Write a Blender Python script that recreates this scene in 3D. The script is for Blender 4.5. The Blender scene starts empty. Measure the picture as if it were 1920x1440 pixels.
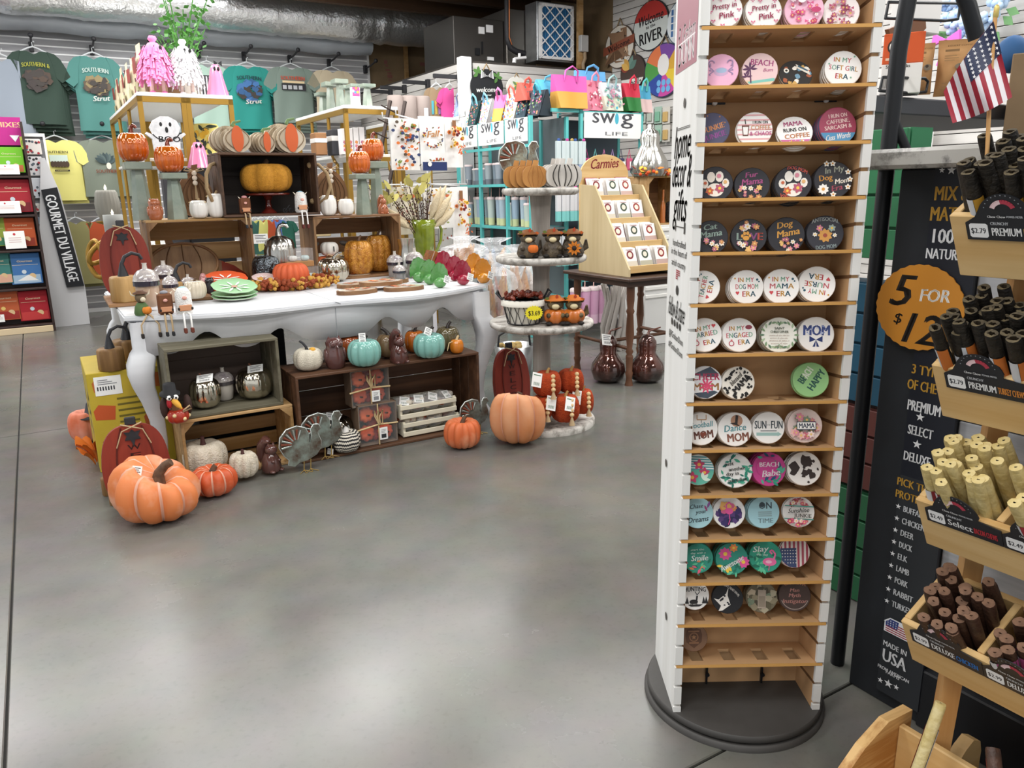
import bpy,math,random
from mathutils import Vector,Matrix
random.seed(11)
SC=bpy.context.scene
COL=SC.collection
#---- camera
F,CAMH=1450.0,1.35
TH=math.atan(368/F);RO=math.atan(100/5680)
cam_d=bpy.data.cameras.new('camera');cam=bpy.data.objects.new('camera',cam_d);COL.objects.link(cam)
cam_d.sensor_width=36;cam_d.lens=36*F/1920;cam_d.clip_start=.05;cam_d.clip_end=100
cam.matrix_world=Matrix.Translation((0,0,CAMH))@Matrix.Rotation(math.pi/2-TH,4,'X')@Matrix.Rotation(-RO,4,'Z')
SC.camera=cam
#---- light
wd=bpy.data.worlds.new('store_ambient');SC.world=wd;wd.use_nodes=True
wd.node_tree.nodes['Background'].inputs[0].default_value=(.93,.97,1,1)
wd.node_tree.nodes['Background'].inputs[1].default_value=.95
vs=SC.view_settings;vs.view_transform='Standard';vs.look='None';vs.exposure=0.0;vs.gamma=1;vs.use_curve_mapping=False
AN=math.radians(31)
EA=Vector((math.cos(AN),math.sin(AN),0));EB=Vector((-math.sin(AN),math.cos(AN),0))
R31=AN;RM59=AN-math.pi/2
def W(a,b,z=0):return EA*a+EB*b+Vector((0,0,z))
LAMPS=[(-2.0,-1.2),(-2.0,2.6),(-2.0,6.2),(1.3,-1.2),(1.3,2.5),(1.3,6.0),(4.3,-1.2),(4.3,1.4),(3.6,4.6),(-2.0,9.0),(1.5,8.6),(-.3,7.6),(3.0,6.6),(4.6,3.2),(-.5,.7)]  # out of view; some later entries added to brighten far wall and chew corner
def LZ(b):return 3.36 if b<8 else 3.62
for a,b in LAMPS:
 ld=bpy.data.lights.new('tube_light','AREA');ld.shape='RECTANGLE';ld.size=2.2;ld.size_y=.5;ld.energy=58 if b<5 else 68;ld.color=(1,.99,.97)
 lo=bpy.data.objects.new('tube_light',ld);COL.objects.link(lo);lo.location=W(a,b,LZ(b));lo.rotation_euler=(0,0,R31)
#---- pixel helpers (a pixel is only a direction)
_c,_s=math.cos(RO),math.sin(RO)
def ray(px,py):
 u,v=px-960,720-py
 u,v=u*_c+v*_s,-u*_s+v*_c
 return Vector((u,F*math.cos(TH)+v*math.sin(TH),-F*math.sin(TH)+v*math.cos(TH))).normalized()
O=Vector((0,0,CAMH))
def G(px,py,z=0):d=ray(px,py);return O+d*((z-CAMH)/d.z)
def onplane(px,py,p,n):d=ray(px,py);return O+d*((p-O).dot(n)/d.dot(n))
def PB(px,py,b):return onplane(px,py,EB*b,EB)
def PA(px,py,a):return onplane(px,py,EA*a,EA)
def PY(px,py,y):d=ray(px,py);return O+d*(y/d.y)
def A_(p):return p.dot(EA)
def B_(p):return p.dot(EB)
def depth(p):q=p-O;return q.y*math.cos(TH)-q.z*math.sin(TH)
def S(p):return depth(p)/F
def face(p):return math.atan2(p.y,p.x)-math.pi/2
def hdir(p):return Vector((p.x,p.y,0)).normalized()
#---- materials
def hx(h):
 c=[int(h[i:i+2],16)/255 for i in(0,2,4)]
 return tuple(x/12.92 if x<=.04045 else((x+.055)/1.055)**2.4 for x in c)
MATS={}
def mat(name,col='cccccc',rough=.5,metal=0,col2=None,sc=8,grain=None,bump=0,bsc=60,coat=0,trans=0,alpha=1,emit=0,rnd=0,stops=(.35,.65),ior=1.45,detail=4):
 if name in MATS:return MATS[name]
 m=bpy.data.materials.new(name);m.use_nodes=True;nt=m.node_tree;N=nt.nodes;L=nt.links
 b=N['Principled BSDF'];c=hx(col)+(1,)
 b.inputs['Base Color'].default_value=c;b.inputs['Roughness'].default_value=rough;b.inputs['Metallic'].default_value=metal
 b.inputs['Coat Weight'].default_value=coat;b.inputs['Coat Roughness'].default_value=.08
 b.inputs['Transmission Weight'].default_value=trans;b.inputs['Alpha'].default_value=alpha;b.inputs['IOR'].default_value=ior
 if emit:b.inputs['Emission Color'].default_value=c;b.inputs['Emission Strength'].default_value=emit
 if col2 or bump or rnd:
  tc=N.new('ShaderNodeTexCoord');mp=N.new('ShaderNodeMapping');L.new(tc.outputs['Object'],mp.inputs['Vector'])
  if grain:mp.inputs['Scale'].default_value={'x':(.07,1,1),'y':(1,.07,1),'z':(1,1,.07)}[grain]
  oi=None
  if rnd or grain:
   oi=N.new('ShaderNodeObjectInfo');mu=N.new('ShaderNodeMath');mu.operation='MULTIPLY';mu.inputs[1].default_value=37
   L.new(oi.outputs['Random'],mu.inputs[0]);L.new(mu.outputs[0],mp.inputs['Location'])
 src=None
 if col2:
  nz=N.new('ShaderNodeTexNoise');nz.inputs['Scale'].default_value=sc;nz.inputs['Detail'].default_value=detail;nz.inputs['Roughness'].default_value=.62
  L.new(mp.outputs[0],nz.inputs['Vector'])
  cr=N.new('ShaderNodeValToRGB');cr.color_ramp.elements[0].position=stops[0];cr.color_ramp.elements[1].position=stops[1]
  cr.color_ramp.elements[0].color=c;cr.color_ramp.elements[1].color=hx(col2)+(1,)
  L.new(nz.outputs['Fac'],cr.inputs['Fac']);src=cr.outputs['Color']
 if rnd:
  hs=N.new('ShaderNodeHueSaturation');mr=N.new('ShaderNodeMapRange');mr.inputs['To Min'].default_value=1-rnd;mr.inputs['To Max'].default_value=1+rnd
  L.new(oi.outputs['Random'],mr.inputs['Value']);L.new(mr.outputs[0],hs.inputs['Value'])
  if src:L.new(src,hs.inputs['Color'])
  else:hs.inputs['Color'].default_value=c
  src=hs.outputs['Color']
 if src:L.new(src,b.inputs['Base Color'])
 if bump:
  n2=N.new('ShaderNodeTexNoise');n2.inputs['Scale'].default_value=bsc;n2.inputs['Detail'].default_value=3;L.new(mp.outputs[0],n2.inputs['Vector'])
  bp=N.new('ShaderNodeBump');bp.inputs['Strength'].default_value=bump;bp.inputs['Distance'].default_value=.01
  L.new(n2.outputs['Fac'],bp.inputs['Height']);L.new(bp.outputs[0],b.inputs['Normal'])
 MATS[name]=m;return m
def ink(h):return mat('ink_'+h,h,.55)
def cer(h,rough=.12):return mat('glazed_'+h,h,rough,coat=.6)
def matte(h):return mat('matte_'+h,h,.75)
def mm(x):return x if not isinstance(x,str)else(MATS[x]if x in MATS else ink(x))
mat('pine','d8b883',.55,col2='c59d62',sc=14,grain='x',bump=.05)
mat('pine_y','d8b883',.55,col2='c59d62',sc=14,grain='y',bump=.05)
mat('pine_v','d2a56c',.55,col2='b98348',sc=16,grain='z',bump=.05)
mat('mdf','c9a277',.7,col2='bd946a',sc=3,bump=.03,bsc=300)
mat('mdf_edge','c69552',.7)
mat('white_board','e9e9e7',.55,col2='dcdbd7',sc=10,grain='z')
mat('black_metal','1c1e22',.45,metal=.3)
mat('black_board','23262b',.6,col2='1b1d21',sc=6)
mat('charcoal','4a4846',.6,col2='3f3d3b',sc=5)
mat('gold_metal','a07c34',.4,metal=.55)
mat('aqua_metal','5fbdbc',.4)
mat('white_plastic','efefef',.4)
mat('paper','f3f3f0',.7)
mat('grey_plank','c4c4c6',.65,col2='929195',sc=9,grain='x',rnd=.14,bump=.1,bsc=40,stops=(.3,.75))
mat('light_plank','cfccc8',.65,col2='a19c97',sc=10,grain='x',rnd=.1,bump=.1,bsc=40,stops=(.4,.8))
mat('table_white','dcdde0',.5,col2='c6c9cd',sc=6,grain='x',bump=.06,bsc=40,stops=(.3,.8))
mat('wood_dark','5a4130',.6,col2='3c2a1f',sc=12,grain='x',bump=.1,rnd=.1)
mat('wood_mid','9c7550',.6,col2='6f4d31',sc=12,grain='x',bump=.1,rnd=.12)
mat('wood_light','bd9a6c',.6,col2='94703f',sc=12,grain='x',bump=.1,rnd=.1)
mat('wood_v','94714d',.6,col2='65482e',sc=12,grain='z',bump=.1,rnd=.1)
mat('wood_grey','75705f',.65,col2='57523f',sc=12,grain='x',bump=.1,rnd=.1)
mat('wood_box','6b4a33',.55,col2='432c1e',sc=11,grain='x',bump=.08,rnd=.12)
mat('grey_wash','a9a49c',.65,col2='77716a',sc=16,grain='z',bump=.15,bsc=50,stops=(.3,.7))
mat('grey_wash_top','c6c2bb',.6,col2='847e76',sc=16,bump=.15,stops=(.45,.62))
mat('foil','f0f2f4',.3,metal=.85,bump=1,bsc=24)
mat('steel','8b8c8c',.35,metal=.85,bump=.1,bsc=10)
mat('silver','b3b1ab',.24,metal=1,bump=.05,bsc=30)
mat('gold_mercury','cfc8b8',.16,metal=1,bump=.15,bsc=30)
mat('copper_glass','dd6f18',.1,metal=.2,coat=1,col2='b84c0a',sc=10)
mat('clear','ffffff',.06,alpha=.12,coat=.3)
mat('cello','f4f7fa',.08,alpha=.3,coat=.8,bump=1,bsc=25)
mat('glass_pane','dfe8ea',.03,alpha=.05,coat=.3)
mat('twine','b49b78',.8)
mat('raffia','d2b98b',.75)
mat('rope','a58c68',.9,bump=.6,bsc=200)
mat('kraft','b58a5a',.75,col2='a67c4e',sc=5)
mat('cardboard','8a7357',.8,col2='7b654b',sc=3)
mat('stem_brown','6a503c',.7,col2='4b3728',sc=30,bump=.2)
mat('black_iron','26262a',.5,bump=.15)
#---- mesh builder
I4=Matrix.Identity(4)
MF=Matrix(((1,0,0,0),(0,0,-1,0),(0,1,0,0),(0,0,0,1)))
def T(x=0,y=0,z=0):return Matrix.Translation((x,y,z))
def RZ(a):return Matrix.Rotation(a,4,'Z')
def RX(a):return Matrix.Rotation(a,4,'X')
def RY(a):return Matrix.Rotation(a,4,'Y')
class MB:
 def __init__(s):s.v=[];s.f=[];s.mi=[];s.sm=[];s.cur=0
 def add(s,vs,fs,smooth=False,M=None):
  o=len(s.v)
  s.v+=[tuple(M@Vector(v))for v in vs]if M is not None else[tuple(v)for v in vs]
  for f in fs:s.f.append([i+o for i in f]);s.mi.append(s.cur);s.sm.append(smooth)
  return s
 def mat(s,i):s.cur=i;return s
 def box(s,c,d,M=None,bev=0):
  hx_,hy,hz=d[0]/2,d[1]/2,d[2]/2;cx,cy,cz=c
  if bev<=0:
   vs=[(cx+i*hx_,cy+j*hy,cz+k*hz)for i in(-1,1)for j in(-1,1)for k in(-1,1)]
   return s.add(vs,[(0,1,3,2),(4,6,7,5),(0,4,5,1),(2,3,7,6),(0,2,6,4),(1,5,7,3)],M=M)
  bev=min(bev,hx_*.9,hy*.9,hz*.9);vs=[];ix={}
  for i in(-1,1):
   for j in(-1,1):
    for k in(-1,1):
     for ax in range(3):
      e=[hx_,hy,hz];p=[i*(e[0]-(bev if ax!=0 else 0)),j*(e[1]-(bev if ax!=1 else 0)),k*(e[2]-(bev if ax!=2 else 0))]
      ix[i,j,k,ax]=len(vs);vs.append((cx+p[0],cy+p[1],cz+p[2]))
  fs=[];q=[(-1,-1),(1,-1),(1,1),(-1,1)]
  for sg in(-1,1):
   fs.append([ix[sg,a,b,0]for a,b in q][::sg]);fs.append([ix[a,sg,b,1]for a,b in q][::-sg]);fs.append([ix[a,b,sg,2]for a,b in q][::sg])
  for a in(-1,1):
   for b in(-1,1):
    fs.append([ix[a,b,-1,0],ix[a,b,1,0],ix[a,b,1,1],ix[a,b,-1,1]][::-a*b])
    fs.append([ix[a,-1,b,0],ix[a,1,b,0],ix[a,1,b,2],ix[a,-1,b,2]][::a*b])
    fs.append([ix[-1,a,b,1],ix[1,a,b,1],ix[1,a,b,2],ix[-1,a,b,2]][::-a*b])
    for c_ in(-1,1):fs.append([ix[a,b,c_,0],ix[a,b,c_,1],ix[a,b,c_,2]][::a*b*c_])
  return s.add(vs,fs,M=M)
 def bx(s,x0,x1,y0,y1,z0,z1,bev=0,M=None):return s.box(((x0+x1)/2,(y0+y1)/2,(z0+z1)/2),(abs(x1-x0),abs(y1-y0),abs(z1-z0)),M,bev)
 def lathe(s,prof,n=20,M=None,lobes=0,dep=0,smooth=True,sharp=1.0,sx=1,sy=1,cap=True):
  vs=[];fs=[]
  for r,z in prof:
   for i in range(n):
    t=2*math.pi*i/n;k=1
    if lobes:k=1-dep*(1-abs(math.sin(lobes*t/2))**sharp)
    vs.append((r*k*math.cos(t)*sx,r*k*math.sin(t)*sy,z))
  m=len(prof)
  for j in range(m-1):
   for i in range(n):fs.append((j*n+i,j*n+(i+1)%n,(j+1)*n+(i+1)%n,(j+1)*n+i))
  s.add(vs,fs,smooth,M)
  if cap and prof[0][0]>1e-5:s.add(vs[:n],[tuple(range(n))[::-1]],False,M)
  if cap and prof[-1][0]>1e-5:s.add(vs[-n:],[tuple(range(n))],False,M)
  return s
 def pump(s,R,h,lobes=10,dep=.14,dim=.22,n=60,m=14,M=None,pw=.62,top=0,sx=1,sy=1,asym=None,crease=0,stripe=0):
  vs=[];fs=[]
  for j in range(m+1):
   ph=-math.pi/2+math.pi*j/m
   cr=max(math.cos(ph),0)**pw;zz=math.sin(ph);zz=math.copysign(abs(zz)**.9,zz)
   for i in range(n):
    t=2*math.pi*i/n
    g=1-dep*(1-abs(math.sin(lobes*t/2))**.85)*min(1,cr*1.6+.25)
    r=R*cr*g;z=h/2+h/2*zz*(1-top*(1-g))
    q=cr/.42;z-=(dim*h*math.exp(-q*q)if zz>0 else-dim*.25*h*math.exp(-q*q))
    if asym:z*=1+asym*math.cos(t-1.2);r*=1+asym*.4*math.cos(t-1.2)
    if stripe:z+=(stripe if i%2 else-stripe)*cr
    vs.append((r*math.cos(t)*sx,r*math.sin(t)*sy,z))
  for j in range(m):
   for i in range(n):fs.append((j*n+i,j*n+(i+1)%n,(j+1)*n+(i+1)%n,(j+1)*n+i))
  s.add(vs,fs,True,M)
  if crease or stripe:
   for k in range(len(fs)):
    i,j=k%n,k//n
    if(stripe and j%2)or(crease and abs(math.sin(lobes*math.pi*(i+.5)/n))<crease):s.mi[k-len(fs)]=1
  return s
 def tube(s,pts,r,n=8,M=None,cap=True,smooth=True,flat=1):
  pts=[Vector(p)for p in pts];rs=r if isinstance(r,(list,tuple))else[r]*len(pts);vs=[];fs=[]
  up=Vector((0,0,1))
  for k,p in enumerate(pts):
   d=(pts[min(k+1,len(pts)-1)]-pts[max(k-1,0)])
   d=d.normalized()if d.length>1e-9 else Vector((0,0,1))
   if abs(d.dot(up))>.95:up=Vector((1,0,0))if abs(d.x)<.8 else Vector((0,1,0))
   x=d.cross(up).normalized();y=x.cross(d).normalized();up=y
   for i in range(n):
    t=2*math.pi*i/n;vs.append(p+x*math.cos(t)*rs[k]+y*math.sin(t)*rs[k]*flat)
  m=len(pts)
  for j in range(m-1):
   for i in range(n):fs.append((j*n+i,j*n+(i+1)%n,(j+1)*n+(i+1)%n,(j+1)*n+i))
  s.add(vs,fs,smooth,M)
  if cap:s.add(vs[:n],[tuple(range(n))[::-1]],False,M);s.add(vs[-n:],[tuple(range(n))],False,M)
  return s
 def ell(s,c,r,n=14,m=9,M=None):
  vs=[];fs=[]
  for j in range(m+1):
   ph=-math.pi/2+math.pi*j/m
   for i in range(n):
    t=2*math.pi*i/n;vs.append((c[0]+r[0]*math.cos(ph)*math.cos(t),c[1]+r[1]*math.cos(ph)*math.sin(t),c[2]+r[2]*math.sin(ph)))
  for j in range(m):
   for i in range(n):fs.append((j*n+i,j*n+(i+1)%n,(j+1)*n+(i+1)%n,(j+1)*n+i))
  return s.add(vs,fs,True,M)
 def prism(s,poly,z0,z1,M=None,smooth=False):
  n=len(poly);a=sum(poly[i][0]*poly[(i+1)%n][1]-poly[(i+1)%n][0]*poly[i][1]for i in range(n))
  if a<0:poly=poly[::-1]
  s.add([(x,y,z0)for x,y in poly]+[(x,y,z1)for x,y in poly],[tuple(range(n))[::-1],tuple(range(n,2*n))],M=M)
  s.add([(x,y,z0)for x,y in poly]+[(x,y,z1)for x,y in poly],[(i,(i+1)%n,n+(i+1)%n,n+i)for i in range(n)],smooth,M=M)
  return s
 def grid(s,fn,nu,nv,smooth=True,M=None,wrap=False):
  vs=[fn(i/nu,j/nv)for j in range(nv+1)for i in range(nu+1)]
  fs=[(j*(nu+1)+i,j*(nu+1)+i+1,(j+1)*(nu+1)+i+1,(j+1)*(nu+1)+i)for j in range(nv)for i in range(nu)]
  return s.add(vs,fs,smooth,M)
 def mesh(s,name,mats):
  me=bpy.data.meshes.new(name);me.from_pydata(s.v,[],s.f)
  for m in(mats if isinstance(mats,(list,tuple))else[mats]):me.materials.append(mm(m))
  me.polygons.foreach_set('material_index',s.mi);me.polygons.foreach_set('use_smooth',s.sm);me.update()
  return me
 def build(s,name,mats,parent=None,loc=None,rot=None):return put(name,s.mesh(name,mats),parent,loc,rot)
def put(name,me,parent=None,loc=None,rot=None,scale=None):
 o=bpy.data.objects.new(name,me);COL.objects.link(o)
 if parent is not None:o.parent=parent
 if loc is not None:o.location=loc
 if rot is not None:o.rotation_euler=(0,0,rot)if isinstance(rot,(int,float))else rot
 if scale is not None:o.scale=(scale,)*3 if isinstance(scale,(int,float))else scale
 return o
def tag(o,label,cat,group=None):
 o['label']=label;o['category']=cat
 if group:o['group']=group
 return o
def thing(name,label,cat,loc=(0,0,0),rot=0,group=None):return tag(put(name,None,None,loc,rot),label,cat,group)
def struct(o,label=None):
 o['kind']='structure'
 if label:o['label']=label
 return o
def dup(root,loc,rot=None,label=None,group=None,scale=None):
 r=root.copy();COL.objects.link(r);r.location=loc
 if rot is not None:r.rotation_euler=(0,0,rot)if isinstance(rot,(int,float))else rot
 if label:r['label']=label
 if group:r['group']=group
 if scale:r.scale=(scale,)*3
 for ch in list(root.children):
  c=ch.copy();COL.objects.link(c);c.parent=r
  for g in ch.children:d=g.copy();COL.objects.link(d);d.parent=c
 return r
def circ(n,r=1,cx=0,cy=0,ry=None,a0=0):return[(cx+r*math.cos(a0+2*math.pi*i/n),cy+(ry or r)*math.sin(a0+2*math.pi*i/n))for i in range(n)]
def star(r,k=.4,n=5):return[((r if i%2==0 else r*k)*math.sin(math.pi*i/n),(r if i%2==0 else r*k)*math.cos(math.pi*i/n))for i in range(2*n)]
#---- lettering: every glyph of the built-in font once
GLY={}
def load_glyphs():
 chars="ABCDEFGHIJKLMNOPQRSTUVWXYZabcdefghijklmnopqrstuvwxyz0123456789&$%.,'-@é#!+:/®"
 tmp=[]
 def mk(body):
  c=bpy.data.curves.new('g','FONT');c.body=body;c.size=1;c.resolution_u=2;o=bpy.data.objects.new('g',c);COL.objects.link(o);tmp.append(o);return o
 a=[(ch,mk(ch),mk('H'+ch+'H'))for ch in chars];hh=mk('HH');bpy.context.view_layer.update();dg=bpy.context.evaluated_depsgraph_get()
 w0=hh.evaluated_get(dg).dimensions.x
 for ch,o,o2 in a:
  e=o.evaluated_get(dg);me=e.to_mesh()
  GLY[ch]=([tuple(v.co[:2])for v in me.vertices],[tuple(p.vertices)for p in me.polygons],o2.evaluated_get(dg).dimensions.x-w0);e.to_mesh_clear()
 GLY[' ']=([],[],.3)
 for o in tmp:c=o.data;bpy.data.objects.remove(o);bpy.data.curves.remove(c)
load_glyphs()
class Print:
 """flat printed shapes in an xy drawing, each a hair above the last, one mesh with one slot per ink"""
 def __init__(s,dz=.00006):s.mb=MB();s.inks=[];s.z=0;s.dz=dz
 def _ink(s,c):
  if c not in s.inks:s.inks.append(c)
  s.mb.cur=s.inks.index(c)
 def poly(s,p,c):
  s._ink(c);s.z+=s.dz;n=len(p)
  if sum(p[i][0]*p[(i+1)%n][1]-p[(i+1)%n][0]*p[i][1]for i in range(n))<0:p=p[::-1]
  s.mb.add([(x,y,s.z)for x,y in p],[tuple(range(n))]);return s
 def rect(s,x0,x1,y0,y1,c):return s.poly([(x0,y0),(x1,y0),(x1,y1),(x0,y1)],c)
 def disc(s,x,y,r,c,ry=None,n=14):return s.poly(circ(n,r,x,y,ry),c)
 def star(s,x,y,r,c,k=.4):return s.poly([(x+a,y+b)for a,b in star(r,k)],c)
 def leaf(s,x,y,l,w,ang,c):
  ca,sa=math.cos(ang),math.sin(ang);p=[]
  for i in range(7):t=i/6;p.append((t*l,w/2*math.sin(math.pi*t)))
  for i in range(1,6):t=1-i/6;p.append((t*l,-w/2*math.sin(math.pi*t)))
  return s.poly([(x+a*ca-b*sa,y+a*sa+b*ca)for a,b in p],c)
 def flower(s,x,y,r,c,cc='f2c94c',n=6):
  for i in range(n):s.leaf(x,y,r,r*.62,2*math.pi*i/n+.3,c)
  return s.disc(x,y,r*.3,cc,n=8)
 def band(s,y0,y1,c,R=.985,n=7):
  e=lambda y:math.sqrt(max(R*R-y*y,0));ys=[y0+(y1-y0)*i/n for i in range(n+1)]
  return s.poly([(e(y),y)for y in ys]+[(-e(y),y)for y in ys[::-1]],c)
 def line(s,pts,w,c):
  for(x0,y0),(x1,y1)in zip(pts,pts[1:]):
   d=math.hypot(x1-x0,y1-y0)or 1;nx,ny=-(y1-y0)/d*w/2,(x1-x0)/d*w/2
   s.poly([(x0+nx,y0+ny),(x1+nx,y1+ny),(x1-nx,y1-ny),(x0-nx,y0-ny)],c)
  return s
 def arc(s,x,y,r,a0,a1,w,c,n=10):return s.line([(x+r*math.cos(math.radians(a0+(a1-a0)*i/n)),y+r*math.sin(math.radians(a0+(a1-a0)*i/n)))for i in range(n+1)],w,c)
 def text(s,t,x,y,w,h,c,rot=0,sh=0,al='c',bow=0,bold=0):
  adv=0;pos=[]
  if not bold:bold=min(w/max(len(t),1)*.09,h*.07)
  for ch in t:pos.append(adv);adv+=GLY.get(ch,GLY[' '])[2]
  if adv<=0:return s
  kx=w/adv;ky=h/.72;off={'c':-w/2,'l':0,'r':-w}[al];ca,sa=math.cos(rot),math.sin(rot)
  cols=c if isinstance(c,(list,tuple))else[c];s.z+=s.dz
  for i,ch in enumerate(t):
   vs,fs,_=GLY.get(ch,GLY[' '])
   if not vs:continue
   s._ink(cols[i%len(cols)])
   for b in((0,bold)if bold else(0,)):
    out=[]
    for gx,gy in vs:
     lx=off+(pos[i]+gx)*kx+b+sh*(gy-.35)*ky;ly=(gy-.36)*ky
     if bow:ly+=bow*(1-(2*lx/w)**2)
     out.append((x+lx*ca-ly*sa,y+lx*sa+ly*ca,s.z))
    s.mb.add(out,fs)
  return s
 def build(s,name,parent,M=None,scale=1):
  if M is not None or scale!=1:
   M=(M or I4)@Matrix.Diagonal((scale,scale,1,1));s.mb.v=[tuple(M@Vector(v))for v in s.mb.v]
  return s.mb.build(name,s.inks,parent)
#  the setting
def concrete():
 m=mat('polished_concrete','918e88',.2);nt=m.node_tree;N=nt.nodes;L=nt.links;b=N['Principled BSDF']
 tc=N.new('ShaderNodeTexCoord');g=N.new('ShaderNodeNewGeometry')
 n1=N.new('ShaderNodeTexNoise');n1.inputs['Scale'].default_value=.9;n1.inputs['Detail'].default_value=8;n1.inputs['Roughness'].default_value=.6
 n2=N.new('ShaderNodeTexNoise');n2.inputs['Scale'].default_value=6;n2.inputs['Detail'].default_value=6
 L.new(g.outputs['Position'],n1.inputs['Vector']);L.new(g.outputs['Position'],n2.inputs['Vector'])
 c1=N.new('ShaderNodeValToRGB');c1.color_ramp.elements[0].position=.3;c1.color_ramp.elements[1].position=.7
 c1.color_ramp.elements[0].color=hx('5c5a51')+(1,);c1.color_ramp.elements[1].color=hx('726f66')+(1,)
 mx=N.new('ShaderNodeMix');mx.data_type='RGBA';mx.blend_type='OVERLAY';mx.inputs['Factor'].default_value=.25
 L.new(n1.outputs['Fac'],c1.inputs['Fac']);L.new(c1.outputs[0],mx.inputs['A']);L.new(n2.outputs['Color'],mx.inputs['B'])
 bw=N.new('ShaderNodeHueSaturation');bw.inputs['Saturation'].default_value=.55;L.new(mx.outputs['Result'],bw.inputs['Color']);L.new(bw.outputs[0],b.inputs['Base Color'])
 n3=N.new('ShaderNodeTexNoise');n3.inputs['Scale'].default_value=55;n3.inputs['Detail'].default_value=3;L.new(g.outputs['Position'],n3.inputs['Vector'])
 r3=N.new('ShaderNodeMapRange');r3.inputs['From Min'].default_value=.28;r3.inputs['From Max'].default_value=.45;r3.inputs['To Min'].default_value=.91;r3.inputs['To Max'].default_value=1.0;L.new(n3.outputs['Fac'],r3.inputs['Value']);L.new(r3.outputs[0],bw.inputs['Value'])
 mr=N.new('ShaderNodeMapRange');mr.inputs['To Min'].default_value=.13;mr.inputs['To Max'].default_value=.38;L.new(n1.outputs['Fac'],mr.inputs['Value']);L.new(mr.outputs[0],b.inputs['Roughness'])
 return m
concrete()
GA,GB,GP=-.25,1.13,4.05
m=MB();m.bx(-14,16,-12,14,-.06,-.012);floor=struct(m.build('floor',matte('34322f'),None,(0,0,0),R31))
sl=MB();sl.bx(.0035,GP-.0035,.0035,GP-.0035,-.012,0,.003);sl=sl.mesh('slab','polished_concrete')
for i in range(-3,3):
 for j in range(-3,3):put('slab',sl,floor,(GA+i*GP,GB+j*GP,0))
def plankwall(name,org,rot,length,z0,z1,pitch,m_plank,m_back,gap=.008,th=.016,rec=None):
 """boards run along local x, face local -y; org is the left end of the board face"""
 b=MB();b.bx(0,length,th if rec is None else rec,th+.08,0,z1);w=struct(b.build(name,m_back,None,org,rot))
 segs=max(1,round(length/2.44));sl_=length/segs
 for s_ in range(segs):
  pm=MB();pm.bx(s_*sl_+.001,(s_+1)*sl_-.001,0,th,gap/2,pitch-gap/2,.002);me=pm.mesh('plank',m_plank)
  k=0
  while z0+(k+1)*pitch<=z1+.001:put('plank',me,w,(0,0,z0+k*pitch));k+=1
 return w
wl=plankwall('wall_left',W(-2.4,10.4),R31,6.5,.04,3.3,.0762,'grey_plank',mat('groove_white','f6f6f6',.35),gap=.0135,rec=.0015)
wp=plankwall('wall_partition',W(3.95,10.38),RM59,2.98,0,2.61,.0762,'light_plank',matte('3b3632'),gap=.006)
wb=plankwall('wall_back',W(3.95,7.4),R31,1.89,0,2.61,.0762,'light_plank',matte('3b3632'),gap=.006)
wr=plankwall('wall_right',W(5.84,7.4),RM59,7.4,0,3.9,.0762,'light_plank',matte('3b3632'),gap=.006)
m=MB();m.bx(-.05,.07,-.045,.05,0,2.635,.004);struct(m.build('trim_1',mat('trim_white','ececec',.45),None,W(3.94,7.4),R31))
m=MB();m.bx(-.012,.012,-.01,.01,0,3.3);struct(m.build('trim_2','trim_white',None,W(4.1,10.39),R31))
m=MB();m.bx(4.0,5.84,7.42,10.4,2.5,2.56);struct(m.build('ceiling_loft',matte('4a4036'),None,(0,0,0),R31))
kr=mat('kraft_facing','8b7558',.7,col2='7a6549',sc=2,bump=.15,bsc=8)
m=MB();m.bx(4.1,6.6,10.42,10.5,2.2,4.0);wlo=struct(m.build('wall_loft',kr,None,(0,0,0),R31))
m=MB();m.bx(5.86,5.95,7.42,10.5,2.2,4.0);struct(m.build('wall_loft_right',kr,None,(0,0,0),R31))
p=PB(762,130,10.36);m=MB();m.bx(-.02,.02,-.03,.03,2.55,3.3);struct(m.build('trim_3','wood_light',None,(p.x,p.y,0),R31))
p=PB(1087,90,7.55);m=MB();m.bx(-.025,.025,-.03,.03,2.55,3.6);struct(m.build('trim_4','wood_light',None,(p.x,p.y,0),R31))
pr=Print()
for i,(x,y,w_,h_)in enumerate([(724,116,7,7),(726,123,6,3),(728,131,9,3),(731,137,8,3),(732,143,10,6),(793,120,10,6),(733,150,8,2)]):
 q=PB(x,y,10.4);s_=S(q);pr.rect(A_(q)-w_*s_/2,A_(q)+w_*s_/2,q.z-h_*s_/2,q.z+h_*s_/2,'8a5a50')
pr.build('printed_marks',wlo,T(0,10.418,0)@MF)
m=MB();m.bx(-8,12,-8,12.5,4.12,4.2);ceil=struct(m.build('ceiling',mat('roof_deck','8f8377',.8,col2='776b5f',sc=3,grain='x'),None,(0,0,0),R31))
mat('joist_wood','5b4330',.7,col2='46311f',sc=8,grain='x')
m=MB();m.bx(-8,12,-.025,.025,3.86,4.12);me=m.mesh('joist','joist_wood')
for k in range(33):put('joist',me,ceil,(0,-7.4+k*.61,0))
m=MB();m.bx(2.2,7.2,-.045,.045,3.44,3.86);me=m.mesh('joist','joist_wood')
for b_ in(8.05,8.7,9.35,10.0):put('joist',me,ceil,(0,b_,0))
m=MB();m.bx(-1.15,1.15,-.3,.3,.02,.1,.01)
for s_ in(-1,1):m.tube([(s_*.8,0,.1),(s_*.8,0,.76)],.006,5)
hm=m.mesh('housing','white_plastic')
for i,(a,b_)in enumerate(LAMPS):  # a housing for every lamp in the list, the added ones too
 o=put('ceiling_light',hm,None,W(a,b_,LZ(b_)),R31);tag(o,'unseen long white ceiling light hanging under the roof joists','light','ceiling lights')
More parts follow.
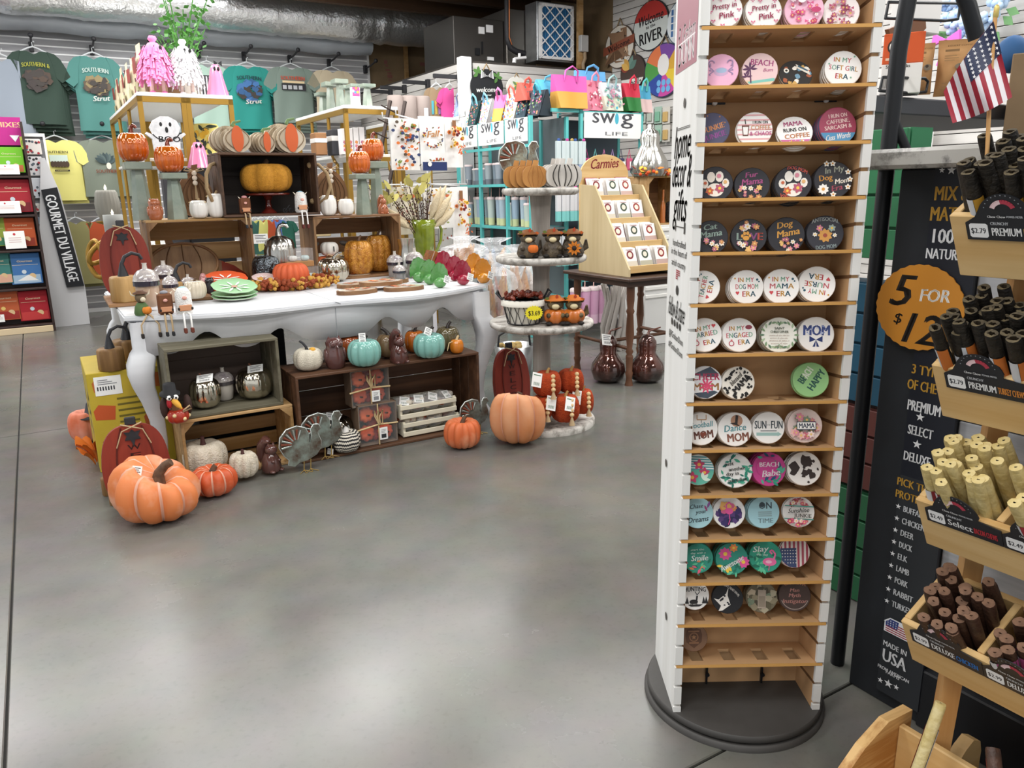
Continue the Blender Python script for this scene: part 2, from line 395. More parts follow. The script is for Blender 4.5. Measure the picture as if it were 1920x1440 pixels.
#---- duct, air handler, filter
d=thing('air_duct','silver foil wrapped air duct running along the shirt wall','duct',(0,0,0),R31)
m=MB();pts=[];rs=[]
for k in range(150):
 a=-3+k*8.0/149;wob=.006*math.sin(a*9)+random.uniform(-.004,.004)
 for c_ in(.05,.75,1.6,2.7,3.75,4.05):wob+=.022*math.exp(-((a-c_)/.07)**2)*random.uniform(-1,1)
 pts.append((a,9.88,3.38));rs.append(.235+wob)
m.tube(pts[:],rs,28);m.build('sleeve','foil',d)
m=MB();m.tube([(4.95,9.88,3.38),(5.12,9.84,3.36),(5.25,9.75,3.25),(5.3,9.6,3.08),(5.3,9.4,2.95),(5.3,9.2,2.9)],[.23,.25,.26,.25,.22,.22],20);m.build('elbow','foil',d)
d2=MB()
pts=[];rs=[]
for k in range(90):
 a=-3+k*7.05/89;pts.append((a,10.18,3.14+.012*math.sin(a*5)));rs.append(.14+random.uniform(-.008,.008))
d2.tube(pts,rs,16,flat=.75);tag(d2.build('insulation_roll',mat('insulation_film','aeb4bb',.35,bump=.6,bsc=9),None,(0,0,0),R31),'grey plastic faced insulation roll under the foil duct','insulation')
t=thing('air_handler','grey sheet metal air handler cabinet standing on the loft deck','air handler',(0,0,0),R31)
p0,p1=PB(890,118,7.9),PB(990,20,7.9)
a0,a1,z1=A_(p0)-.22,A_(p1),p1.z
m=MB();m.bx(a0,a0+.62,7.95,8.7,2.58,z1-.12,.006);m.build('lower_cabinet',mat('dark_steel','55524f',.35,metal=.7),t)
m=MB();m.bx(a0+.63,a1+.1,7.9,8.7,2.58,z1,.006);m.build('upper_cabinet',mat('dark_steel2','68645f',.35,metal=.7),t)
for x,y,w_,h_ in((903,57,12,12),(918,54,14,13),(920,110,13,6)):
 q=PB(x,y,7.94);s_=S(q);m=MB();m.bx(A_(q)-w_*s_/2,A_(q)+w_*s_/2,7.935,7.95,q.z-h_*s_/2,q.z+h_*s_/2);m.build('label_plate','white_plastic',t)
for x,y,w_,h_ in((895,97,9,12),(904,90,2,22)):
 q=PB(x,y,7.94);s_=S(q);m=MB();m.bx(A_(q)-w_*s_/2,A_(q)+w_*s_/2,7.925,7.95,q.z-h_*s_/2,q.z+h_*s_/2);m.build('latch','black_metal',t)
fb=7.62;q0,q1=PB(1013,109,fb),PB(1073,12,fb)
t=thing('filter_box','galvanized filter box with a blue pleated air filter','air filter',(0,0,0),R31)
a0,a1,z0,z1=A_(q0),A_(q1)+.02,q0.z,q1.z
m=MB();m.bx(a0-.02,a1+.02,fb+.03,fb+.27,z0-.02,z1+.02,.004);m.build('housing',mat('galvanized','a9acae',.3,metal=.75,col2='95989a',sc=6),t)
m=MB();n_=34
m.grid(lambda u,v:(a0+u*(a1-a0),fb+.028-(.012 if round(u*n_)%2 else 0),z0+v*(z1-z0)),n_,1,smooth=False);m.build('pleats',mat('filter_blue','2f6f9e',.8),t)
fr=MB();e=.028
for x0,x1,y0,y1 in((a0,a1,z0,z0+e),(a0,a1,z1-e,z1),(a0,a0+e,z0,z1),(a1-e,a1,z0,z1)):fr.bx(x0,x1,fb-.004,fb+.03,y0,y1)
fr.build('frame','white_plastic',t)
nx,nz=3.4,4.6
for sgn in(1,-1):
 for k in range(-8,12):
  P=[]
  x=a0;c_=k
  for i in range(61):
   u=i/60;v=(c_/nx+sgn*u)*nx/nz
   if 0<=v<=1:P.append((a0+u*(a1-a0),fb-.001,z0+v*(z1-z0)))
  if len(P)>1:b_=MB();b_.tube([P[0],P[-1]],.0075,4,smooth=False);b_.build('grid_strap','white_plastic',t)
p=PB(952,40,7.7);t=thing('drain_pipe','black insulated pipe curving down to white plumbing fittings','pipe',(0,0,0),0)
P=[PB(x,y,7.72)for x,y in((951,-40),(951,40),(952,75),(957,90),(968,97),(984,101))]
m=MB();m.tube(P,.032,10);m.build('insulated_pipe','black_iron',t)
m=MB();m.tube([PB(x,y,7.66)for x,y in((955,-40),(955,70),(960,84))],.008,6);m.build('copper_line',mat('copper','a5623c',.35,metal=.8),t)
m=MB();m.tube([PB(x,y,7.6)for x,y in((964,118),(965,110))],.022,8);m.tube([PB(x,y,7.6)for x,y in((965,110),(986,108))],.016,8);m.tube([PB(x,y,7.6)for x,y in((974,108),(974,100))],.016,8)
m.build('plastic_fittings','white_plastic',t)
m=MB();q=PB(1094,82,7.5);m.box((0,0,0),(.1,.06,.17),bev=.005);tag(m.build('junction_box',mat('box_grey','b4b3b1',.5),None,q,R31),'grey electrical box on the loft wall beside the filter','electrical box')
m=MB();m.tube([PB(x,y,7.5)for x,y in((1096,94),(1097,110),(1093,120),(1094,130))],.02,8);tag(m.build('conduit',mat('conduit_tan','9a8468',.6),None),'tan flexible conduit hanging below the electrical box','conduit')
#  coaster tower
TX0,TX1,TY,TYB,TZ=.399,.773,1.717,1.966,1.93
tw=thing('coaster_tower','tall white and tan spinning display tower on a round base','display tower',(0,0,0))
m=MB();m.lathe([(.236,0),(.236,.012),(.23,.016)],64,T(.587,1.842,0));m.build('foot_ring','charcoal',tw)
m=MB();m.lathe([(.19,.015),(.19,.022)],48,T(.587,1.842,0));m.build('turntable','black_metal',tw)
m=MB();m.lathe([(.226,.021),(.229,.023),(.229,.037),(.226,.04)],64,T(.587,1.842,0));m.build('base_plate','charcoal',tw)
PITCH=.1145;Z0=.175
for x0,x1,nm in((TX0,TX0+.018,'L'),(TX1-.018,TX1,'R')):
 m=MB();zs=[]
 z=.04;inner=1 if nm=='L' else-1
 m.mat(0);m.bx(x0,x1,TY+.006,TYB,.04,TZ)
 m.mat(1)
 cuts=sorted([Z0+PITCH*k for k in range(16)]+[Z0-PITCH/2+PITCH*k for k in range(16)]+[Z0-PITCH])
 z=.04
 for c in cuts:
  if c-.006>z:m.bx(x0-.0005,x1+.0005,TY-.004,TY+.006,z,min(c-.006,TZ))
  z=c+.002
 sp=m.build('side_panel',['white_board' if nm=='L' else 'mdf','white_board'],tw)
 xi=x1 if nm=='L' else x0
 for k in range(-1,15):
  gm=MB();M_=T(xi,TY,Z0-PITCH/2+PITCH*k-.002)@RX(-math.radians(7.6));gm.box((0,.06,0),(.0016,.12,.0075),M_);gm.build('slot',matte('6b4a2c'),sp)  # dark strip on the panel, its colour standing for shade in an uncut slot
m=MB();m.bx(TX1,TX1+.0015,TY,TYB,.04,TZ);m.build('outer_skin','white_board',tw)
m=MB();m.bx(TX0+.018,TX1-.018,TY+.118,TY+.126,.04,TZ);m.build('back_panel','mdf',tw)
m=MB();w_=TX1-TX0-.006;dp=.118;t_=.007;sw,sd0,sd1=.03,.022,.085;cs=[-.125,-.043,.042,.125]
m.mat(0);m.bx(-w_/2,w_/2,.0005,sd0,-t_,0);m.bx(-w_/2+.016,w_/2-.016,sd1,dp,-t_,0)
xs=[-w_/2+.016]+[v for c in cs for v in(c-sw/2,c+sw/2)]+[w_/2-.016]
for i in range(0,len(xs),2):m.bx(xs[i],xs[i+1],sd0,sd1,-t_,0)
m.mat(1);m.bx(-w_/2,w_/2,-.002,.0005,-t_,0)
shm=m.mesh('shelf',['mdf','mdf_edge'])
for k in range(15):put('shelf',shm,tw,((TX0+TX1)/2,TY-.002,Z0+PITCH*k),(-math.radians(7.6),0,0))
for x in(.475,.645):
 q=PY(1325 if x<.5 else 1428,1262,TY+.112)
 m=MB();m.bx(q.x-.0022,q.x+.0022,TY+.108,TY+.118,.04,q.z+.02);m.lathe([(.006,0),(.006,.004)],8,T(q.x,TY+.106,q.z)@RX(math.pi/2));m.build('bolt_slot','black_metal',tw)
for px_,py_ in((1340,193),(1549,188)):
 q=PY(px_,py_,TY+.112);m=MB();m.bx(q.x-.024,q.x+.024,TY+.112,TY+.118,q.z-.0035,q.z+.0035);m.build('bolt_slot','black_metal',tw)
 m=MB();m.lathe([(.0065,0),(.005,.004)],10,T(q.x,TY+.112,q.z)@RX(math.pi/2));m.build('bolt_head','white_plastic',tw)
MS=Matrix(((0,0,-1,TX0-.0004),(-1,0,0,0),(0,1,0,0),(0,0,0,1)))
def side(px,py):d=ray(px,py);t=(TX0-O.x)/d.x;return O+d*t
pr=Print();yc=-(TY+TYB)/2;hw=(TYB-TY)/2
zt=side(1292,120).z;pr.rect(yc-hw+.02,yc+hw-.02,zt-.005,TZ,'a8717c')
zz=lambda y:side(1285,y).z
pr.text('P. Graham',yc,zz(62),.17,.045,'f3e9ea',sh=.3);pr.rect(yc-.085,yc+.085,zz(76)-.002,zz(76)+.001,'f3e9ea');pr.text('DUNN',yc,zz(97),.16,.05,'f3e9ea')
for s_,y,w_,h_ in(('home',262,.17,.075),('décor &',318,.2,.075),('gifts',384,.14,.075)):pr.text(s_,yc,zz(y),w_,h_,'33322f',sh=.25)
pr.rect(yc-.07,yc+.07,zz(238),zz(238)+.0015,'55534f');pr.rect(yc-.06,yc+.07,zz(241),zz(241)+.0015,'55534f')
pr.rect(yc-.05,yc+.05,zz(429),zz(429)+.0025,'44423f');pr.poly([(yc-.06,zz(429)),(yc-.04,zz(429)+.012),(yc-.04,zz(429)-.012)],'44423f');pr.rect(yc+.045,yc+.06,zz(429)-.012,zz(429)+.014,'44423f')
for s_,y,w_ in(('handcrafted',460,.14),('in the heart of',478,.17),('amish country',500,.15),('@PGrahamDunn',647,.16),('#PGrahamDunn',671,.16)):pr.text(s_,yc,zz(y),w_,.016,'6a6864')
for i in range(5):pr.rect(yc-.02,yc+.022-(.02 if i>2 else 0),zz(514+i*4)-.0015,zz(514+i*4)+.0015,'a03a44')
pr.disc(yc,zz(553),.014,'33322f',.012);pr.text('follow & share',yc,zz(590),.18,.05,'33322f',sh=.3)
for i in range(4):pr.disc(yc-.045+i*.03,zz(621),.009,'33322f')
for y in(193,868,1155):q=side(1285 if y<400 else 1250,y);pr.disc(-q.y,q.z,.011,'55514c',n=12)
pr.build('side_print',tw,MS)
#---- coasters
CR=.0385;CT=.0065
def coaster_mesh(face_c,edge_c):
 m=MB();n=28;r=CR;b=.0012
 m.mat(1).lathe([(r-b,-CT),(r,-CT+b),(r,-b)],n);m.mat(0).lathe([(r,-b),(r-b,0)],n);return m.mesh('disc',[face_c,edge_c])
CMESH={}
def re_short(l):
 w=l.split();return ' '.join(w[:10]).rstrip(',')
def coaster(px,py,r,behind,base,draw,label,rot=0,edge='d6d0c4',tilt=14,back=.03,yaw=None):
 key=(base,edge)
 if key not in CMESH:CMESH[key]=coaster_mesh(ink(base),matte(edge))
 p=PY(px,py,TY+back);sc=r*S(p)/CR;sc=min(max(sc,.9),1.06)
 yw=random.uniform(-.18,.02)if yaw is None else yaw
 R=RZ(yw)@RX(math.pi/2-math.radians(tilt))@RZ(rot)
 nrm=(R.to_3x3()@Vector((0,0,1)))
 t=thing('coaster',label,'coaster',p,0,'coasters on the display tower');t.rotation_euler=R.to_euler();t.scale=(sc,)*3
 put('disc',CMESH[key],t)
 pr=Print();draw(pr)
 if pr.inks:pr.build('print',t,T(0,0,.0001),CR)
 for k in range(behind):
  q=p-nrm*(CT*sc+.0009)*(k+1)+Vector((random.uniform(-.002,.001),0,random.uniform(-.0015,.001)))
  o=thing('coaster','plain edged coaster stacked behind the '+re_short(label),'coaster',q,0,'coasters on the display tower')
  o.rotation_euler=(RZ(yw)@RX(math.pi/2-math.radians(tilt+random.uniform(-1.5,1.5)))@RZ(rot)).to_euler();o.scale=(sc,)*3
  put('disc',CMESH[key],o)
RB=['c9474f','cf9a43','2f5a6c','7fae94','d46f77']
WH='f1efec';BK='25252c';PK='f0b6cb'
def scat(pr,cols,n,r=.07,kind='dot',y0=-1,y1=1,seed=1,rm=.85,inner=0):
 R=random.Random(seed);k=0;tries=0
 while k<n and tries<400:
  tries+=1;x,y=R.uniform(-1,1),R.uniform(y0,y1)
  d_=math.hypot(x,y)
  if d_>rm or d_<inner:continue
  c=cols[k%len(cols)];k+=1;rr=r*R.uniform(.7,1.3)
  if kind=='dot':pr.disc(x,y,rr,c,rr*R.uniform(.6,1.2),n=8)
  elif kind=='fl':pr.flower(x,y,rr,c,'e8c070')
  elif kind=='leaf':pr.leaf(x,y,rr*2,rr*.8,R.uniform(0,6.3),c)
  elif kind=='blob':pr.poly([(x+rr*R.uniform(.55,1.1)*math.cos(a*.7),y+rr*R.uniform(.55,1.1)*math.sin(a*.7))for a in range(9)],c)
def paw(pr,x,y,s,c):
 pr.disc(x,y-.25*s,.42*s,c,.33*s);
 for dx,dy,r in((-.5,.05,.17),(-.2,.38,.2),(.2,.4,.2),(.5,.08,.17)):pr.disc(x+dx*s,y+dy*s,r*s,c,r*1.35*s,n=10)
def heart(pr,x,y,s,c):pr.disc(x-.3*s,y+.2*s,.36*s,c,n=10);pr.disc(x+.3*s,y+.2*s,.36*s,c,n=10);pr.poly([(x-.62*s,y+.08*s),(x,y-.7*s),(x+.62*s,y+.08*s)],c)
def bow(pr,x,y,s,c):pr.poly([(x,y),(x-s,y+.6*s),(x-s,y-.4*s)],c);pr.poly([(x,y),(x+s,y+.6*s),(x+s,y-.4*s)],c);pr.poly([(x,y),(x-.5*s,y-1.1*s),(x-.1*s,y-1.1*s)],c);pr.poly([(x,y),(x+.5*s,y-1.1*s),(x+.1*s,y-1.1*s)],c)
def lines(*ls):
 def d(pr):
  for l in ls:pr.text(*l[:6],**(l[6]if len(l)>6 else{}))
 return d
def pretty(pr):
 for x,y in((-.6,.6),(.1,.75),(.6,.55),(-.75,-.1),(.8,0),(-.6,-.6),(.65,-.55),(-.1,-.85),(-.2,.55)):bow(pr,x,y,.11,'d8638f')
 pr.text('Pretty in',0,.2,1.35,.3,'a03358',.15,.2);pr.text('Pink',.1,-.3,.85,.34,'a03358',.15,.2)
def era(word,mid='IN MY',y=.1):
 def d(pr):
  pr.text(mid,-.05,.42,.95,.28,RB);pr.text(word,0,.03,1.35,.3,RB[::-1]);pr.text('ERA',.1,-.4,.8,.32,RB);heart(pr,-.55,-.35,.17,'c9474f');pr.disc(.62,.42,.07,'2f5a6c');pr.disc(.72,.3,.05,'2f5a6c');pr.disc(-.68,.5,.05,'cf9a43')
 return d
def seq(*fs):
 def d(pr):
  for f_ in fs:f_(pr)
 return d
FL=['d9899b','e9e2d6','c98a5a','e3b873','a65a78']
flo=lambda n,y0,y1,s_,r=.15:(lambda pr:scat(pr,FL,n,r,'fl',y0,y1,s_))
def paws(c):
 def d(pr):paw(pr,0,-.05,1.15,c);pr.flower(-.3,-.4,.25,'c8643f');pr.flower(.25,-.25,.3,'b4566f');pr.disc(-.55,.05,.09,'c8643f');pr.disc(.2,.45,.12,'d9899b');pr.disc(.55,.1,.1,'e0b070')
 return d
def crab(pr):pr.disc(0,-.05,.42,'c9a9c9',.26);pr.disc(.02,.02,.3,'9fb4cf',.15);[pr.line([(s_*.4,0),(s_*.68,.25-k*.22),(s_*.6,.45-k*.35)],.06,'9d86ad')for s_ in(-1,1)for k in range(3)];pr.arc(-.55,.45,.16,0,260,.06,'9d86ad');pr.arc(.5,.45,.16,-80,180,.06,'9d86ad')
def beach(pr):pr.text('BEACH',.1,.45,1.3,.34,'b84a86',-.12);pr.text('Bum',.45,.02,.55,.2,'c06a90',0,.3);pr.band(-.98,-.55,'e9cba8');pr.poly([(-.7,-.62),(.8,-.45),(.8,-.62),(-.6,-.75)],'7fc4b8');[pr.leaf(-.55,.1,.42,.12,a,'5b3157')for a in(0,.7,1.6,2.5,3.2,4.0)];pr.line([(-.55,.1),(-.5,-.7)],.07,'5b3157');[pr.leaf(-.72,-.35,.3,.1,a,'5b3157')for a in(.2,1.2,2.2,3.1)]
def books(pr):scat(pr,['caa05a','e9e2d6','a35b3c','6f93a8'],16,.17,'blob',-.9,.6,4);pr.disc(-.55,.25,.16,'ece6da');pr.disc(-.55,.25,.08,'332c28');pr.poly([(.05,.7),(.8,.2),(.85,-.1),(.1,.4)],'ded6c8');pr.poly([(.2,.62),(.75,.25),(.72,.15),(.15,.5)],'3b5d70')
def softgirl(pr):pr.text('IN MY',-.05,.5,.95,.27,RB,-.12);pr.text('SOFT GIRL',0,.05,1.55,.28,RB[::-1],-.12);pr.text('ERA',-.1,-.4,.7,.3,RB,-.12);[pr.disc(x,y,.05,'7fae94')for x,y in((-.75,.3),(.6,.65),(.4,-.5))]
def dunkie(pr):pr.text('DUNKIE',.0,.1,1.35,.34,'d9925b',.3);pr.text('JUNKIE',.15,-.35,1.3,.34,'9c4f9a',.3);pr.poly([(-.9,-.35),(-.6,-.2),(-.55,-.75),(-.75,-.65)],'d9683c');[pr.disc(x,y,.05,'9c6b4f')for x,y in((-.3,.8),(.4,.75),(.7,.4))]
def coffee(pr):
 for k in range(7):pr.band(-.85+k*.27,-.76+k*.27,'dfa9ac')
 pr.poly([(-.72,.25),(-.3,.25),(-.36,-.35),(-.66,-.35)],'6b4136');pr.poly([(-.66,.16),(-.36,.16),(-.4,-.28),(-.62,-.28)],'f1efec');pr.line([(-.5,.3),(-.55,.6)],.05,'33322f')
 pr.text('I RUN ON',.3,.42,.85,.17,'33322f');pr.text('COFFEE',.32,.12,1.1,.27,'d9a07a');pr.text('& CHAOS',.32,-.22,1.2,.24,'c76b9b')
def mamaruns(pr):pr.band(-.98,-.55,'c76b9b');scat(pr,['f0c36a','8fd0d0','f7f3ee'],10,.04,'dot',-.85,-.6,3);pr.text('MAMA',-.1,.5,1.05,.3,'b85a86',.1);pr.text('RUNS ON',0,.1,1.3,.25,'33322f',.1);pr.text('COFFEE',.1,-.3,1.4,.3,'cf8f66',.1)
def caffeine(pr):
 pr.band(-.98,-.35,'4f8fb8');
 for s_,y,w_ in(('I RUN ON',.55,1.0),('CAFFEINE,',.25,1.25),('SARCASM &',-.05,1.45)):pr.text(s_,0,y,w_,.22,'f1d7d2',.12)
 pr.text('Cuss Words',0,-.55,1.35,.3,'f6f3ee',.15,.3)
def furmama(pr):pr.text('Fur',-.05,.6,.7,.3,'b8558f',.1,.2);pr.text('Mama',0,.22,1.2,.36,'b8558f',.1,.2);flo(11,-.85,-.15,5)(pr)
def dogvibes(pr):paws('efe9e0')(pr);pr.text('DOG MOM',.2,.72,1.1,.2,'cf5b4c',-.25,bow=.1);pr.text('VIBES',-.35,-.75,.75,.2,'cf5b4c',-.35)
def dogera(pr):pr.text('In My',.05,.55,1.0,.32,'a3a695',.15,.15);pr.text('Dog',-.4,.12,.7,.32,'d99a43',.12);pr.text('Mom',.45,-.05,.75,.28,'efe6d8',.15,.2);pr.text('Era',.2,-.42,.6,.3,'b34f63',.2,.2);pr.flower(-.5,-.5,.3,'f4f0ea','d99a43',9);[pr.flower(x,y,.17,'f0ebe0','d99a43',5)for x,y in((-.35,.85),(.75,.4),(.85,.0),(.75,-.4),(0,-.8),(-.05,.85))]
def catmama(pr):pr.text('Cat',-.05,.62,.8,.34,'9db3a8',.15,.2);pr.text('Mama',0,.22,1.3,.38,'9db3a8',.15,.2);flo(12,-.85,-.15,6)(pr)
def love(pr):pr.text('L',-.55,0,.34,.42,'9db3a8');paw(pr,-.15,0,.42,'d99a43');pr.text('V',.25,0,.38,.42,'8f4f83');pr.text('E',.6,0,.34,.42,'cf5b4c');flo(8,.4,.85,7,.18)(pr);flo(8,-.85,-.4,8,.18)(pr)
def dogmama(pr):pr.text('Dog',-.1,.6,.85,.36,'e0a64c',.2,.2);pr.text('Mama',.1,.15,1.25,.38,'e0a64c',.2,.2);flo(12,-.85,-.2,9)(pr)
def antisoc(pr):pr.text('ANTISOCIAL',0,.66,1.45,.22,'a9b0ae',0,bow=.15);pr.text('DOG MOM',.05,-.72,1.1,.22,'8fa0a2',.1);pr.flower(0,-.1,.4,'d39a4e','a34f3e',9);pr.flower(-.3,.3,.2,'d9899b');pr.flower(.35,.3,.22,'9fb0a6');pr.flower(-.55,-.05,.14,'efe9e0');pr.flower(.5,-.1,.13,'efe9e0')
def ring(pr):pr.arc(-.45,-.5,.14,0,360,.05,'b5475a');pr.disc(-.45,-.32,.06,'d46f77')
def married(pr):pr.text('IN MY',-.1,.4,.9,.28,RB,.2);pr.text('MARRIED',0,.05,1.5,.3,RB[::-1],.2);pr.text('ERA',.25,-.4,.7,.3,RB,.2);heart(pr,.5,.55,.18,'c9474f');ring(pr)
def engaged(pr):pr.text('IN MY',-.15,.4,.9,.28,RB,.05);pr.text('ENGAGED',0,.0,1.55,.3,RB[::-1],.05);pr.text('ERA',.25,-.4,.7,.3,RB,.05);pr.disc(.55,.45,.2,'8c3a4a',.13);ring(pr)
def saint(pr):
 for k in range(26):a=k*.2417;pr.leaf(.8*math.cos(a),.8*math.sin(a),.3,.12,a*3,['7d9a74','5f7f63','a7bd9b'][k%3])
 pr.text('SAINT',0,.38,.55,.14,'4e5a4b');pr.text('CHRISTOPHER',0,.18,1.0,.14,'4e5a4b')
 for k,w_ in enumerate((1.1,1.0,1.1,.9,.5)):pr.text('protect all who ride here'[:24-k*3],0,-.02-k*.15,w_,.08,'b7a49c')
def mom(pr):pr.text('MOM',0,.25,1.5,.6,'3d4f8c',bold=.06);bow(pr,0,-.3,.36,'26376f');scat(pr,['8fa0d0','c9d3ec'],18,.035,'dot',.0,.5,3,.7)
def cheer(pr):pr.poly([(-.85,.45),(.3,.95),(.8,.5),(.6,.3)],'4a5361');pr.poly([(-.7,-.65),(.5,-.5),(.75,-.6),(.1,-.97),(-.4,-.9)],'3f4a58');pr.text('CHEER',0,.35,1.65,.42,'b83c5e',bold=.04);pr.text('MOM',0,-.25,1.6,.45,'a97b4e',bold=.05);[pr.leaf(.05,-.2,.5,.12,a*.7,'d9476f')for a in range(9)]
def blessed(pr):scat(pr,['1d1b1a'],34,.1,'blob',-.95,.95,5,.9,.6);pr.text('blessed',-.15,.25,.9,.3,'1d1b1a',.8,.2);pr.text('MAMA',.15,-.05,1.35,.4,'1d1b1a',.85,bold=.05)
def happy(pr):pr.text('BE',-.48,.0,.45,.42,'2f5a50',1.0,bold=.04);pr.text('ACH',-.2,.4,.62,.42,'e9efdf',1.0,bold=.04);pr.text('HAPPY',.28,-.02,1.3,.42,'2f5a50',1.0,bold=.04)
def football(pr):pr.line([(0,.35),(0,.55)],.05,'8a8a88');pr.line([(-.25,.85),(-.25,.55),(.3,.55),(.3,.85)],.05,'b98a5a');pr.text('Football',0,.25,1.4,.34,'5aa0a8',.1,.15);pr.text('MOM',.1,-.35,1.2,.5,'6b4136',.12,bold=.05);heart(pr,.1,-.35,.28,'7d3d2c')
def dance(pr):pr.disc(.1,.5,.35,'b58a70');pr.poly([(.05,.85),(.2,.8),(.15,.3),(.35,.15),(-.3,.35),(0,.4)],'2f2826');pr.text('Dance',0,.1,1.3,.4,'5aa0a8',.1,.15);pr.text('MOM',.15,-.45,1.3,.5,'8a5a4a',.1,bold=.05)
def sunfun(pr):pr.text('SUN',-.5,.2,.75,.5,'3d4a52');pr.text('in the',0,.2,.2,.12,'8a8a88');pr.text('FUN',.5,.2,.75,.5,'3d4a52');pr.rect(-.75,.6,-.5,-.3,'9dbdb8');pr.poly([(.55,-.55),(.8,-.4),(.55,-.25)],'9dbdb8');pr.rect(-.5,.5,-.22,-.17,'6a6f72')
def mamaf(pr):scat(pr,['e08fa0','f3d7d2','c96578','e9b7b0','7f8f78'],26,.22,'fl',-.9,.9,12,.78);pr.rect(-.55,.55,-.22,.25,'2f3a52');pr.rect(-.51,.51,-.18,.21,'f6f3ee');pr.text('MAMA',0,.02,.9,.3,'2f3a52')
def hib(pr):
 for k in range(6):pr.band(.0+k*.16,.08+k*.16,'4f9aa0')
 pr.band(-.98,0,'5fae9a');[pr.flower(x,y,r,'c23a66','e8b04a',5)for x,y,r in((.05,.35,.38),(.4,-.15,.36),(-.35,-.5,.4))];[pr.leaf(.3,-.6,.5,.22,a,'cfe3d3')for a in(0,.8,1.6)]
def paradise(pr):scat(pr,['2f8f78','1f6f62','4fae8f'],34,.17,'leaf',-.95,.95,8,.8,.6);[pr.text(s_,x,y,w_,.22,'3a3f3c',.15)for s_,x,y,w_ in(('just',-.35,.42,.5),('another',.1,.15,.95),('day in',-.15,-.15,.75),('paradise',.15,-.5,1.1))]
def babe(pr):scat(pr,['2f8f78','1f4f6f','4fae8f'],22,.2,'leaf',-.95,.9,9,.8,.55);pr.disc(-.15,.15,.6,'c2418a',n=20);pr.text('BEACH',0,.3,1.2,.28,'f3e6ec');pr.text('Babe',.1,-.2,1.1,.4,'f3e6ec',.1,.25)
def cow(pr):scat(pr,['3a312e'],9,.3,'blob',-.85,.85,17,.72);scat(pr,['3a312e'],8,.1,'blob',-.85,.85,21,.85)
def dreams(pr):pr.text('Chase',-.1,.45,.9,.28,'3c4a52',.1,.3);pr.text('your',.2,.1,.7,.26,'3c4a52',.1,.3);pr.text('Dreams',0,-.4,1.35,.36,'3c4a52',.1,.3);pr.leaf(.6,.3,.5,.16,1.2,'8f5aa0');pr.leaf(.6,.1,.45,.14,2.0,'b0508a')
def flam(pr):scat(pr,['3b2f66','5a3f7a','2f2a52'],26,.26,'blob',-.75,.1,5,.72);scat(pr,['e58f5a','d9648f','f0b96a'],12,.22,'blob',.1,.6,6,.6);pr.disc(0,.1,.24,'e85aa0',.2);pr.line([(-.15,.2),(-.2,.5),(0,.65),(.12,.5)],.08,'e85aa0');pr.line([(0,-.05),(.05,-.45),(-.05,-.75)],.05,'e85aa0')
def ontime(pr):pr.text('ON',.1,.45,.85,.42,'55646c');pr.disc(-.1,.5,.16,'3c4a52');[pr.rect(-.35,.5,.0-k*.12,.06-k*.12,'8fa6aa')for k in range(3)];pr.text('TIME',.1,-.5,.95,.3,'7d969c')
def sunj(pr):scat(pr,['d9647f','f0d7d2','b8455f'],20,.16,'fl',.45,.9,3,.8);pr.band(.38,.45,'4f9a8f');pr.band(-.45,-.38,'4f9a8f');scat(pr,['d9647f','f0d7d2','b8455f'],16,.16,'fl',-.9,-.5,4,.8);pr.text('Sunshine',-.05,.18,1.3,.3,'33322f',.1,.3);pr.text('JUNKIE',.2,-.15,1.05,.25,'55504c')
def trop(words):
 def d(pr):scat(pr,['2f9a78','1f6f5a','5fbf95','e08a5a','d9647f'],22,.18,'leaf',-.95,-.2,len(words[1][0]));words_(pr,words)
 return d
def words_(pr,ws):
 for s_,x,y,w_,h_,c in ws:pr.text(s_,x,y,w_,h_,c,.08,.2)
smile=trop([('start the',-.05,.6,.9,.13,'d7ece4'),('day with a',0,.38,1.0,.13,'d7ece4'),('Smile',.1,.05,1.15,.38,'f4f8f6')])
def awesome(pr):pr.flower(-.4,.3,.42,'e0559a','f0c94c',9);pr.flower(.1,.7,.28,'e98a4a','f0c94c',7);pr.flower(.7,-.15,.4,'e0559a','f0c94c',9);scat(pr,['1f6f5a','5fbf95','f0c94c'],16,.18,'leaf',-.95,-.4,4);pr.text('Awesome',.0,-.25,1.6,.36,'f4f8f6',.55,.2)
def slay(pr):scat(pr,['1f6f5a','5fbf95'],20,.22,'leaf',-.95,.1,5,.75,.3);pr.text('Slay',-.3,.5,.95,.36,'f4f8f6',.1,.25);pr.text('the day',-.2,.15,.7,.13,'d7ece4');pr.disc(.25,-.3,.42,'ea6fa5',.26);pr.line([(.5,-.2),(.6,.2),(.4,.45),(.25,.35),(.4,.2)],.1,'ea6fa5');pr.disc(.2,-.3,.2,'f2b9cf',.1);pr.line([(.25,-.5),(.2,-.85)],.05,'d9548f')
def flag_v(pr):
 for k in range(7):
  x0,x1=-.95+k*.28,-.81+k*.28;e=lambda x:math.sqrt(max(.96-x*x,0));pr.poly([(x0,e(x0)),(x1,e(x1)),(x1,-e(x1)),(x0,-e(x0))],'a5485a')
 pr.poly([(.1,.3),(-.93,.3),(-.97,0),(-.8,-.55),(-.4,-.9),(.1,-.97)],'3c4a70');[pr.star(-.8+.17*i,.15-.2*j,.055,'e6e3e0')for i in range(6)for j in range(5)if math.hypot(-.8+.17*i,.15-.2*j)<.9]
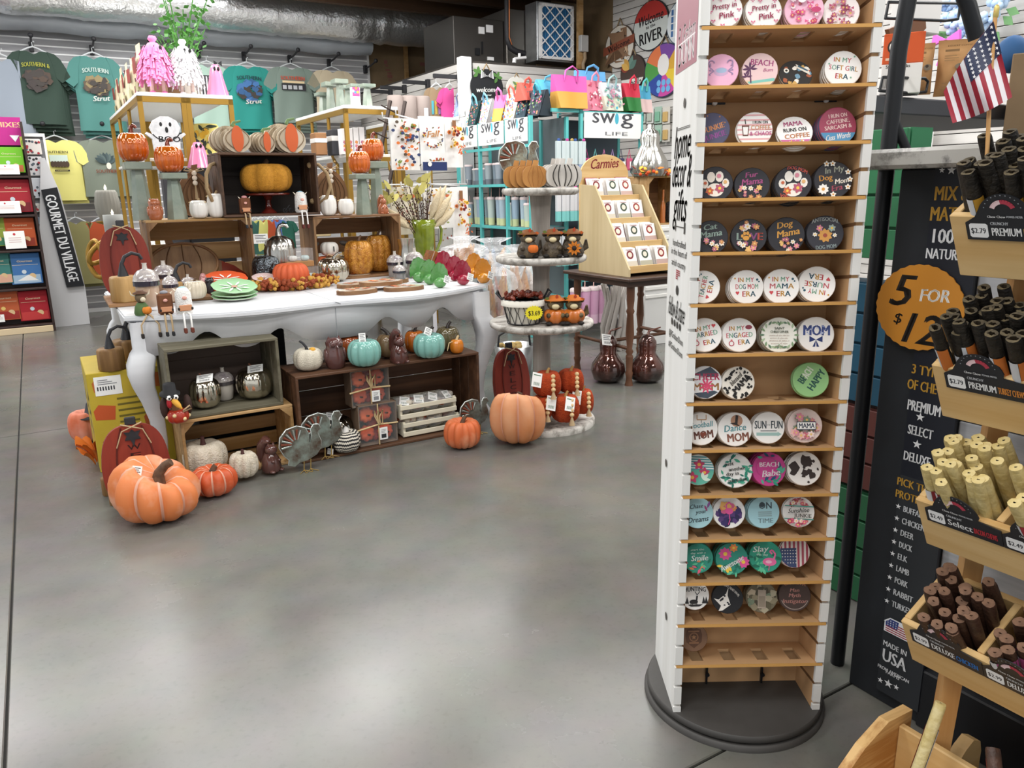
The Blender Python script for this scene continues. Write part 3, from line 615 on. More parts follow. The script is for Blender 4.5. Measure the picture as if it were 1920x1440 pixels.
def hunting(pr):pr.text('RATHER BE',0,.72,.9,.14,'2a2a2c',0,bow=.08);pr.text('HUNTING',0,.42,1.55,.32,'2a2a2c',0,bow=.06);[pr.poly([(x,-.05),(x-.13,-.55),(x+.13,-.55)],'2a2a2c')for x in(-.75,-.55,.6,.78)];pr.disc(-.1,-.42,.3,'2a2a2c',.16);pr.line([(.1,-.35),(.15,.0)],.12,'2a2a2c');pr.line([(.0,.3),(.15,.05),(.35,.3)],.05,'2a2a2c');pr.band(-.75,-.6,'2a2a2c',.8);[pr.line([(x,-.5),(x,-.75)],.05,'2a2a2c')for x in(-.3,-.2,.05,.12)]
def tread(pr):pr.text("DON'T TREAD ON ME",.2,.55,1.25,.16,'eeeae4',-.6,bow=.1);pr.poly([(-.85,-.05),(-.55,-.1),(-.1,.3),(.05,.75),(.0,.2),(.2,-.4),(-.3,-.8),(-.55,-.85),(-.4,-.5),(-.6,-.3)],'eeeae4');scat(pr,['25252c'],12,.06,'dot',-.6,.2,4,.5)
def camo(pr):scat(pr,['5f5844','8a8068','a89f88','4a4334','73806a','b9aa92'],46,.22,'blob',-.9,.9,14,.8);pr.rect(-.25,.25,-.7,.5,'a8998a');pr.rect(-.2,.2,-.6,.1,'8f8272')
def grandpa(pr):pr.text('GRANDPA',0,.72,1.3,.24,'b9785a',bow=.12);pr.text('Man',0,.36,.6,.22,'c98f86',0,.2);pr.text('Myth',0,.04,.75,.24,'c98f86',0,.2);pr.text('Instigator',0,-.32,1.5,.26,'c98f86',0,.2);pr.arc(0,0,.85,200,340,.05,'a5948c')
def badge(pr):pr.poly([(-.5,.6),(-.2,.7),(0,.62),(.2,.7),(.5,.6),(.6,.2),(.55,-.3),(0,-.75),(-.55,-.3),(-.6,.2)],'5a3d2c');pr.disc(0,.05,.34,'8a6346');pr.disc(0,.05,.26,'5a3d2c');pr.star(0,.05,.2,'9a7250');pr.rect(-.4,.4,.42,.52,'8a6346');pr.rect(-.35,.35,-.42,-.3,'8a6346')
def pinkfl(pr):[bow(pr,x,y,.16,'d95a8f')for x,y in((-.5,-.1),(.3,.35),(.2,-.6))];scat(pr,['d9648f','c23a6a','f6dfe8'],16,.14,'fl',-.85,.85,31,.8);pr.disc(-.15,.5,.22,'f6f0f2');pr.disc(.55,-.1,.25,'c2416f',.14)
def whfl(pr):scat(pr,['b8607a','d9a0ad','8f3f5a','e6c6cc'],15,.2,'fl',-.85,.85,33,.8);[bow(pr,x,y,.17,'b04a6a')for x,y in((-.5,.3),(.45,.1),(0,-.5))]
CO=[(1358,18,34,2,WH,pretty,'white coaster with Pretty in Pink lettering and small bows, beside the tower side',{}),(1432,20,34,4,WH,pretty,'white coaster with Pretty in Pink lettering next to a pink patterned one',{}),(1508,18,36,5,'f0bcd2',pinkfl,'pink coaster with boots and flowers on top shelf row',{}),(1577,22,34,3,'f3eae8',whfl,'cream coaster with dark pink bows and flowers',{}),(1352,133,32,0,'ecb3cf',crab,'pink coaster with a pale crab',{}),(1425,132,33,3,'e9c9c9',beach,'coaster with purple palms and the word BEACH',{}),(1492,139,30,1,'2b2826',books,'dark coaster with books and flowers',{'tilt':30}),(1581,129,34,5,WH,softgirl,'white coaster with IN MY SOFT GIRL ERA lettering',{}),(1336,243,32,0,'4a4a66',dunkie,'slate coaster with DUNKIE JUNKIE lettering',{}),(1415,243,33,2,WH,coffee,'striped coaster with COFFEE and CHAOS lettering',{}),(1490,246,33,2,WH,mamaruns,'white coaster with MAMA RUNS ON COFFEE lettering',{'tilt':32}),(1571,236,36,5,'9c3f58',caffeine,'wine red and blue coaster with I RUN ON CAFFEINE lettering',{'edge':'3f7fa8'}),(1341,345,33,0,BK,paws('efe6da'),'black coaster with a big flowered paw',{'edge':'77736c'}),(1410,347,33,1,BK,furmama,'black coaster with Fur Mama lettering',{'edge':'77736c'}),(1487,344,34,5,BK,dogvibes,'black coaster with DOG MOM VIBES lettering',{'edge':'77736c'}),(1562,337,35,6,BK,dogera,'black coaster with In My Dog Mom Era lettering',{'edge':'77736c'}),(1333,445,32,0,BK,catmama,'black coaster with Cat Mama lettering',{'edge':'77736c'}),(1404,443,33,1,BK,love,'black coaster with LOVE lettering and flowers',{'edge':'77736c'}),(1474,441,34,6,BK,dogmama,'black coaster with orange Dog Mama lettering',{'edge':'77736c'}),(1547,438,34,3,'33343d',antisoc,'dark grey coaster with ANTISOCIAL DOG MOM lettering',{'edge':'55524e'}),(1319,538,31,0,WH,era('TEACHER'),'white coaster with sideways IN MY TEACHER ERA lettering',{'rot':1.35}),(1400,538,32,4,WH,era('DOG MOM'),'white coaster with IN MY DOG MOM ERA lettering',{}),(1465,537,33,3,WH,era('MAMA'),'white coaster with IN MY MAMA ERA lettering',{}),(1532,533,34,5,WH,era('NURSE'),'white coaster with upside down IN MY NURSE ERA lettering',{'rot':3.0}),(1321,628,32,2,WH,married,'white coaster with IN MY MARRIED ERA lettering',{}),(1386,628,32,4,WH,engaged,'white coaster with IN MY ENGAGED ERA lettering',{}),(1461,628,33,6,'edece2',saint,'white coaster with a green leaf wreath and prayer',{'edge':'9aa38f'}),(1530,627,33,5,WH,mom,'white coaster with blue MOM lettering and bow',{}),(1323,717,31,2,'e9e9ea',cheer,'coaster with CHEER MOM lettering and pompom',{'edge':'5b6572'}),(1384,718,31,2,'f1ebdf',blessed,'cream coaster with blessed MAMA lettering',{}),(1520,712,33,3,'8fbf7f',happy,'green coaster with BEACH HAPPY lettering',{'edge':'9fbf95'}),(1315,804,31,2,WH,football,'white coaster with Football MOM lettering',{}),(1378,805,32,5,WH,dance,'white coaster with Dance MOM lettering',{}),(1441,802,30,3,WH,sunfun,'white coaster with SUN FUN lettering',{}),(1509,798,34,2,'f0dcd6',mamaf,'floral coaster with MAMA in a framed card',{}),(1309,881,29,0,'e9f0ee',hib,'striped coaster with red hibiscus',{}),(1378,883,32,5,WH,paradise,'white coaster with just another day in paradise lettering',{'edge':'3f7f6f'}),(1442,880,32,5,'c2418a',babe,'pink coaster with BEACH Babe lettering',{'edge':'a8467f'}),(1508,879,32,4,'efebe6',cow,'black and white cow print coaster',{'edge':'6f675f'}),(1309,962,29,1,'a9d3dc',dreams,'pale blue coaster with Chase your Dreams lettering',{'edge':'8fb0b5'}),(1367,961,30,3,WH,flam,'white coaster with a pink flamingo at dusk',{}),(1432,961,30,4,'a5d0da',ontime,'pale blue coaster with ON TIME lettering',{'edge':'8fb0b5'}),(1497,960,29,1,WH,sunj,'white coaster with Sunshine JUNKIE lettering',{}),(1309,1047,28,4,'2f8f7c',smile,'green coaster with Smile lettering',{'edge':'3f6f62'}),(1372,1048,30,8,'2f8f7c',awesome,'green coaster with Awesome lettering and pink flowers',{'edge':'6f6a58'}),(1435,1044,30,7,'2f9a80',slay,'green coaster with Slay lettering and a flamingo',{'edge':'6f6a58'}),(1490,1036,29,1,'e3dcd8',flag_v,'coaster with a worn stars and stripes print',{'edge':'8f5a5a'}),(1303,1117,27,0,WH,hunting,'white coaster with HUNTING lettering and a deer',{}),(1364,1122,29,1,'1d1e22',tread,'black coaster with a white snake',{'edge':'55524e'}),(1428,1120,29,6,'6f6652',camo,'woodland camouflage pattern coaster on the tower',{'edge':'7a6a55'}),(1490,1117,30,1,'4a3a36',grandpa,'brown coaster with GRANDPA lettering',{'edge':'55453e'}),(1301,1196,26,0,'7a5a44',badge,'brown wooden coaster with a badge, alone on its shelf',{'edge':'6a4a36'}),]
for px_,py_,r_,bh,fc,dr,lb,kw in CO:coaster(px_,py_,r_,bh,fc,dr,lb,**kw)
#  pet chew corner on the right
GA0=1.757
t=thing('gondola','black gondola with a whitewashed plank panel and granite top','gondola',W(GA0,1.135),RM59)
GZ=PA(1660,318,1.72).z
m=MB();m.bx(0,.2,0,.6,0,GZ,.003);m.build('end_board','black_board',t)
m=MB();m.bx(.2,1.9,.03,.6,0,GZ);m.build('core','black_board',t)
m=MB();m.bx(.2,1.9,-.012,.03,0,.16,.004);m.build('plinth',mat('plinth_black','17181c',.45),t)
mat('wash_plank','c2c3c6',.6,col2='8f9196',sc=16,grain='x',rnd=.1,bump=.1)
for k in range(9):
 for x0,x1 in((.2,.98),(.982,1.9))if k%2 else((.2,.72),(.722,1.9)):
  m=MB();m.bx(x0,x1,.012,.03,.161+k*.13,.161+(k+1)*.13-.003,.002);m.build('plank','wash_plank',t)
m=MB();m.bx(-.1,1.9,-.11,.7,GZ,GZ+.043,.008);m.build('granite_top',mat('granite','a9a6a0',.25,col2='3c3b3a',sc=26,stops=(.5,.72),detail=6),t)
MP=lambda A:Matrix(((-EB.x,0,-EA.x,EA.x*A),(-EB.y,0,-EA.y,EA.y*A),(0,1,0,0),(0,0,0,1)))
class PP(Print):
 def __init__(s,A):super().__init__(.0001);s.A=A
 def at(s,px,py):q=PA(px,py,s.A);return-B_(q),q.z,S(q)
 def w(s,txt,px,py,hp,c,wp=None,al='l',**k):
  x,y,sc=s.at(px,py);h=hp*sc*.98
  wd=(wp*sc*1.15)if wp else h*.5*len(txt)
  s.text(txt,x,y,wd,h,c,al=al,bold=h*.06,**k);return s
poster=thing('chew_poster','tall black MIX and MATCH price poster hung on the gondola end','poster')
AP=1.742;q0=PA(1743,297,AP);q1=PA(1643,1291,AP);xw=.115
m=MB();m.prism([(-B_(q1),q1.z),(-B_(q1)+xw,q1.z),(-B_(q1)+xw,q0.z),(-B_(q1),q0.z)],-.008,0,MP(AP));m.build('board',[mat('poster_navy','191c26',.5)],poster)
pr=PP(AP-.0006)
x0,ys,_=pr.at(1690,890);pr.rect(-B_(q1),-B_(q1)+xw,q1.z,ys,'2a2d31')
GO='c99a3a';WT='e9eaec'
for px_,r_ in((1766,6),(1784,9),(1801,6)):x,y,sc=pr.at(px_,319);pr.star(x,y,r_*sc,WT)
for s_,px_,py_,hp,c,wp in(('MIX &',1751,362,27,GO,58),('MATCH',1743,400,27,GO,74),('100%',1743,441,27,WT,58),('NATURAL',1735,474,20,WT,70),('3 TYPES',1709,690,19,GO,58),('OF CHEWS',1701,718,20,GO,70),('PREMIUM',1701,757,21,WT,56),('SELECT',1702,803,19,WT,42),('DELUXE',1694,852,19,WT,45),('PICK THE',1682,900,16,GO,58),('PROTEIN',1679,923,16,GO,54),('MADE IN',1656,1203,11,WT,41),('USA',1654,1224,26,WT,41),('FROM AMERICAN',1646,1246,7,WT,54),('FARMS',1661,1258,7,WT,24)):pr.w(s_,px_,py_,hp,c,wp)
for px_,py_ in((1726,782),(1720,833)):x,y,sc=pr.at(px_,py_);pr.star(x,y,9*sc,WT)
for k,s_ in enumerate(('BUFFALO','CHICKEN','DEER','DUCK','ELK','LAMB','PORK','RABBIT','TURKEY')):
 py_=949+k*22.1;px_=1685-k*2.6;x,y,sc=pr.at(px_,py_);pr.star(x,y,5.5*sc,WT);pr.w(s_,px_+9,py_+4,12.5,'d5d8db',5.6*len(s_))
for px_,r_ in((1652,6),(1667,9),(1682,6)):x,y,sc=pr.at(px_,1281+(px_-1667)*.45);pr.star(x,y,r_*sc,WT)
x,y,sc=pr.at(1680,1180)
hs=[(-22,-12),(26,-12),(26,10),(14,19),(-12,19),(-24,8),(-22,8)]
pr.poly([(x+a*sc,y+b*sc)for a,b in hs],WT)
for k in range(5):pr.rect(x-19*sc,x+24*sc,y+(-10+k*4.4)*sc,y+(-7.8+k*4.4)*sc,'a33a48')
pr.poly([(x-19*sc,y+1*sc),(x+4*sc,y+1*sc),(x+6*sc,y+17*sc),(x-11*sc,y+17*sc),(x-20*sc,y+8*sc)],'33427c')
for i in range(4):
 for j in range(3):pr.star(x+(-15+i*5.5)*sc,y+(4+j*4.6)*sc,1.7*sc,WT)
pr.build('print',poster,MP(AP))
br=thing('price_burst','orange scalloped 5 FOR $12 price circle stuck on the black poster','price sign')
AC=1.735;q=PA(1722,577,AC);sc=S(q);cx,cz=-B_(q),q.z
pts=[]
for i in range(120):a=2*math.pi*i/120;r=1+.012*math.cos(30*a);pts.append((cx+86*sc*r*math.cos(a),cz+80*sc*r*math.sin(a)))
m=MB();m.prism(pts,-.003,0,MP(AC));m.build('card','c5822b' and[ink('c9862d')],br)
pr=PP(AC-.0005)
pr.text('5',cx-34*sc,cz+31*sc,46*sc,62*sc,'231d18',sh=.3);pr.text('FOR',cx+28*sc,cz+26*sc,58*sc,24*sc,'f4f1ea',.06,.15,bold=.002);pr.text('$',cx-38*sc,cz-24*sc,18*sc,20*sc,'231d18',sh=.2,bold=.001);pr.text('12',cx+6*sc,cz-38*sc,82*sc,60*sc,'231d18',sh=.3)
pr.build('lettering',br,MP(AC))
#---- pine chew rack
RA,RB_=1.42,.816
rk=thing('chew_rack','pine step rack with slanted bins full of pet chews','display rack',W(RA,RB_),RM59)
TZS=[1.288,1.011,.737,.466];TILT=math.radians(28);BD,BH,BWID=.165,.128,.62
def BT(z):return T(0,0,z)@RX(TILT)
for i,z in enumerate(TZS):
 m=MB();m.bx(0,BWID,0,.014,-BH,0,.002,BT(z));m.build('bin_front','pine',rk)
 m=MB();m.bx(0,BWID,BD-.014,BD,-BH,.0,.002,BT(z));m.build('bin_back','pine',rk)
 m=MB();m.bx(.0,BWID,.014,BD-.014,-BH,-BH+.01,0,BT(z));m.build('bin_floor','pine',rk)
 for x in(0,.148,.296,.444,BWID-.014):
  m=MB();m.bx(x,x+.014,.014,BD-.014,-BH+.01,.002 if x else 0,.0015,BT(z));m.build('bin_divider','pine_y',rk)
m=MB();m.tube([(.035,.14,.0),(.05,.2,1.4)],.026,4,smooth=False);m.build('post','pine_v',rk)
m=MB();m.tube([(.58,.14,.0),(.57,.2,1.4)],.026,4,smooth=False);m.build('post','pine_v',rk)
q=G(1745,1405,.06)
m=MB();m.prism([(0,0),(.16,0),(.16,.07),(.15,.1),(.12,.115),(.09,.1),(0,.02)],-.014,.014,T(.05,.12,0)@RZ(math.pi/2)@MF);m.build('foot_bracket','pine_y',rk)
fb=MB();P=[(-.115,.0),(-.105,.1),(-.08,.135),(.0,.15)]
lb=[(-.14+.02,0)]
m=MB();m.prism([(-.26,0),(.03,0),(.03,.17),(-.06,.175),(-.14,.14),(-.22,.08),(-.26,.05)],-.012,.012,T(-.045,.12,0)@RZ(math.pi/2)@MF);m.build('low_bin_side',mat('pine_knot','d9b277',.5,col2='a8743a',sc=26,grain='y',stops=(.4,.6)),rk)
m=MB();m.bx(-.033,.6,-.135,-.115,0,.075,.003);m.build('low_bin_front','pine',rk)
m=MB();m.bx(-.033,.6,-.115,.12,0,.012);m.build('low_bin_floor','pine',rk)
m=MB();m.bx(-.033,.6,.1,.118,0,.15,.003);m.build('low_bin_back','pine',rk)
def card(tier,x,w,price,l1,l2,c2):
 M_=BT(TZS[tier])@T(0,-.0015,0);sc=1
 m=MB();pts=[(x,-.046),(x+w,-.046),(x+w,-.006),(x+w*.72,.0)]
 pts+=[(x+w*.45+.044*math.cos(a*.2),.0+.044*math.sin(a*.2))for a in range(1,15)]+[(x+w*.12,0),(x,-.012)]
 m.prism(pts,0,.002,M_@MF);c=m.build('shelf_card',[mat('card_black','1f2126',.4)],rk)
 pr=Print();pr.poly([(x+.006+a,-.027+b)for a,b in((.0,-.011),(.003,-.014),(.029,-.014),(.032,-.011),(.032,.011),(.029,.014),(.003,.014),(0,.011))],'e9e9e9')
 pr.text(price,x+.021,-.027,.026,.011,'33343a',bold=.0006)
 pr.text(l1,x+.043,-.028,(w-.05)*.5,.016,'f2f2f2',al='l',bold=.0008);pr.text(l2,x+.043+(w-.05)*.53,-.028,(w-.05)*.45,.015,c2,al='l',bold=.0006)
 pr.text('CRUNCHY',x+.043,-.012,.03,.006,'cfd2d6',al='l')
 cx=x+w*.45;pr.arc(cx,.012,.018,20,160,.008,'b03a4c');pr.arc(cx,.012,.018,100,160,.008,'e6c9cc');pr.text('Chew Chow',cx-.012,.002,.03,.005,'e6e6e6');pr.text('POWER METER',cx+.018,.002,.026,.004,'cfd2d6')
 for k in range(11):a=math.radians(15+k*15);pr.disc(cx+.031*math.cos(a),.012+.031*math.sin(a),.0012,'8f949a',n=5)
 pr.build('card_print',c,M_@MF@T(0,0,.0022))
card(0,.03,.15,'$2.79','PREMIUM','DUCK CHEWS','c9a83a');card(1,.025,.15,'$2.79','PREMIUM','TURKEY CHEWS','d98a3a');card(2,.02,.145,'$2.49','Select','BACON CHEWS','c0323c');card(3,.02,.145,'$2.99','DELUXE','CHICKEN','2f7fd0')
card(2,.166,.13,'$2.49','Select','BEEF','c0323c');card(3,.166,.13,'$2.99','DELUXE','PORK','d0509a')
def stick_mesh(r,l,cols,hole,seed):
 R=random.Random(seed);n=12;k=[R.uniform(.9,1.08)for _ in range(n)];m=MB();vs=[];prof=[(.9,0),(1,.02),(.97,.35),(1.02,.7),(1,.97),(.93,1),(hole,1),(hole*.9,.94)]
 for pr_,pz in prof:
  for i in range(n):a=2*math.pi*i/n;q=pr_*r*k[i]*(R.uniform(.97,1.03)if pr_>.9 else R.uniform(.6,1.3));vs.append((q*math.cos(a),q*math.sin(a)*(.92 if pr_>.9 else .6),pz*l))
 for mi,js in((0,range(5)),(1,(5,)),(2,(6,))):
  m.mat(mi);m.add(vs,[(j*n+i,j*n+(i+1)%n,(j+1)*n+(i+1)%n,(j+1)*n+i)for j in js for i in range(n)],mi==0)
 m.mat(2);m.add([vs[7*n+i]for i in range(n)],[tuple(range(n))]);return m.mesh('stick',cols)
mat('chew_black','14110e',.6,col2='2c251b',sc=40,bump=.4,bsc=120);mat('chew_rim','5f533a',.7,col2='2f281c',sc=60);mat('chew_cream','d6c694',.6,col2='bfa968',sc=30,bump=.3,bsc=80);mat('chew_hole','2f2414',.8);mat('chew_brown','4c3226',.5,col2='35231a',sc=40,bump=.3,bsc=100);mat('chew_end','7a5a44',.7,col2='5f4433',sc=80)
SK={'black':[stick_mesh(.0117,.185,['chew_black','chew_rim','chew_hole'],.62,s_)for s_ in range(4)],'cream':[stick_mesh(.0119,.19,['chew_cream','chew_cream','chew_hole'],.24,s_+9)for s_ in range(4)],'brown':[stick_mesh(.0125,.155,['chew_brown','chew_end','chew_end'],.2,s_+20)for s_ in range(4)]}
def wrapper(c):
 m=MB();n=16
 for j,cc in enumerate((0,1)):
  m.mat(cc);vs=[];a0=-math.pi/2-(1.5 if j==0 else-.1);
  for i in range(9):
   a=a0+i*(1.55/8)
   for z in(.03,.135):vs.append(((.0134)*math.cos(a),(.0134)*math.sin(a)*.95,z))
  m.add(vs,[(2*i,2*i+2,2*i+3,2*i+1)for i in range(8)],True)
 return m.mesh('wrapper',[ink('d3d5da'),ink(c)])
def fill(tier,x0,x1,kind,label,n,wraps,wc,seed,hi=.055):
 R=random.Random(seed);pts=[];tries=0;ms=SK[kind];wm=wrapper(wc)
 sp=.0243;j=0;y=.027
 while y<BD-.024:
  x=x0+.0265+(sp/2 if j%2 else 0)
  while x<x1-.012:pts.append((x+R.uniform(-.002,.002),y+R.uniform(-.002,.002)));x+=sp
  y+=sp*.88;j+=1
 R.shuffle(pts);pts=pts[:n]
 pts.sort(key=lambda p:p[1])
 for i,(x,y)in enumerate(pts):
  z=-BH+.012+R.uniform(0,hi)+.012*(y/BD)
  M_=Matrix.Translation(W(RA,RB_))@RZ(RM59)@BT(TZS[tier])@T(x,y,z)@RX(R.uniform(.02,.2))@RY(R.uniform(-.09,.09))@RZ(R.uniform(-.4,.4))
  o=thing('chew_stick',label,'pet chew',(0,0,0),0,label.split(' in ')[0]+' sticks');o.matrix_world=M_
  put('stick',ms[R.randrange(4)],o)
  if i<wraps:put('wrapper',wm,o)
fill(0,0,.3,'black','black hollow chew roll in the top pine bin',70,7,'b98a2f',2,.03)
fill(1,0,.3,'black','black hollow chew roll in the second pine bin',74,9,'c9702f',3,.03)
fill(2,.0,.15,'cream','cream hollow chew roll in the third pine bin',40,2,'8f2a33',4,.025);fill(2,.162,.29,'cream','cream chew roll in the next third bin',18,5,'a8323c',5,.025)
fill(3,.0,.15,'brown','dark brown solid chew in the lowest slanted bin',24,0,'8f2a33',6,.03);fill(3,.162,.29,'brown','dark brown chew with pink wrapper in the next lowest bin',16,6,'b0508a',7,.03)
for px_,py_,px2,py2,lb_ in((1733,1405,1752,1352,'cream chew roll with white label lying in the floor bin'),(1866,1450,1862,1408,'wrapped dark chew in the floor bin')):
 a=PA(px_,py_,1.4);b=PA(px2,py2,1.42);d_=(b-a).normalized();a=b-d_*.15
 o=thing('chew_stick',lb_,'pet chew');o.matrix_world=Matrix.Translation(a)@d_.to_track_quat('Z','Y').to_matrix().to_4x4()
 put('stick',SK['cream' if px_<1800 else 'brown'][0],o);put('wrapper',wrapper('8f2a33'),o)
#---- small stick flag
fl=thing('stick_flag','small American flag on a wooden stick standing in the chew bin','flag')
FY=1.42
def fp(px,py,dy=0):return PY(px,py,FY+dy)
m=MB();m.tube([fp(1849,330),fp(1857,150),fp(1867,20)],[.0035,.0035,.0035],8);m.build('stick','pine_v',fl)
m=MB();q=fp(1868,22);m.lathe([(.002,-.012),(.0045,-.008),(.0045,.006),(.003,.01),(.0,.012)],8,Matrix.Translation(q));m.build('finial',mat('finial_gold','c9b56a',.4,metal=.4),fl)
c00,c10,c01,c11=(1862,40),(1898,182),(1769,172),(1786,231)
def fpt(u,v):
 x=(1-u)*(1-v)*c00[0]+u*(1-v)*c10[0]+(1-u)*v*c01[0]+u*v*c11[0]-9*math.sin(math.pi*v)*(1-u)*.6
 y=(1-u)*(1-v)*c00[1]+u*(1-v)*c10[1]+(1-u)*v*c01[1]+u*v*c11[1]+6*math.sin(math.pi*v)*u
 return fp(x,y,-.01+.018*math.sin(v*9+u*2)*(.4+.6*u))
for k in range(13):
 m=MB();m.grid(lambda u,v:fpt(u,(k+v)/13),12,3);m.build('stripe',['9c2334' if k%2==0 else 'e6e2e6'],fl)
m=MB();m.grid(lambda u,v:fpt(u*.42,v*7/13)+Vector((0,-.0012,0)),8,8);ct=m.build('canton',['2b3350'],fl)
for i in range(6):
 for j in range(5):
  u,v=(.035+i*.07),(.05+j*.105);a=fpt(u,v);
  m=MB();m.prism([(x_*.0034,y_*.0034)for x_,y_ in star(1)],0,.0004,Matrix.Translation(a+Vector((0,-.002,0)))@MF);m.build('star',['efeef0'],ct)
#---- black pipe rack, coffee shelf and what is on it
q=G(1570,1243);t=thing('pipe_rack','black steel pipe frame rising behind the coaster tower','rack',(q.x,q.y,0),R31)
d_=lambda px,py,dy=0:PY(px,py,q.y+dy)-Vector((q.x,q.y,0))
MI=RZ(-R31)
P=[MI@d_(1570,1243),MI@d_(1629,640),MI@d_(1688,60),MI@d_(1704,-90)]
P=[Vector((0,0,0)),Vector((0,0,1.0)),Vector((0.005,0,1.65)),Vector((.05,0,1.95))]
m=MB();m.tube(P,.019,10);m.build('upright','black_metal',t)
e=MI@d_(1690,15);f_=MI@d_(1832,72);m=MB();m.tube([Vector((.02,0,1.78)),MI@d_(1790,-40),MI@d_(1815,10),f_],.019,10);m.build('upright','black_metal',t)
m=MB();m.tube([MI@d_(1672,215),MI@d_(1700,282)],.012,8);m.build('brace','black_metal',t)
t=thing('coffee_shelf','dark shelf with black wire rails holding coffee bags','shelf',(0,0,0),R31)
SB=1.5
zb=PB(1700,215,SB).z
a0,a1=A_(PB(1640,215,SB)),A_(PB(1905,215,SB))+.3
m=MB();m.bx(a0,a1,SB,SB+.5,zb,zb+.05,.004);m.build('shelf_board',mat('shelf_dark','45464b',.6),t)
for(x0,y0,x1,y1)in((1649,143,1740,172),(1660,2,1800,36)):
 pts=[PB(x,y,SB-.01)for x,y in((x0,y1),(x0+6,y0+2),(x1-6,y0+4),(x1,y0+10),(x1-4,y1),(x1-28,y1+3),(x0,y1-2))]
 m=MB();m.tube([RZ(-R31)@v for v in pts],.0045,6);m.build('wire_rail','black_metal',t)
def bag(px,py0,py1,w,b,col,label,draw=None,name='coffee_bag'):
 p=PB(px,py1,b);q=PB(px,py0,b);s_=S(p);h=q.z-p.z;hw=w*s_/2
 o=thing(name,label,'bag',p,face(p)+.12);m=MB()
 def fn(u,v):
  bul=.05*math.sin(math.pi*min(v*1.15,1))**.6*(1-abs(2*u-1)**3);return((2*u-1)*hw*(1-.06*math.sin(v*math.pi)),-bul*.7-.002,v*h)
 m.grid(fn,8,10);m.grid(lambda u,v:(fn(1-u,v)[0],.0+.05*math.sin(math.pi*min(v*1.15,1))**.6*(1-abs(2*u-1)**3)*.7,v*h),8,10);m.build('pouch',col,o)
 pr=Print()
 if draw:draw(pr,hw,h)
 if pr.inks:pr.build('label_print',o,T(0,-.045,0)@MF)
 return o
def kraftp(pr,w,h):pr.text('DESSERT COFFEE',0,h*.86,w*1.2,h*.03,'7a5a36');pr.rect(-w*.7,0,h*.76,h*.8,'8a6a42');[pr.rect(-w*.7,-w*.7+w*k,h*(.68-i*.04),h*(.695-i*.04),'9c7a4e')for i,k in enumerate((.6,.7,.5))];pr.disc(w*.25,h*.5,w*.4,'7d7260',h*.06);pr.disc(w*.2,h*.52,w*.16,'3b3026',h*.03);pr.disc(-w*.15,h*.3,w*.09,'3b3026');[pr.rect(-w*.7,w*(.1-.2*i),h*(.2-i*.05),h*(.21-i*.05),'8a6a42')for i in range(3)]
bag(1725,80,178,34,SB+.1,'kraft','brown kraft coffee bag standing against the orange box',kraftp);bag(1786,72,180,66,SB+.03,'kraft','wide brown kraft coffee bag with a printed label',kraftp);bag(1830,62,150,40,SB+.16,mat('kraft_or','cf9a66',.7),'light tan coffee bag behind the flag',kraftp)
p=PB(1648,178,SB+.05);t=thing('orange_carton','orange and white coffee carton beside the tower','carton',p,face(p));s_=S(p)
w_=62*s_*1.1;h_=PB(1650,63,SB+.05).z-p.z
m=MB();m.bx(0,w_,0,.09,0,h_*.5,.002);m.build('lower_panel',matte('e6e3df'),t);m=MB();m.bx(0,w_,0,.09,h_*.5,h_,.002);m.build('upper_panel',matte('d2592b'),t)
pr=Print();pr.disc(w_*.3,h_*.78,.022,'33261f');pr.disc(w_*.3,h_*.78,.017,'f0ece6');pr.disc(w_*.3,h_*.78,.011,'3a3431');pr.rect(w_*.08,w_*.6,h_*.56,h_*.6,'e9c3a8');pr.text('Sweet Peaks',w_*.4,h_*.46,w_*.6,.01,'44403c');[pr.rect(w_*(.06+.03*i),w_*(.075+.03*i),h_*.1,h_*.32,'55524f')for i in range(7)];pr.build('carton_print',t,T(0,-.0006,0)@MF)
p=PB(1700,50,1.75);m=MB();m.prism([(-.12,-.02),(-.1,-.05),(-.05,-.06),(.05,-.03),(.09,.0),(.08,.03),(0,.02)],0,.015,MF);tag(m.build('leather_pouch',mat('leather','7a4f33',.6),None,p,R31),'brown leather pouch hanging from the wire rail','pouch')
m=MB();m.bx(-.09,.09,0,.1,-.07,.11,.004);tag(m.build('white_carton',matte('e3e1de'),None,PB(1740,25,1.95),R31),'white carton on the rail above the coffee bags','carton')
t=thing('flower_wreath','pale blue hydrangea wreath with a pink bow on the plank wall','wreath',PA(1832,12,5.7),RM59)
m=MB();R=random.Random(5)
for i in range(150):
 a=R.uniform(0,6.28);r=R.uniform(.1,.23);m.mat(R.choice((0,0,0,1)));m.ell((r*math.cos(a),R.uniform(-.07,0),r*math.sin(a)),(R.uniform(.02,.035),)*3,6,4)
m.build('blossoms',[matte('b3cbe6'),matte('9fb9dc')],t);m=MB()
for i in range(18):a=R.uniform(0,6.28);m.prism([(0,0),(.05,.03),(.1,0),(.05,-.03)],0,.003,T(.22*math.cos(a),-.03,.22*math.sin(a))@MF@RZ(a+R.uniform(-.5,.5)))
m.build('leaves',matte('5f8a5a'),t)
m=MB();[m.prism([(0,0),(s_*.09,.05),(s_*.1,-.03)],0,.03,T(-.12,-.1,-.2)@MF)for s_ in(-1,1)];[m.prism([(0,0),(s_*.06,-.16),(s_*.02,-.17)],0,.01,T(-.12,-.1,-.2)@MF)for s_ in(-1,1)];m.build('bow',matte('cf62b8'),t)
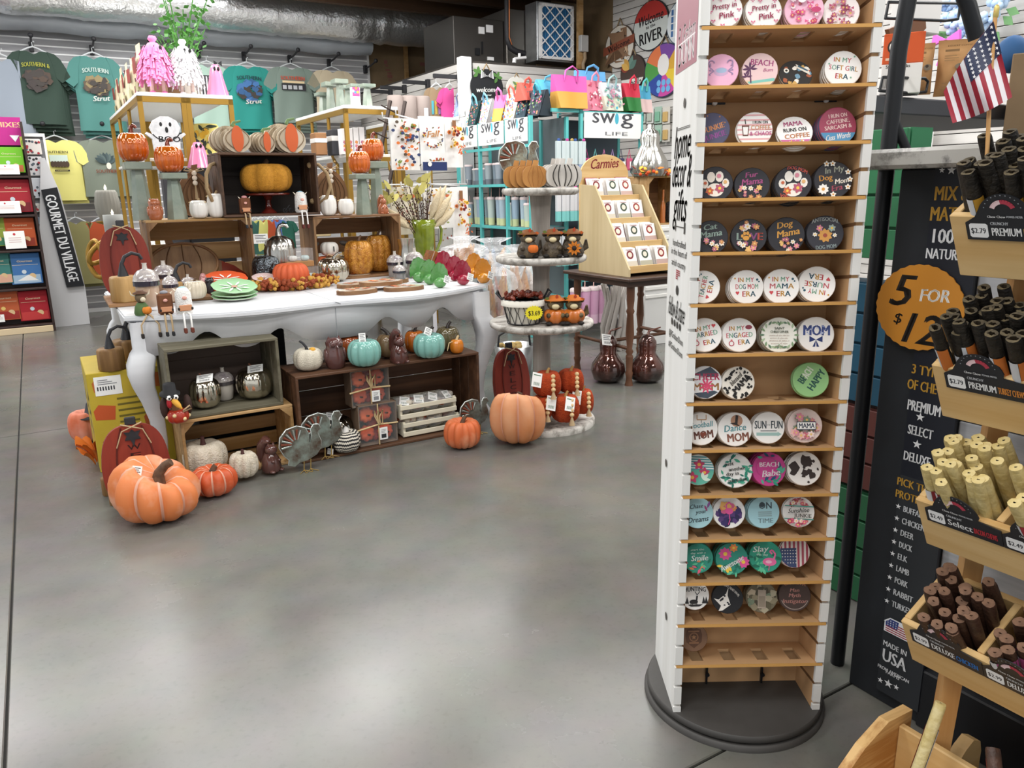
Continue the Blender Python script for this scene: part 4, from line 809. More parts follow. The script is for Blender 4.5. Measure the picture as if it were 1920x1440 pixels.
p=PA(1720,249,5.7);t=thing('wall_card','white sign card with a small crest on the plank wall','sign',p,RM59);m=MB();m.bx(-.2,.12,0,.01,-.12,.14);m.build('card','paper',t);pr=Print();pr.text('Carmies',0,0,.2,.05,'6a6c74');pr.rect(-.06,.06,-.05,-.046,'9a9ca2');pr.poly([(-.02,.1),(.02,.1),(.015,.06),(0,.05),(-.015,.06)],'55586a');pr.build('lettering',t,T(0,-.001,0)@MF)
m=MB();m.bx(-.03,.12,0,.12,0,PB(1893,95,1.42).z-PB(1893,300,1.42).z,.003);tag(m.build('cardboard_column','cardboard',None,PB(1893,300,1.42),face(PB(1893,300,1.42))),'tall tan cardboard column behind the flag','column')
m=MB();m.ell((0,0,0),(.05,.05,.06),12,8);tag(m.build('blue_cap',matte('2f5a8a'),None,PB(1897,102,1.5),R31),'blue knit cap on the shelf behind the flag','cap')
m=MB();m.bx(-.02,.02,-.02,.02,0,2.2);tag(m.build('sign_post','black_metal',None,W(2.05,.55),R31),'square black sign post at the counter end','post')
for z0,z1,c,lb_ in((.0,.38,'1f5a38','green'),(.39,.66,'5a2c26','dark red'),(.67,1.05,'17506b','blue'),(1.12,1.5,'2f7a50','bright green')):
 t=thing('painted_crate',lb_+' painted slatted crate in the stack behind the coaster tower','crate',W(2.15,1.62,0),RM59,'stacked painted crates');mc=mat('paint_'+c,c,.6,rnd=.1);n=max(2,round((z1-z0)/.09));hh=(z1-z0)/n
 for k in range(n):m=MB();m.bx(-.1,.24,0,.015,z0+k*hh+.004,z0+(k+1)*hh-.004,.002);m.build('slat',mc,t)
 m=MB();m.bx(-.1,.24,.02,.12,z0+.002,z1-.002);m.build('body',mc,t)
m=MB();m.bx(0,.06,0,.05,0,.045,.003);tag(m.build('small_carton',matte('c2583f'),None,W(2.1,1.6,1.06),RM59),'small red and white carton between the blue and green crates','carton')
#  builders for small goods
def onB(px,py,b,z):q=PB(px,py,b);return Vector((q.x,q.y,z))
def place(px,py,w,z=0,k=.7):
 p=G(px,py,z);s_=S(p);R=w*s_/2;c=p+hdir(p)*R*k;c.z=z;return c,s_
def curl(top,h,r,lean=(.3,0),kind='bend'):
 x,y=lean
 if kind=='hook':return[(0,0,top-.01),(0,0,top+h*.55),(x*h*.15,0,top+h*.85),(x*h*.45,0,top+h),(x*h*.75,0,top+h*.9),(x*h*.85,0,top+h*.7)],[r*1.7,r,r*.95,r*.9,r*.85,r*.8]
 return[(0,0,top-.012),(x*h*.2,y*h*.2,top+h*.4),(x*h*.6,y*h*.6,top+h*.8),(x*h,y*h,top+h)],[r*1.9,r*1.15,r,r*.95]
def pumpkin(label,p,R,h,m_,lobes=10,dep=.14,dim=.2,stem=('stem_brown',.35,.1),rot=0,group=None,name='pumpkin',pw=.62,lean=(.5,.2),kind='bend',asym=None,sx=1,sy=1,n=None,top=0,cat='pumpkin',crease=0,stripe=0,m=14):
 n=n or max(48,lobes*7);h*=1.16
 t=thing(name,label,cat,p,rot,group);b=MB();b.pump(R,h,lobes,dep,dim,n=n,m=m,pw=pw,asym=asym,sx=sx,sy=sy,top=top,crease=crease,stripe=stripe);b.build('body',m_,t)
 if stem:
  zt=h*(1-dim*.95);pts,rs=curl(zt,h*stem[1],R*stem[2],lean,kind);s_=MB();s_.tube(pts,rs,8);s_.build('stem',stem[0],t)
 return t
def price_tag(t,loc,w=.04,h=.05,rot=(1.2,0,.3),mark='33343a',lines_=3):
 m=MB();m.box((0,0,0),(w,h,.0008));o=m.build('price_tag','paper',t,loc,rot)
 pr=Print()
 for k in range(lines_):pr.rect(-w*.36,w*(.36-.15*(k%2)),h*(.3-k*.16),h*(.36-k*.16),mark)
 for k in range(9):pr.rect(-w*.3+k*w*.07,-w*.27+k*w*.07,-h*.38,-h*.16,mark)
 pr.build('tag_print',o,T(0,0,.0007));return o
def lathe_thing(name,label,cat,p,prof,m_,n=24,lobes=0,dep=0,rot=0,group=None,sharp=1,part='body'):
 t=thing(name,label,cat,p,rot,group);b=MB();b.lathe(prof,n,None,lobes,dep,sharp=sharp);b.build(part,m_,t);return t
def crate(label,a0,a1,b0,b1,z0,z1,mw,mv,rot=R31,org=None,nb=3,backs=3,th=.014,braces=True,group=None,name='wooden_crate',gap=.12,bm=None,tops=2):
 """box lying on its side, open towards local -y"""
 L,D,Hh=a1-a0,b1-b0,z1-z0
 t=thing(name,label,'crate',org if org is not None else W(a0,b0,z0),rot,group)
 for zz_ in(0,Hh-th):
  w_=D/tops
  for k in range(tops):m=MB();m.bx(0,L,k*w_+.003,(k+1)*w_-.003,zz_,zz_+th,.002);m.build('slat',mw,t)
 for x in(0,L-th):
  w_=D/nb
  for k in range(nb):m=MB();m.bx(x,x+th,k*w_+.002,(k+1)*w_-.002,th,Hh-th,.002);m.build('slat',mv,t)
 w_=(Hh-2*th)/backs
 for k in range(backs):m=MB();m.bx(th,L-th,D-th,D,th+k*w_+w_*gap/2,th+(k+1)*w_-w_*gap/2,.002);m.build('slat',bm or mw,t)
 if braces:
  for sx in(0,1):
   for sz_ in(0,1):
    pts=[(0,0),(.05,0),(0,.05)];pts=[(L-th-x if sx else th+x,Hh-th-y if sz_ else th+y)for x,y in pts]
    m=MB();m.prism(pts,-.03,-.004,MF);m.build('corner_block',mv,t)
 return t
#  white serving table
TF,TL0,TL1,TBK,TT=3.93,.3,2.27,5.27,.79
tb=thing('serving_table','long whitewashed serving table with scalloped apron and curved legs','table',(0,0,0),R31)
def outline(off=0):
 pts=[]
 L=TL1-TL0
 fr=lambda u:TF+.1-.16*math.sin(math.pi*min(max((u-.02)/.96,0),1))**.55+.03*math.cos(4*math.pi*u)*1.0
 for i in range(41):u=i/40;pts.append((TL0+off+u*(L-2*off),fr(u)+off))
 pts+=[(TL1-off,TBK-.06-off),(TL1-.06-off,TBK-off),(TL0+.06+off,TBK-off),(TL0+off,TBK-.06-off)]
 return pts
m=MB();mid=(TL0+TL1)/2
m.prism(outline(.006),TT-.008,TT);m.prism(outline(0),TT-.022,TT-.008);m.prism(outline(.014),TT-.032,TT-.022);m.build('table_top','table_white',tb)
m=MB();m.bx(mid-.0015,mid+.0015,TF-.1,TBK,TT-.004,TT+.0006);m.build('leaf_seam',matte('8f9296'),tb)
def apron(u):
 k=lambda c,w,a:a*math.exp(-((u-c)/w)**2)
 return .165-k(.155,.05,.1)-k(.345,.05,.085)-k(.655,.05,.085)-k(.845,.05,.1)
fz=lambda u:TF+.12-.12*math.sin(math.pi*min(max(u,0),1))**.6
m=MB();n_=80;vs=[];fs=[]
for i in range(n_+1):
 u=i/n_;a=TL0+.06+u*(TL1-TL0-.12);b=fz(u)-.01;zb=TT-.03-apron(u)
 vs+=[(a,b,zb),(a,b,TT-.03),(a,b+.022,zb),(a,b+.022,TT-.03)]
for i in range(n_):o=4*i;fs+=[(o,o+4,o+5,o+1),(o+2,o+3,o+7,o+6),(o,o+2,o+6,o+4)]
m.add(vs,fs,True);m.build('front_apron','table_white',tb)
m=MB();m.bx(mid-.0012,mid+.0012,fz(.5)-.0125,fz(.5)-.009,TT-.19,TT-.032);m.build('apron_seam',matte('8f9296'),tb)
m=MB();m.bx(TL0+.08,TL1-.08,TBK-.1,TBK-.078,TT-.15,TT-.03);m.build('back_apron','table_white',tb)
for a in(TL0+.05,TL1-.072):
 m=MB();pts=[(TF+.12,TT-.03),(TBK-.08,TT-.03)]+[(TBK-.08-k*(TBK-TF-.2)/12,TT-.13+.035*math.cos(k/12*4*math.pi))for k in range(13)]
 m.prism(pts,a,a+.022,Matrix(((0,0,1,0),(1,0,0,0),(0,1,0,0),(0,0,0,1))));m.build('side_apron','table_white',tb)
def leg(a,b,sx,sy):
 m=MB();rows=[]
 prof=[(.76,0,.052),(.62,0,.052),(.6,.012,.056),(.55,.03,.06),(.5,.036,.056),(.44,.03,.048),(.36,.008,.04),(.26,-.012,.034),(.16,-.018,.03),(.08,-.01,.031),(.03,.008,.038),(0,.012,.04)]
 for z,o,r in prof:
  cx,cy=a+sx*o,b+sy*o*.7;k=r*.8
  rows.append([(cx-k,cy-r,z),(cx+k,cy-r,z),(cx+r,cy-k,z),(cx+r,cy+k,z),(cx+k,cy+r,z),(cx-k,cy+r,z),(cx-r,cy+k,z),(cx-r,cy-k,z)])
 vs=[v for r in rows for v in r];fs=[(j*8+i,(j+1)*8+i,(j+1)*8+(i+1)%8,j*8+(i+1)%8)for j in range(len(rows)-1)for i in range(8)]+[tuple((len(rows)-1)*8+i for i in range(8))[::-1]]
 m.add(vs,fs,True);m.build('leg','table_white',tb)
leg(.375,TF+.15,-1,-1);leg(2.2,TF+.1,1,-1);leg(.375,TBK-.09,-1,1);leg(2.2,TBK-.09,1,1)
#---- crates standing on the table
ZC=1.205;CB=4.88;CD=5.21
crate('natural wooden crate on its side holding a wooden pumpkin tray',.54,1.125,CB,CD,TT+.001,ZC,'wood_light','wood_v',gap=.18)
crate('natural wooden crate on its side holding orange glass pumpkins',1.5,2.09,CB,CD,TT+.001,ZC-.01,'wood_mid','wood_v',gap=.2)
uc=crate('dark wooden crate bridging two lower crates with rope handles',.965,1.545,CB-.02,CD-.02,ZC+.003,1.578,'wood_dark','wood_dark',gap=0,braces=False,bm=mat('crate_black','3d3531',.7,col2='2c2623',sc=12,grain='x'))
for x in(-.004,.584):
 for s_ in(1,):
  k_=-1 if x<0 else 1;P=[(x,.1,.31),(x+k_*.03,.07,.3),(x+k_*.065,.03,.25),(x+k_*.075,.01,.17),(x+k_*.05,.03,.1),(x+k_*.02,.07,.07),(x,.1,.08)]
  m=MB();m.tube(P,.011,8);m.build('rope_handle','rope',uc)
 for z_ in(.08,.3):m=MB();m.ell((x+(.02 if x<0 else-.02),.1,z_),(.018,.018,.018),8,6);m.build('rope_knot','rope',uc)
#---- goods on the crate tops
CTB=4.96
def pedestal(px,py1,py0,w,b,z,label):
 p=onB(px,py1,b,z);s_=S(p);h=(py1-py0)*s_*1.02;R=w*s_/2
 t=thing('pedestal_stand',label,'candle stand',p,R31,'sage green pedestals');sg=mat('sage_ceramic','7c897d',.3,col2='929a8c',sc=7,coat=.3)
 m=MB();m.lathe([(R*.82,0),(R*.82,h*.03),(R*.72,h*.3),(R*.55,h*.7),(R*.45,h*.87)],6,smooth=False);m.build('column',sg,t)
 m=MB();m.bx(-R,R,-R,R,h*.87,h,.004);m.build('cap',sg,t);return p,h,s_
def copper(px,py,w,h,base,label):
 s_=S(base);R=w*s_/2;hh=h*s_*.95
 t=thing('glass_pumpkin',label,'pumpkin',base,random.uniform(0,1),'amber glass pumpkins');m=MB();m.pump(R,hh,14,.09,.12,n=84,pw=.55);m.build('body','copper_glass',t)
 pts,rs=curl(hh*.88,h*s_*.3,R*.14,(.6,.1),'hook');m=MB();m.tube(pts,rs,8);m.build('stem',mat('copper_dark','6f2a12',.15,metal=.5,coat=.5),t)
for i,(px_,y1,y0,w_,b_,z_,cw,ch)in enumerate(((270,410,308,46,CTB+.08,ZC,54,58),(334,412,330,44,CTB-.02,ZC,52,54),(683,403,331,38,CTB,ZC-.01,41,45),(709,403,311,36,CTB+.1,ZC-.01,40,45))):
 p,h_,s_=pedestal(px_,y1,y0,w_,b_,z_,'sage ceramic pedestal under an amber pumpkin, '+('taller one on the tray crate','shorter one on the tray crate','front one on the amber pumpkin crate','back one on the amber pumpkin crate')[i])
 copper(px_-(6 if i==0 else 11 if i==1 else 6),y0,cw,ch,p+Vector((-.01,0,h_)),'amber ribbed glass pumpkin '+('on the taller pedestal of the tray crate','on the shorter pedestal of the tray crate','on the front pedestal of the amber pumpkin crate','on the back pedestal of the amber pumpkin crate')[i])
def woodpump(px,y1,y0,w,b,z,label):
 p=onB(px,y1,b,z);s_=S(p);h=(y1-y0)*s_;R=w*s_/2
 t=thing('wooden_pumpkin',label,'pumpkin',p,R31,'carved wooden pumpkins');pts=[]
 for i in range(36):a=2*math.pi*i/36;pts.append((R*math.cos(a)*(1+.1*math.sin(a)*-1),h*.43+h*.43*math.sin(a)))
 m=MB();m.prism(pts,-.02,0,MF);m.build('board',mat('carved_wood','9a7350',.6,col2='7d5a3b',sc=14,grain='z',bump=.1),t)
 m=MB();m.prism([(-.015,h*.83),(.02,h*.83),(.03,h),(-.005,h*.98)],-.02,0,MF);m.build('stem','wood_mid',t)
 for k in(.25,.5,.75):
  for s2 in(-1,1):m=MB();m.tube([(s2*R*k*math.sin(math.pi*j/12),-.021,h*.03+h*.8*j/12)for j in range(13)],.0035,5);m.build('carved_line',matte('5f4228'),t)
 for k in range(3):m=MB();m.ell((0,-.032,h*(.83-k*.09)),(.015,.012,.015),10,8);m.build('bead',matte('e7dccb'),t)
 for s2 in(-1,1):
  m=MB();m.tube([(0,-.03,h*.86),(s2*.04,-.035,h*.93),(s2*.06,-.03,h*.88),(0,-.03,h*.86)],.004,5);m.build('twine_bow','twine',t)
 m=MB();m.tube([(0,-.03,h*.62),(0,-.032,h*.35)],[.004,.012],6);m.build('tassel','twine',t)
woodpump(372,411,314,62,CTB+.14,ZC,'carved wooden pumpkin with three white beads on the tray crate');woodpump(623,404,309,66,CTB+.14,ZC-.01,'carved wooden pumpkin with three white beads on the amber pumpkin crate')
WC=mat('pearl_ceramic','e3e0da',.2,coat=.5)
for px_,y1,w_,h_,z_,lb_ in((375,412,34,30,ZC,'small white glazed pumpkin beside a taller one on the tray crate'),(408,411,33,40,ZC,'tall white glazed pumpkin on the tray crate'),(617,405,31,34,ZC-.01,'tall white glazed pumpkin on the amber pumpkin crate'),(650,405,30,27,ZC-.01,'small white glazed pumpkin on the amber pumpkin crate')):
 p=onB(px_,y1,CTB-.03,z_);s_=S(p);t=pumpkin(lb_,p,w_*s_/2,h_*s_,WC,9,.06,.1,('rope',.16,.12),group='white glazed pumpkins',pw=.5)
 m=MB();[m.tube([(0,-.005,h_*s_*.98),(s2*.03,-.01,h_*s_*1.06),(s2*.05,-.01,h_*s_*.98)],.004,5)for s2 in(-1,1)];m.build('raffia_bow','raffia',t)
def owl(p,h,m_,label,kind='owl',rot=0,group=None):
 t=thing('ceramic_'+('owl' if kind=='owl' else 'squirrel'),label,'figurine',p,rot,group);r=h*.33;m=MB()
 if kind=='owl':
  m.lathe([(r*.7,0),(r*.9,h*.1),(r,h*.35),(r*.86,h*.58),(r*.78,h*.68),(r*.85,h*.82),(r*.6,h*.95),(0,h*.97)],20);m.build('body',m_,t)
  for s_ in(-1,1):m=MB();m.lathe([(r*.22,0),(0,h*.13)],8,T(s_*r*.5,0,h*.9));m.build('ear_tuft',m_,t);m=MB();m.ell((s_*r*.36,-r*.75,h*.78),(r*.26,r*.14,r*.26),10,8);m.build('eye',m_,t)
  for s_ in(-1,1):m=MB();m.ell((s_*r*.85,0,h*.4),(r*.25,r*.5,h*.24),10,8);m.build('wing',m_,t)
  m=MB();m.lathe([(r*.12,0),(0,r*.3)],6,T(0,-r*.85,h*.72)@RX(2));m.build('beak',m_,t)
 else:
  m.lathe([(r*.8,0),(r*.95,h*.12),(r*.8,h*.4),(r*.5,h*.58)],18);m.ell((0,-r*.2,h*.68),(r*.55,r*.6,h*.17),14,10);m.build('body',m_,t)
  m=MB();m.tube([(0,r*.8,h*.1),(0,r*1.3,h*.4),(0,r*1.0,h*.75),(0,r*.4,h*.95),(0,-.1*r,h*.93)],[r*.3,r*.5,r*.55,r*.45,r*.15],12);m.build('tail',m_,t)
  for s_ in(-1,1):m=MB();m.lathe([(r*.14,0),(0,h*.1)],8,T(s_*r*.28,-r*.2,h*.82));m.build('ear',m_,t);m=MB();m.ell((s_*r*.35,-r*.75,h*.36),(r*.16,r*.25,r*.16),8,6);m.build('paw',m_,t);m=MB();m.ell((s_*r*.5,-r*.75,h*.05),(r*.25,r*.4,h*.05),8,6);m.build('foot',m_,t)
 return t
TC=cer('a8613f')
p=onB(293,413,CTB-.03,ZC);owl(p,40*S(p),TC,'terracotta glazed owl between two sage pedestals',rot=R31);p=onB(719,403,CTB,ZC-.01);owl(p,33*S(p),TC,'terracotta glazed squirrel at the end of the amber pumpkin crate','squirrel',R31)
mat('bark_white','cdbfa8',.7,col2='8f7a5e',sc=30,grain='z',stops=(.4,.65));mat('plank_face','d9cdb8',.65,col2='b59f80',sc=24,grain='z')
def plankpump(px,y1,y0,w,label):
 p=onB(px,y1,CB+.12,1.579);s_=S(p);h=(y1-y0)*s_*.9;R=w*s_/2
 t=thing('plank_pumpkin',label,'pumpkin',p,R31,'whitewashed plank pumpkins')
 for k in range(5):
  m=MB();kk=1-.05*abs(k-1);pts=[(R*kk*.8*math.cos(2*math.pi*i/28)-(4-k)*R*.1,h*kk/2+h*kk/2*math.sin(2*math.pi*i/28))for i in range(28)]
  m.prism(pts,-.1+k*.034,-.1+k*.034+.03,MF);m.build('slice','plank_face' if k==4 else 'bark_white',t)
 m=MB();m.prism([(R*.3*math.cos(2*math.pi*i/20)*(1-.0),h/2+h*.47*math.sin(2*math.pi*i/20))for i in range(20)],.0705,.075,MF);m.build('painted_core',matte('d9683c'),t)
 for s2 in(-1,1):
  m=MB();m.tube([(s2*R*(.3+.28)*math.sin(math.pi*j/10),-.072,h*.05+h*.9*j/10)for j in range(11)],.0025,4);m.build('carved_line',matte('8a7256'),t)
 m=MB();m.tube([(-.02,-.05,h*.95),(-.01,-.05,h*1.08),(.03,-.05,h*1.14)],[.012,.009,.006],7);m.build('stem',matte('6f8a5a'),t)
plankpump(443,286,231,72,'large whitewashed plank pumpkin with an orange core beside the pink ghost');plankpump(497,286,243,44,'small whitewashed plank pumpkin between two larger ones');plankpump(543,286,226,78,'large whitewashed plank pumpkin beside the gold rack')
p=onB(505,402,CB+.12,ZC+.018);s_=S(p);rd=mat('red_glass','5a1c14',.12,coat=.5)
t=thing('cake_stand','dark red glass cake stand in the dark crate','cake stand',p,0);m=MB();m.lathe([(15*s_,0),(14*s_,.006),(6*s_,.03),(5*s_,.07),(9*s_,.1),(12*s_,.106)],24);m.build('foot',rd,t);m=MB();m.lathe([(10*s_,.104),(40*s_,.108),(41*s_,.118),(38*s_,.12)],36);m.build('plate',rd,t)
pumpkin('mustard knitted pumpkin on the dark red cake stand',p+Vector((0,0,.1205)),48*s_,47*s_,mat('mustard_knit','c98e2e',.85,col2='b57c22',sc=60,bump=.7,bsc=220),7,.2,.12,('stem_brown',.2,.09),pw=.5)
def sitter(p,h,body,label,mats_,kind,drop,rot=R31,boot='2b2522'):
 t=thing('shelf_sitter',label,'figurine',p,rot,'cow shelf sitters');r=h*.3;m=MB()
 if kind=='box':
  m.bx(-r,r,-r*.6,r*.6,0,h*.9,r*.25);m.build('body',body,t)
 elif kind=='fur':
  m.lathe([(r*.9,0),(r*1.05,h*.1),(r,h*.5),(r*.95,h*.8),(r*.6,h*.97),(0,h)],18,None,9,.06);m.build('body',body,t)
 else:
  m.lathe([(r*.9,0),(r,h*.1),(r*.85,h*.35),(r*.5,h*.5)],18);m.build('body',body,t);m=MB();m.ell((0,-r*.1,h*.7),(r*.7,r*.7,h*.22),16,10);m.build('head',mats_[0],t)
  m=MB();m.ell((r*.2,-r*.75,h*.64),(r*.35,r*.25,h*.1),12,8);m.build('muzzle',matte('d8cdb4'),t)
  m=MB();m.pump(r*.62,r*1.0,8,.15,.15,n=32,m=10,M=T(r*.5,-r*.9,h*.06));m.build('held_pumpkin',matte('d9822b'),t)
  m=MB();m.lathe([(r*.9,0),(r*.9,.004),(r*.5,.01),(r*.45,h*.12),(0,h*.13)],14,T(0,0,h*.86));m.build('hat',matte('5a3d2a'),t)
 if kind!='bull':
  m=MB();m.ell((0,-r*.75 if kind=='box' else-r*1.0,h*.62),(r*.3,r*.14,h*.07),12,8);m.build('nose',matte('e0a99c'),t)
  m=MB();m.bx(-r*.75,r*.75,-r*1.12,-r*.98,h*.14,h*.36,.003);sgn=m.build('name_board',matte('c98f6a'),t)
  m=MB();m.ell((0,0,h*.94),(r*.55,r*.4,h*.09),10,6);m.build('flower_crown',mats_[0],t)
  for s2 in(-1,1):m=MB();m.lathe([(r*.12,0),(0,r*.5)],6,T(s2*r*.85,0,h*.88)@RY(s2*.7));m.build('horn',matte('e6dcc8'),t);m=MB();m.ell((s2*r*.78,-r*1.08,h*.22),(r*.16,r*.14,h*.06),8,6);m.build('hoof',matte('2b2522'),t)
 else:
  for s2 in(-1,1):m=MB();m.tube([(s2*r*.6,0,h*.78),(s2*r*1.1,0,h*.84),(s2*r*1.2,0,h*1.0)],[r*.14,r*.1,r*.03],6);m.build('horn',matte('d8cdb4'),t)
 for s2 in(-1,1):
  e=r*(.35 if s2<0 else .8)if kind=='bull' else s2*r*.4
  dx=s2*.03 if kind=='bull' else 0
  m=MB();m.tube([(e*.6,-r*.5,h*.05),(e,-r*1.2-.012,h*.02),(e+dx,-r*1.3-.016,-drop*.5),(e+dx,-r*1.3-.016,-drop)],.0045,6);m.build('dangling_leg',mats_[1],t)
  m=MB();m.bx(e+dx-r*.2,e+dx+r*.2,-r*1.7-.016,-r*1.05-.016,-drop-h*.2,-drop,r*.1);m.build('boot',matte(boot),t)
TW='twine'
p=onB(461,404,CB+.02,ZC+.018);sitter(p,33*S(p),matte('6b3f26'),'brown cow shelf sitter dangling its legs from the dark crate',[matte('c98f8f'),TW],'box',.06,boot='2a3038')
p=onB(566,404,CB+.02,ZC+.018);sitter(p,38*S(p),mat('white_fur','eceae6',.95,bump=.8,bsc=150),'white fluffy cow shelf sitter dangling its legs from the dark crate',[matte('a9cfe0'),matte('f0eeea')],'fur',.07,boot='5f2a24')
p=onB(541,402,CB+.05,ZC+.018);t=thing('tiny_bicycle','tiny black metal ornament beside the red cake stand','ornament',p,R31);m=MB();[m.tube([(x+.013*math.cos(a*.785),0,.014+.013*math.sin(a*.785))for a in range(9)],.0022,5)for x in(-.018,.018)];m.build('wheels','black_iron',t);m=MB();m.tube([(-.018,0,.014),(0,0,.035),(.018,0,.014)],.0025,5);m.tube([(0,0,.035),(.012,0,.045)],.0025,5);m.build('frame','black_iron',t)
p=onB(352,540,CD-.06,TT+.016);s_=S(p);t=thing('wooden_tray','large pumpkin shaped wooden tray leaning inside the tray crate','tray',p,R31)
R_=58*s_*1.05;pts=[(R_*math.cos(2*math.pi*i/40),R_*.62+R_*.62*math.sin(2*math.pi*i/40))for i in range(40)];ML=RX(-.2)
m=MB();m.prism(pts,-.02,0,ML@MF);m.build('board',mat('tray_wood','9a7a55',.55,col2='77583a',sc=12,grain='z'),t);m=MB();m.tube([Vector((x*.985,-.002,y))for x,y in pts+pts[:1]],.009,6,ML);m.build('rim','wood_mid',t);m=MB();m.prism([(-R_*.42,R_*1.2),(-R_*.2,R_*1.22),(-R_*.3,R_*1.5),(-R_*.45,R_*1.4)],-.02,0,ML@MF);m.build('stem','wood_mid',t)
for k in(-.5,0,.5):m=MB();m.tube([(R_*k*(.6+.4*math.sin(math.pi*j/8)),-.003,R_*1.22*j/8)for j in range(9)],.003,4,ML);m.build('carved_line',matte('5f4228'),t)
p=onB(437,520,CB+.12,TT+.016);s_=S(p)
t=thing('red_glass_dish','dark red pressed glass dish with a wedge lid in the tray crate','dish',p,R31);m=MB();m.bx(-22*s_,24*s_,-.05,.05,0,16*s_,.008);m.build('base',rd,t);m=MB();m.prism([(-21*s_,16*s_),(24*s_,16*s_),(2*s_,34*s_),(-20*s_,44*s_)],-.045,.045,MF);m.build('lid',rd,t)
AM=mat('amber_beaded','a8661a',.18,col2='d99a3a',sc=40,coat=.5,bump=.9,bsc=130,metal=.3)
for px_,y1,w_,h_,b_,lb_ in((676,524,56,56,CB+.08,'amber beaded glass pumpkin in front inside the amber pumpkin crate'),(712,520,50,60,CB+.17,'amber beaded glass pumpkin behind the other in the amber pumpkin crate')):
 p=onB(px_,y1,b_,TT+.016);s_=S(p);pumpkin(lb_,p,w_*s_/2,h_*s_,AM,8,.13,.08,('stem_brown',.18,.08),group='amber beaded pumpkins',pw=.45)
p=onB(620,500,CB+.15,TT+.016);s_=S(p);t=thing('stacked_pumpkins','painted stacked pumpkins with a white one lettered I on top','pumpkin',p,R31)
for zc_,r_,h_,mm_,nm in((0,28,38,'c9683c','lower_pumpkin'),(0,24,36,'8fa79a','side_pumpkin'),(36,17,27,'e6e3dc','upper_pumpkin')):
 m=MB();m.pump(r_*s_,h_*s_,8,.12,.1,n=48,m=10,M=T(.06 if nm=='side_pumpkin' else(-.02 if zc_==0 else 0),.05 if nm=='side_pumpkin' else 0,zc_*s_));m.build(nm,matte(mm_),t)
m=MB();m.bx(-.055,-.01,-.095,-.088,.02,.11,.002);m.build('letter_block',matte('d2693c'),t)
pr=Print();pr.text('I',.01,50*s_,.016,.036,'1f1f22');pr.build('lettering',t,T(0,-17.2*s_,0)@MF);pr=Print();pr.text('S',-.03,.05,.03,.04,'f0ede6');pr.build('lettering',t,T(0,-.0958,0)@MF)
m=MB();[m.ell((s2*.035,-.01,64*s_),(.035,.02,.016),10,6,RY(s2*.3)@I4)for s2 in(-1,1)];m.build('leaf_bow',matte('3a3430'),t);m=MB();[m.tube([(.0,-.1,36*s_),(s2*.045,-.11,42*s_),(s2*.06,-.105,36*s_),(0,-.1,36*s_)],.005,5)for s2 in(-1,1)];m.build('twine_bow','twine',t)
#  goods along the front of the table
def tbl(px,py,w,z=TT,k=.7):return place(px,py,w,z,k)
q=G(205,578,TT);q2=G(400,562,TT)
m=MB();m.bx(0,(q2-q).length,0,.42,0,.018,.003);tag(m.build('serving_board','wood_mid',None,(q.x,q.y,TT+.001),math.atan2(q2.y-q.y,q2.x-q.x)),'weathered wooden board under the acorn jars at the table end','board')
ZB=TT+.02
BW=mat('block_wood','c09a63',.55,col2='8f6a38',sc=14,grain='z',bump=.1)
def block(px,py,w,h,z,label,stem_h,mw=BW,lean=1):
 c,s_=tbl(px,py,w,z);R=w*s_/2;hh=h*s_*1.03
 t=thing('wood_block_pumpkin',label,'pumpkin',c,R31,'wooden block pumpkins');m=MB()
 m.lathe([(R*.9,0),(R,hh*.06),(R*.98,hh*.9),(R*.9,hh),(0,hh)],48,None,9,.1,sharp=.5);m.build('body',mw,t)
 pts,rs=curl(hh,stem_h*s_,R*.14,(lean,0),'hook');rs[0]=R*.42;m=MB();m.tube(pts,rs,8);m.build('stem','black_iron',t);return t
block(238,567,52,46,ZB,'large carved wooden pumpkin with tall black hook stem on the table',42)
block(334,556,44,26,ZB,'carved wooden pumpkin with black hook stem behind the acorn jars',34)
def acorn(px,py,w,h,z,label,dark='2b2430',base='b79c86',frac=.5,b=None):
 if b is None:c,s_=tbl(px,py,w,z)
 else:c=onB(px,py,b,z);s_=S(c)
 R=w*s_/2;hh=h*s_;t=thing('acorn_jar',label,'jar',c,0,'glazed acorn jars')
 m=MB();m.lathe([(R*.55,0),(R*.75,hh*.05),(R*.84,hh*frac*.6),(R*.86,hh*frac)],28);m.build('base',cer(base),t)
 m=MB();m.mat(1).lathe([(R,hh*frac*.98),(R*1.0,hh*(frac+.1))],40,None,16,.05);m.mat(0).lathe([(R*1.0,hh*(frac+.1)),(R*.9,hh*(frac+.22)),(R*.6,hh*(frac+.33)),(R*.22,hh*(frac+.37))],40,None,16,.05);m.build('cap',[mat('acorn_white','cfc8c0',.12,coat=.5,col2='8a8086',sc=25),cer(dark)],t)
 m=MB();m.lathe([(R*.2,hh*(frac+.36)),(R*.16,hh*.97),(R*.2,hh)],12);m.build('stopper',cer('cfc8c0'),t);return t
acorn(281,577,48,82,ZB,'big glazed acorn jar with dark cap rim at the table corner');acorn(312,545,42,62,ZB,'glazed acorn jar behind the big one',b=4.68);acorn(323,566,30,54,ZB,'small glazed acorn jar with striped cap beside the white cow');acorn(356,555,28,40,ZB,'small dark striped acorn jar by the plates',dark='2b2430',base='6f625a')
c,s_=tbl(368,562,42,ZB);pumpkin('cream ribbed ceramic pumpkin beside the orange plates',c,21*s_,31*s_,cer('c9bda8'),16,.08,.12,('stem_brown',.2,.1),pw=.55)
c,s_=tbl(385,550,20,ZB);owl(c,34*s_,cer('cf9a98'),'small pink glazed squirrel behind the orange plates','squirrel',R31);c,s_=tbl(395,550,16,ZB);owl(c,30*s_,cer('2c2a2e'),'small black glazed owl behind the orange plates','owl',R31)
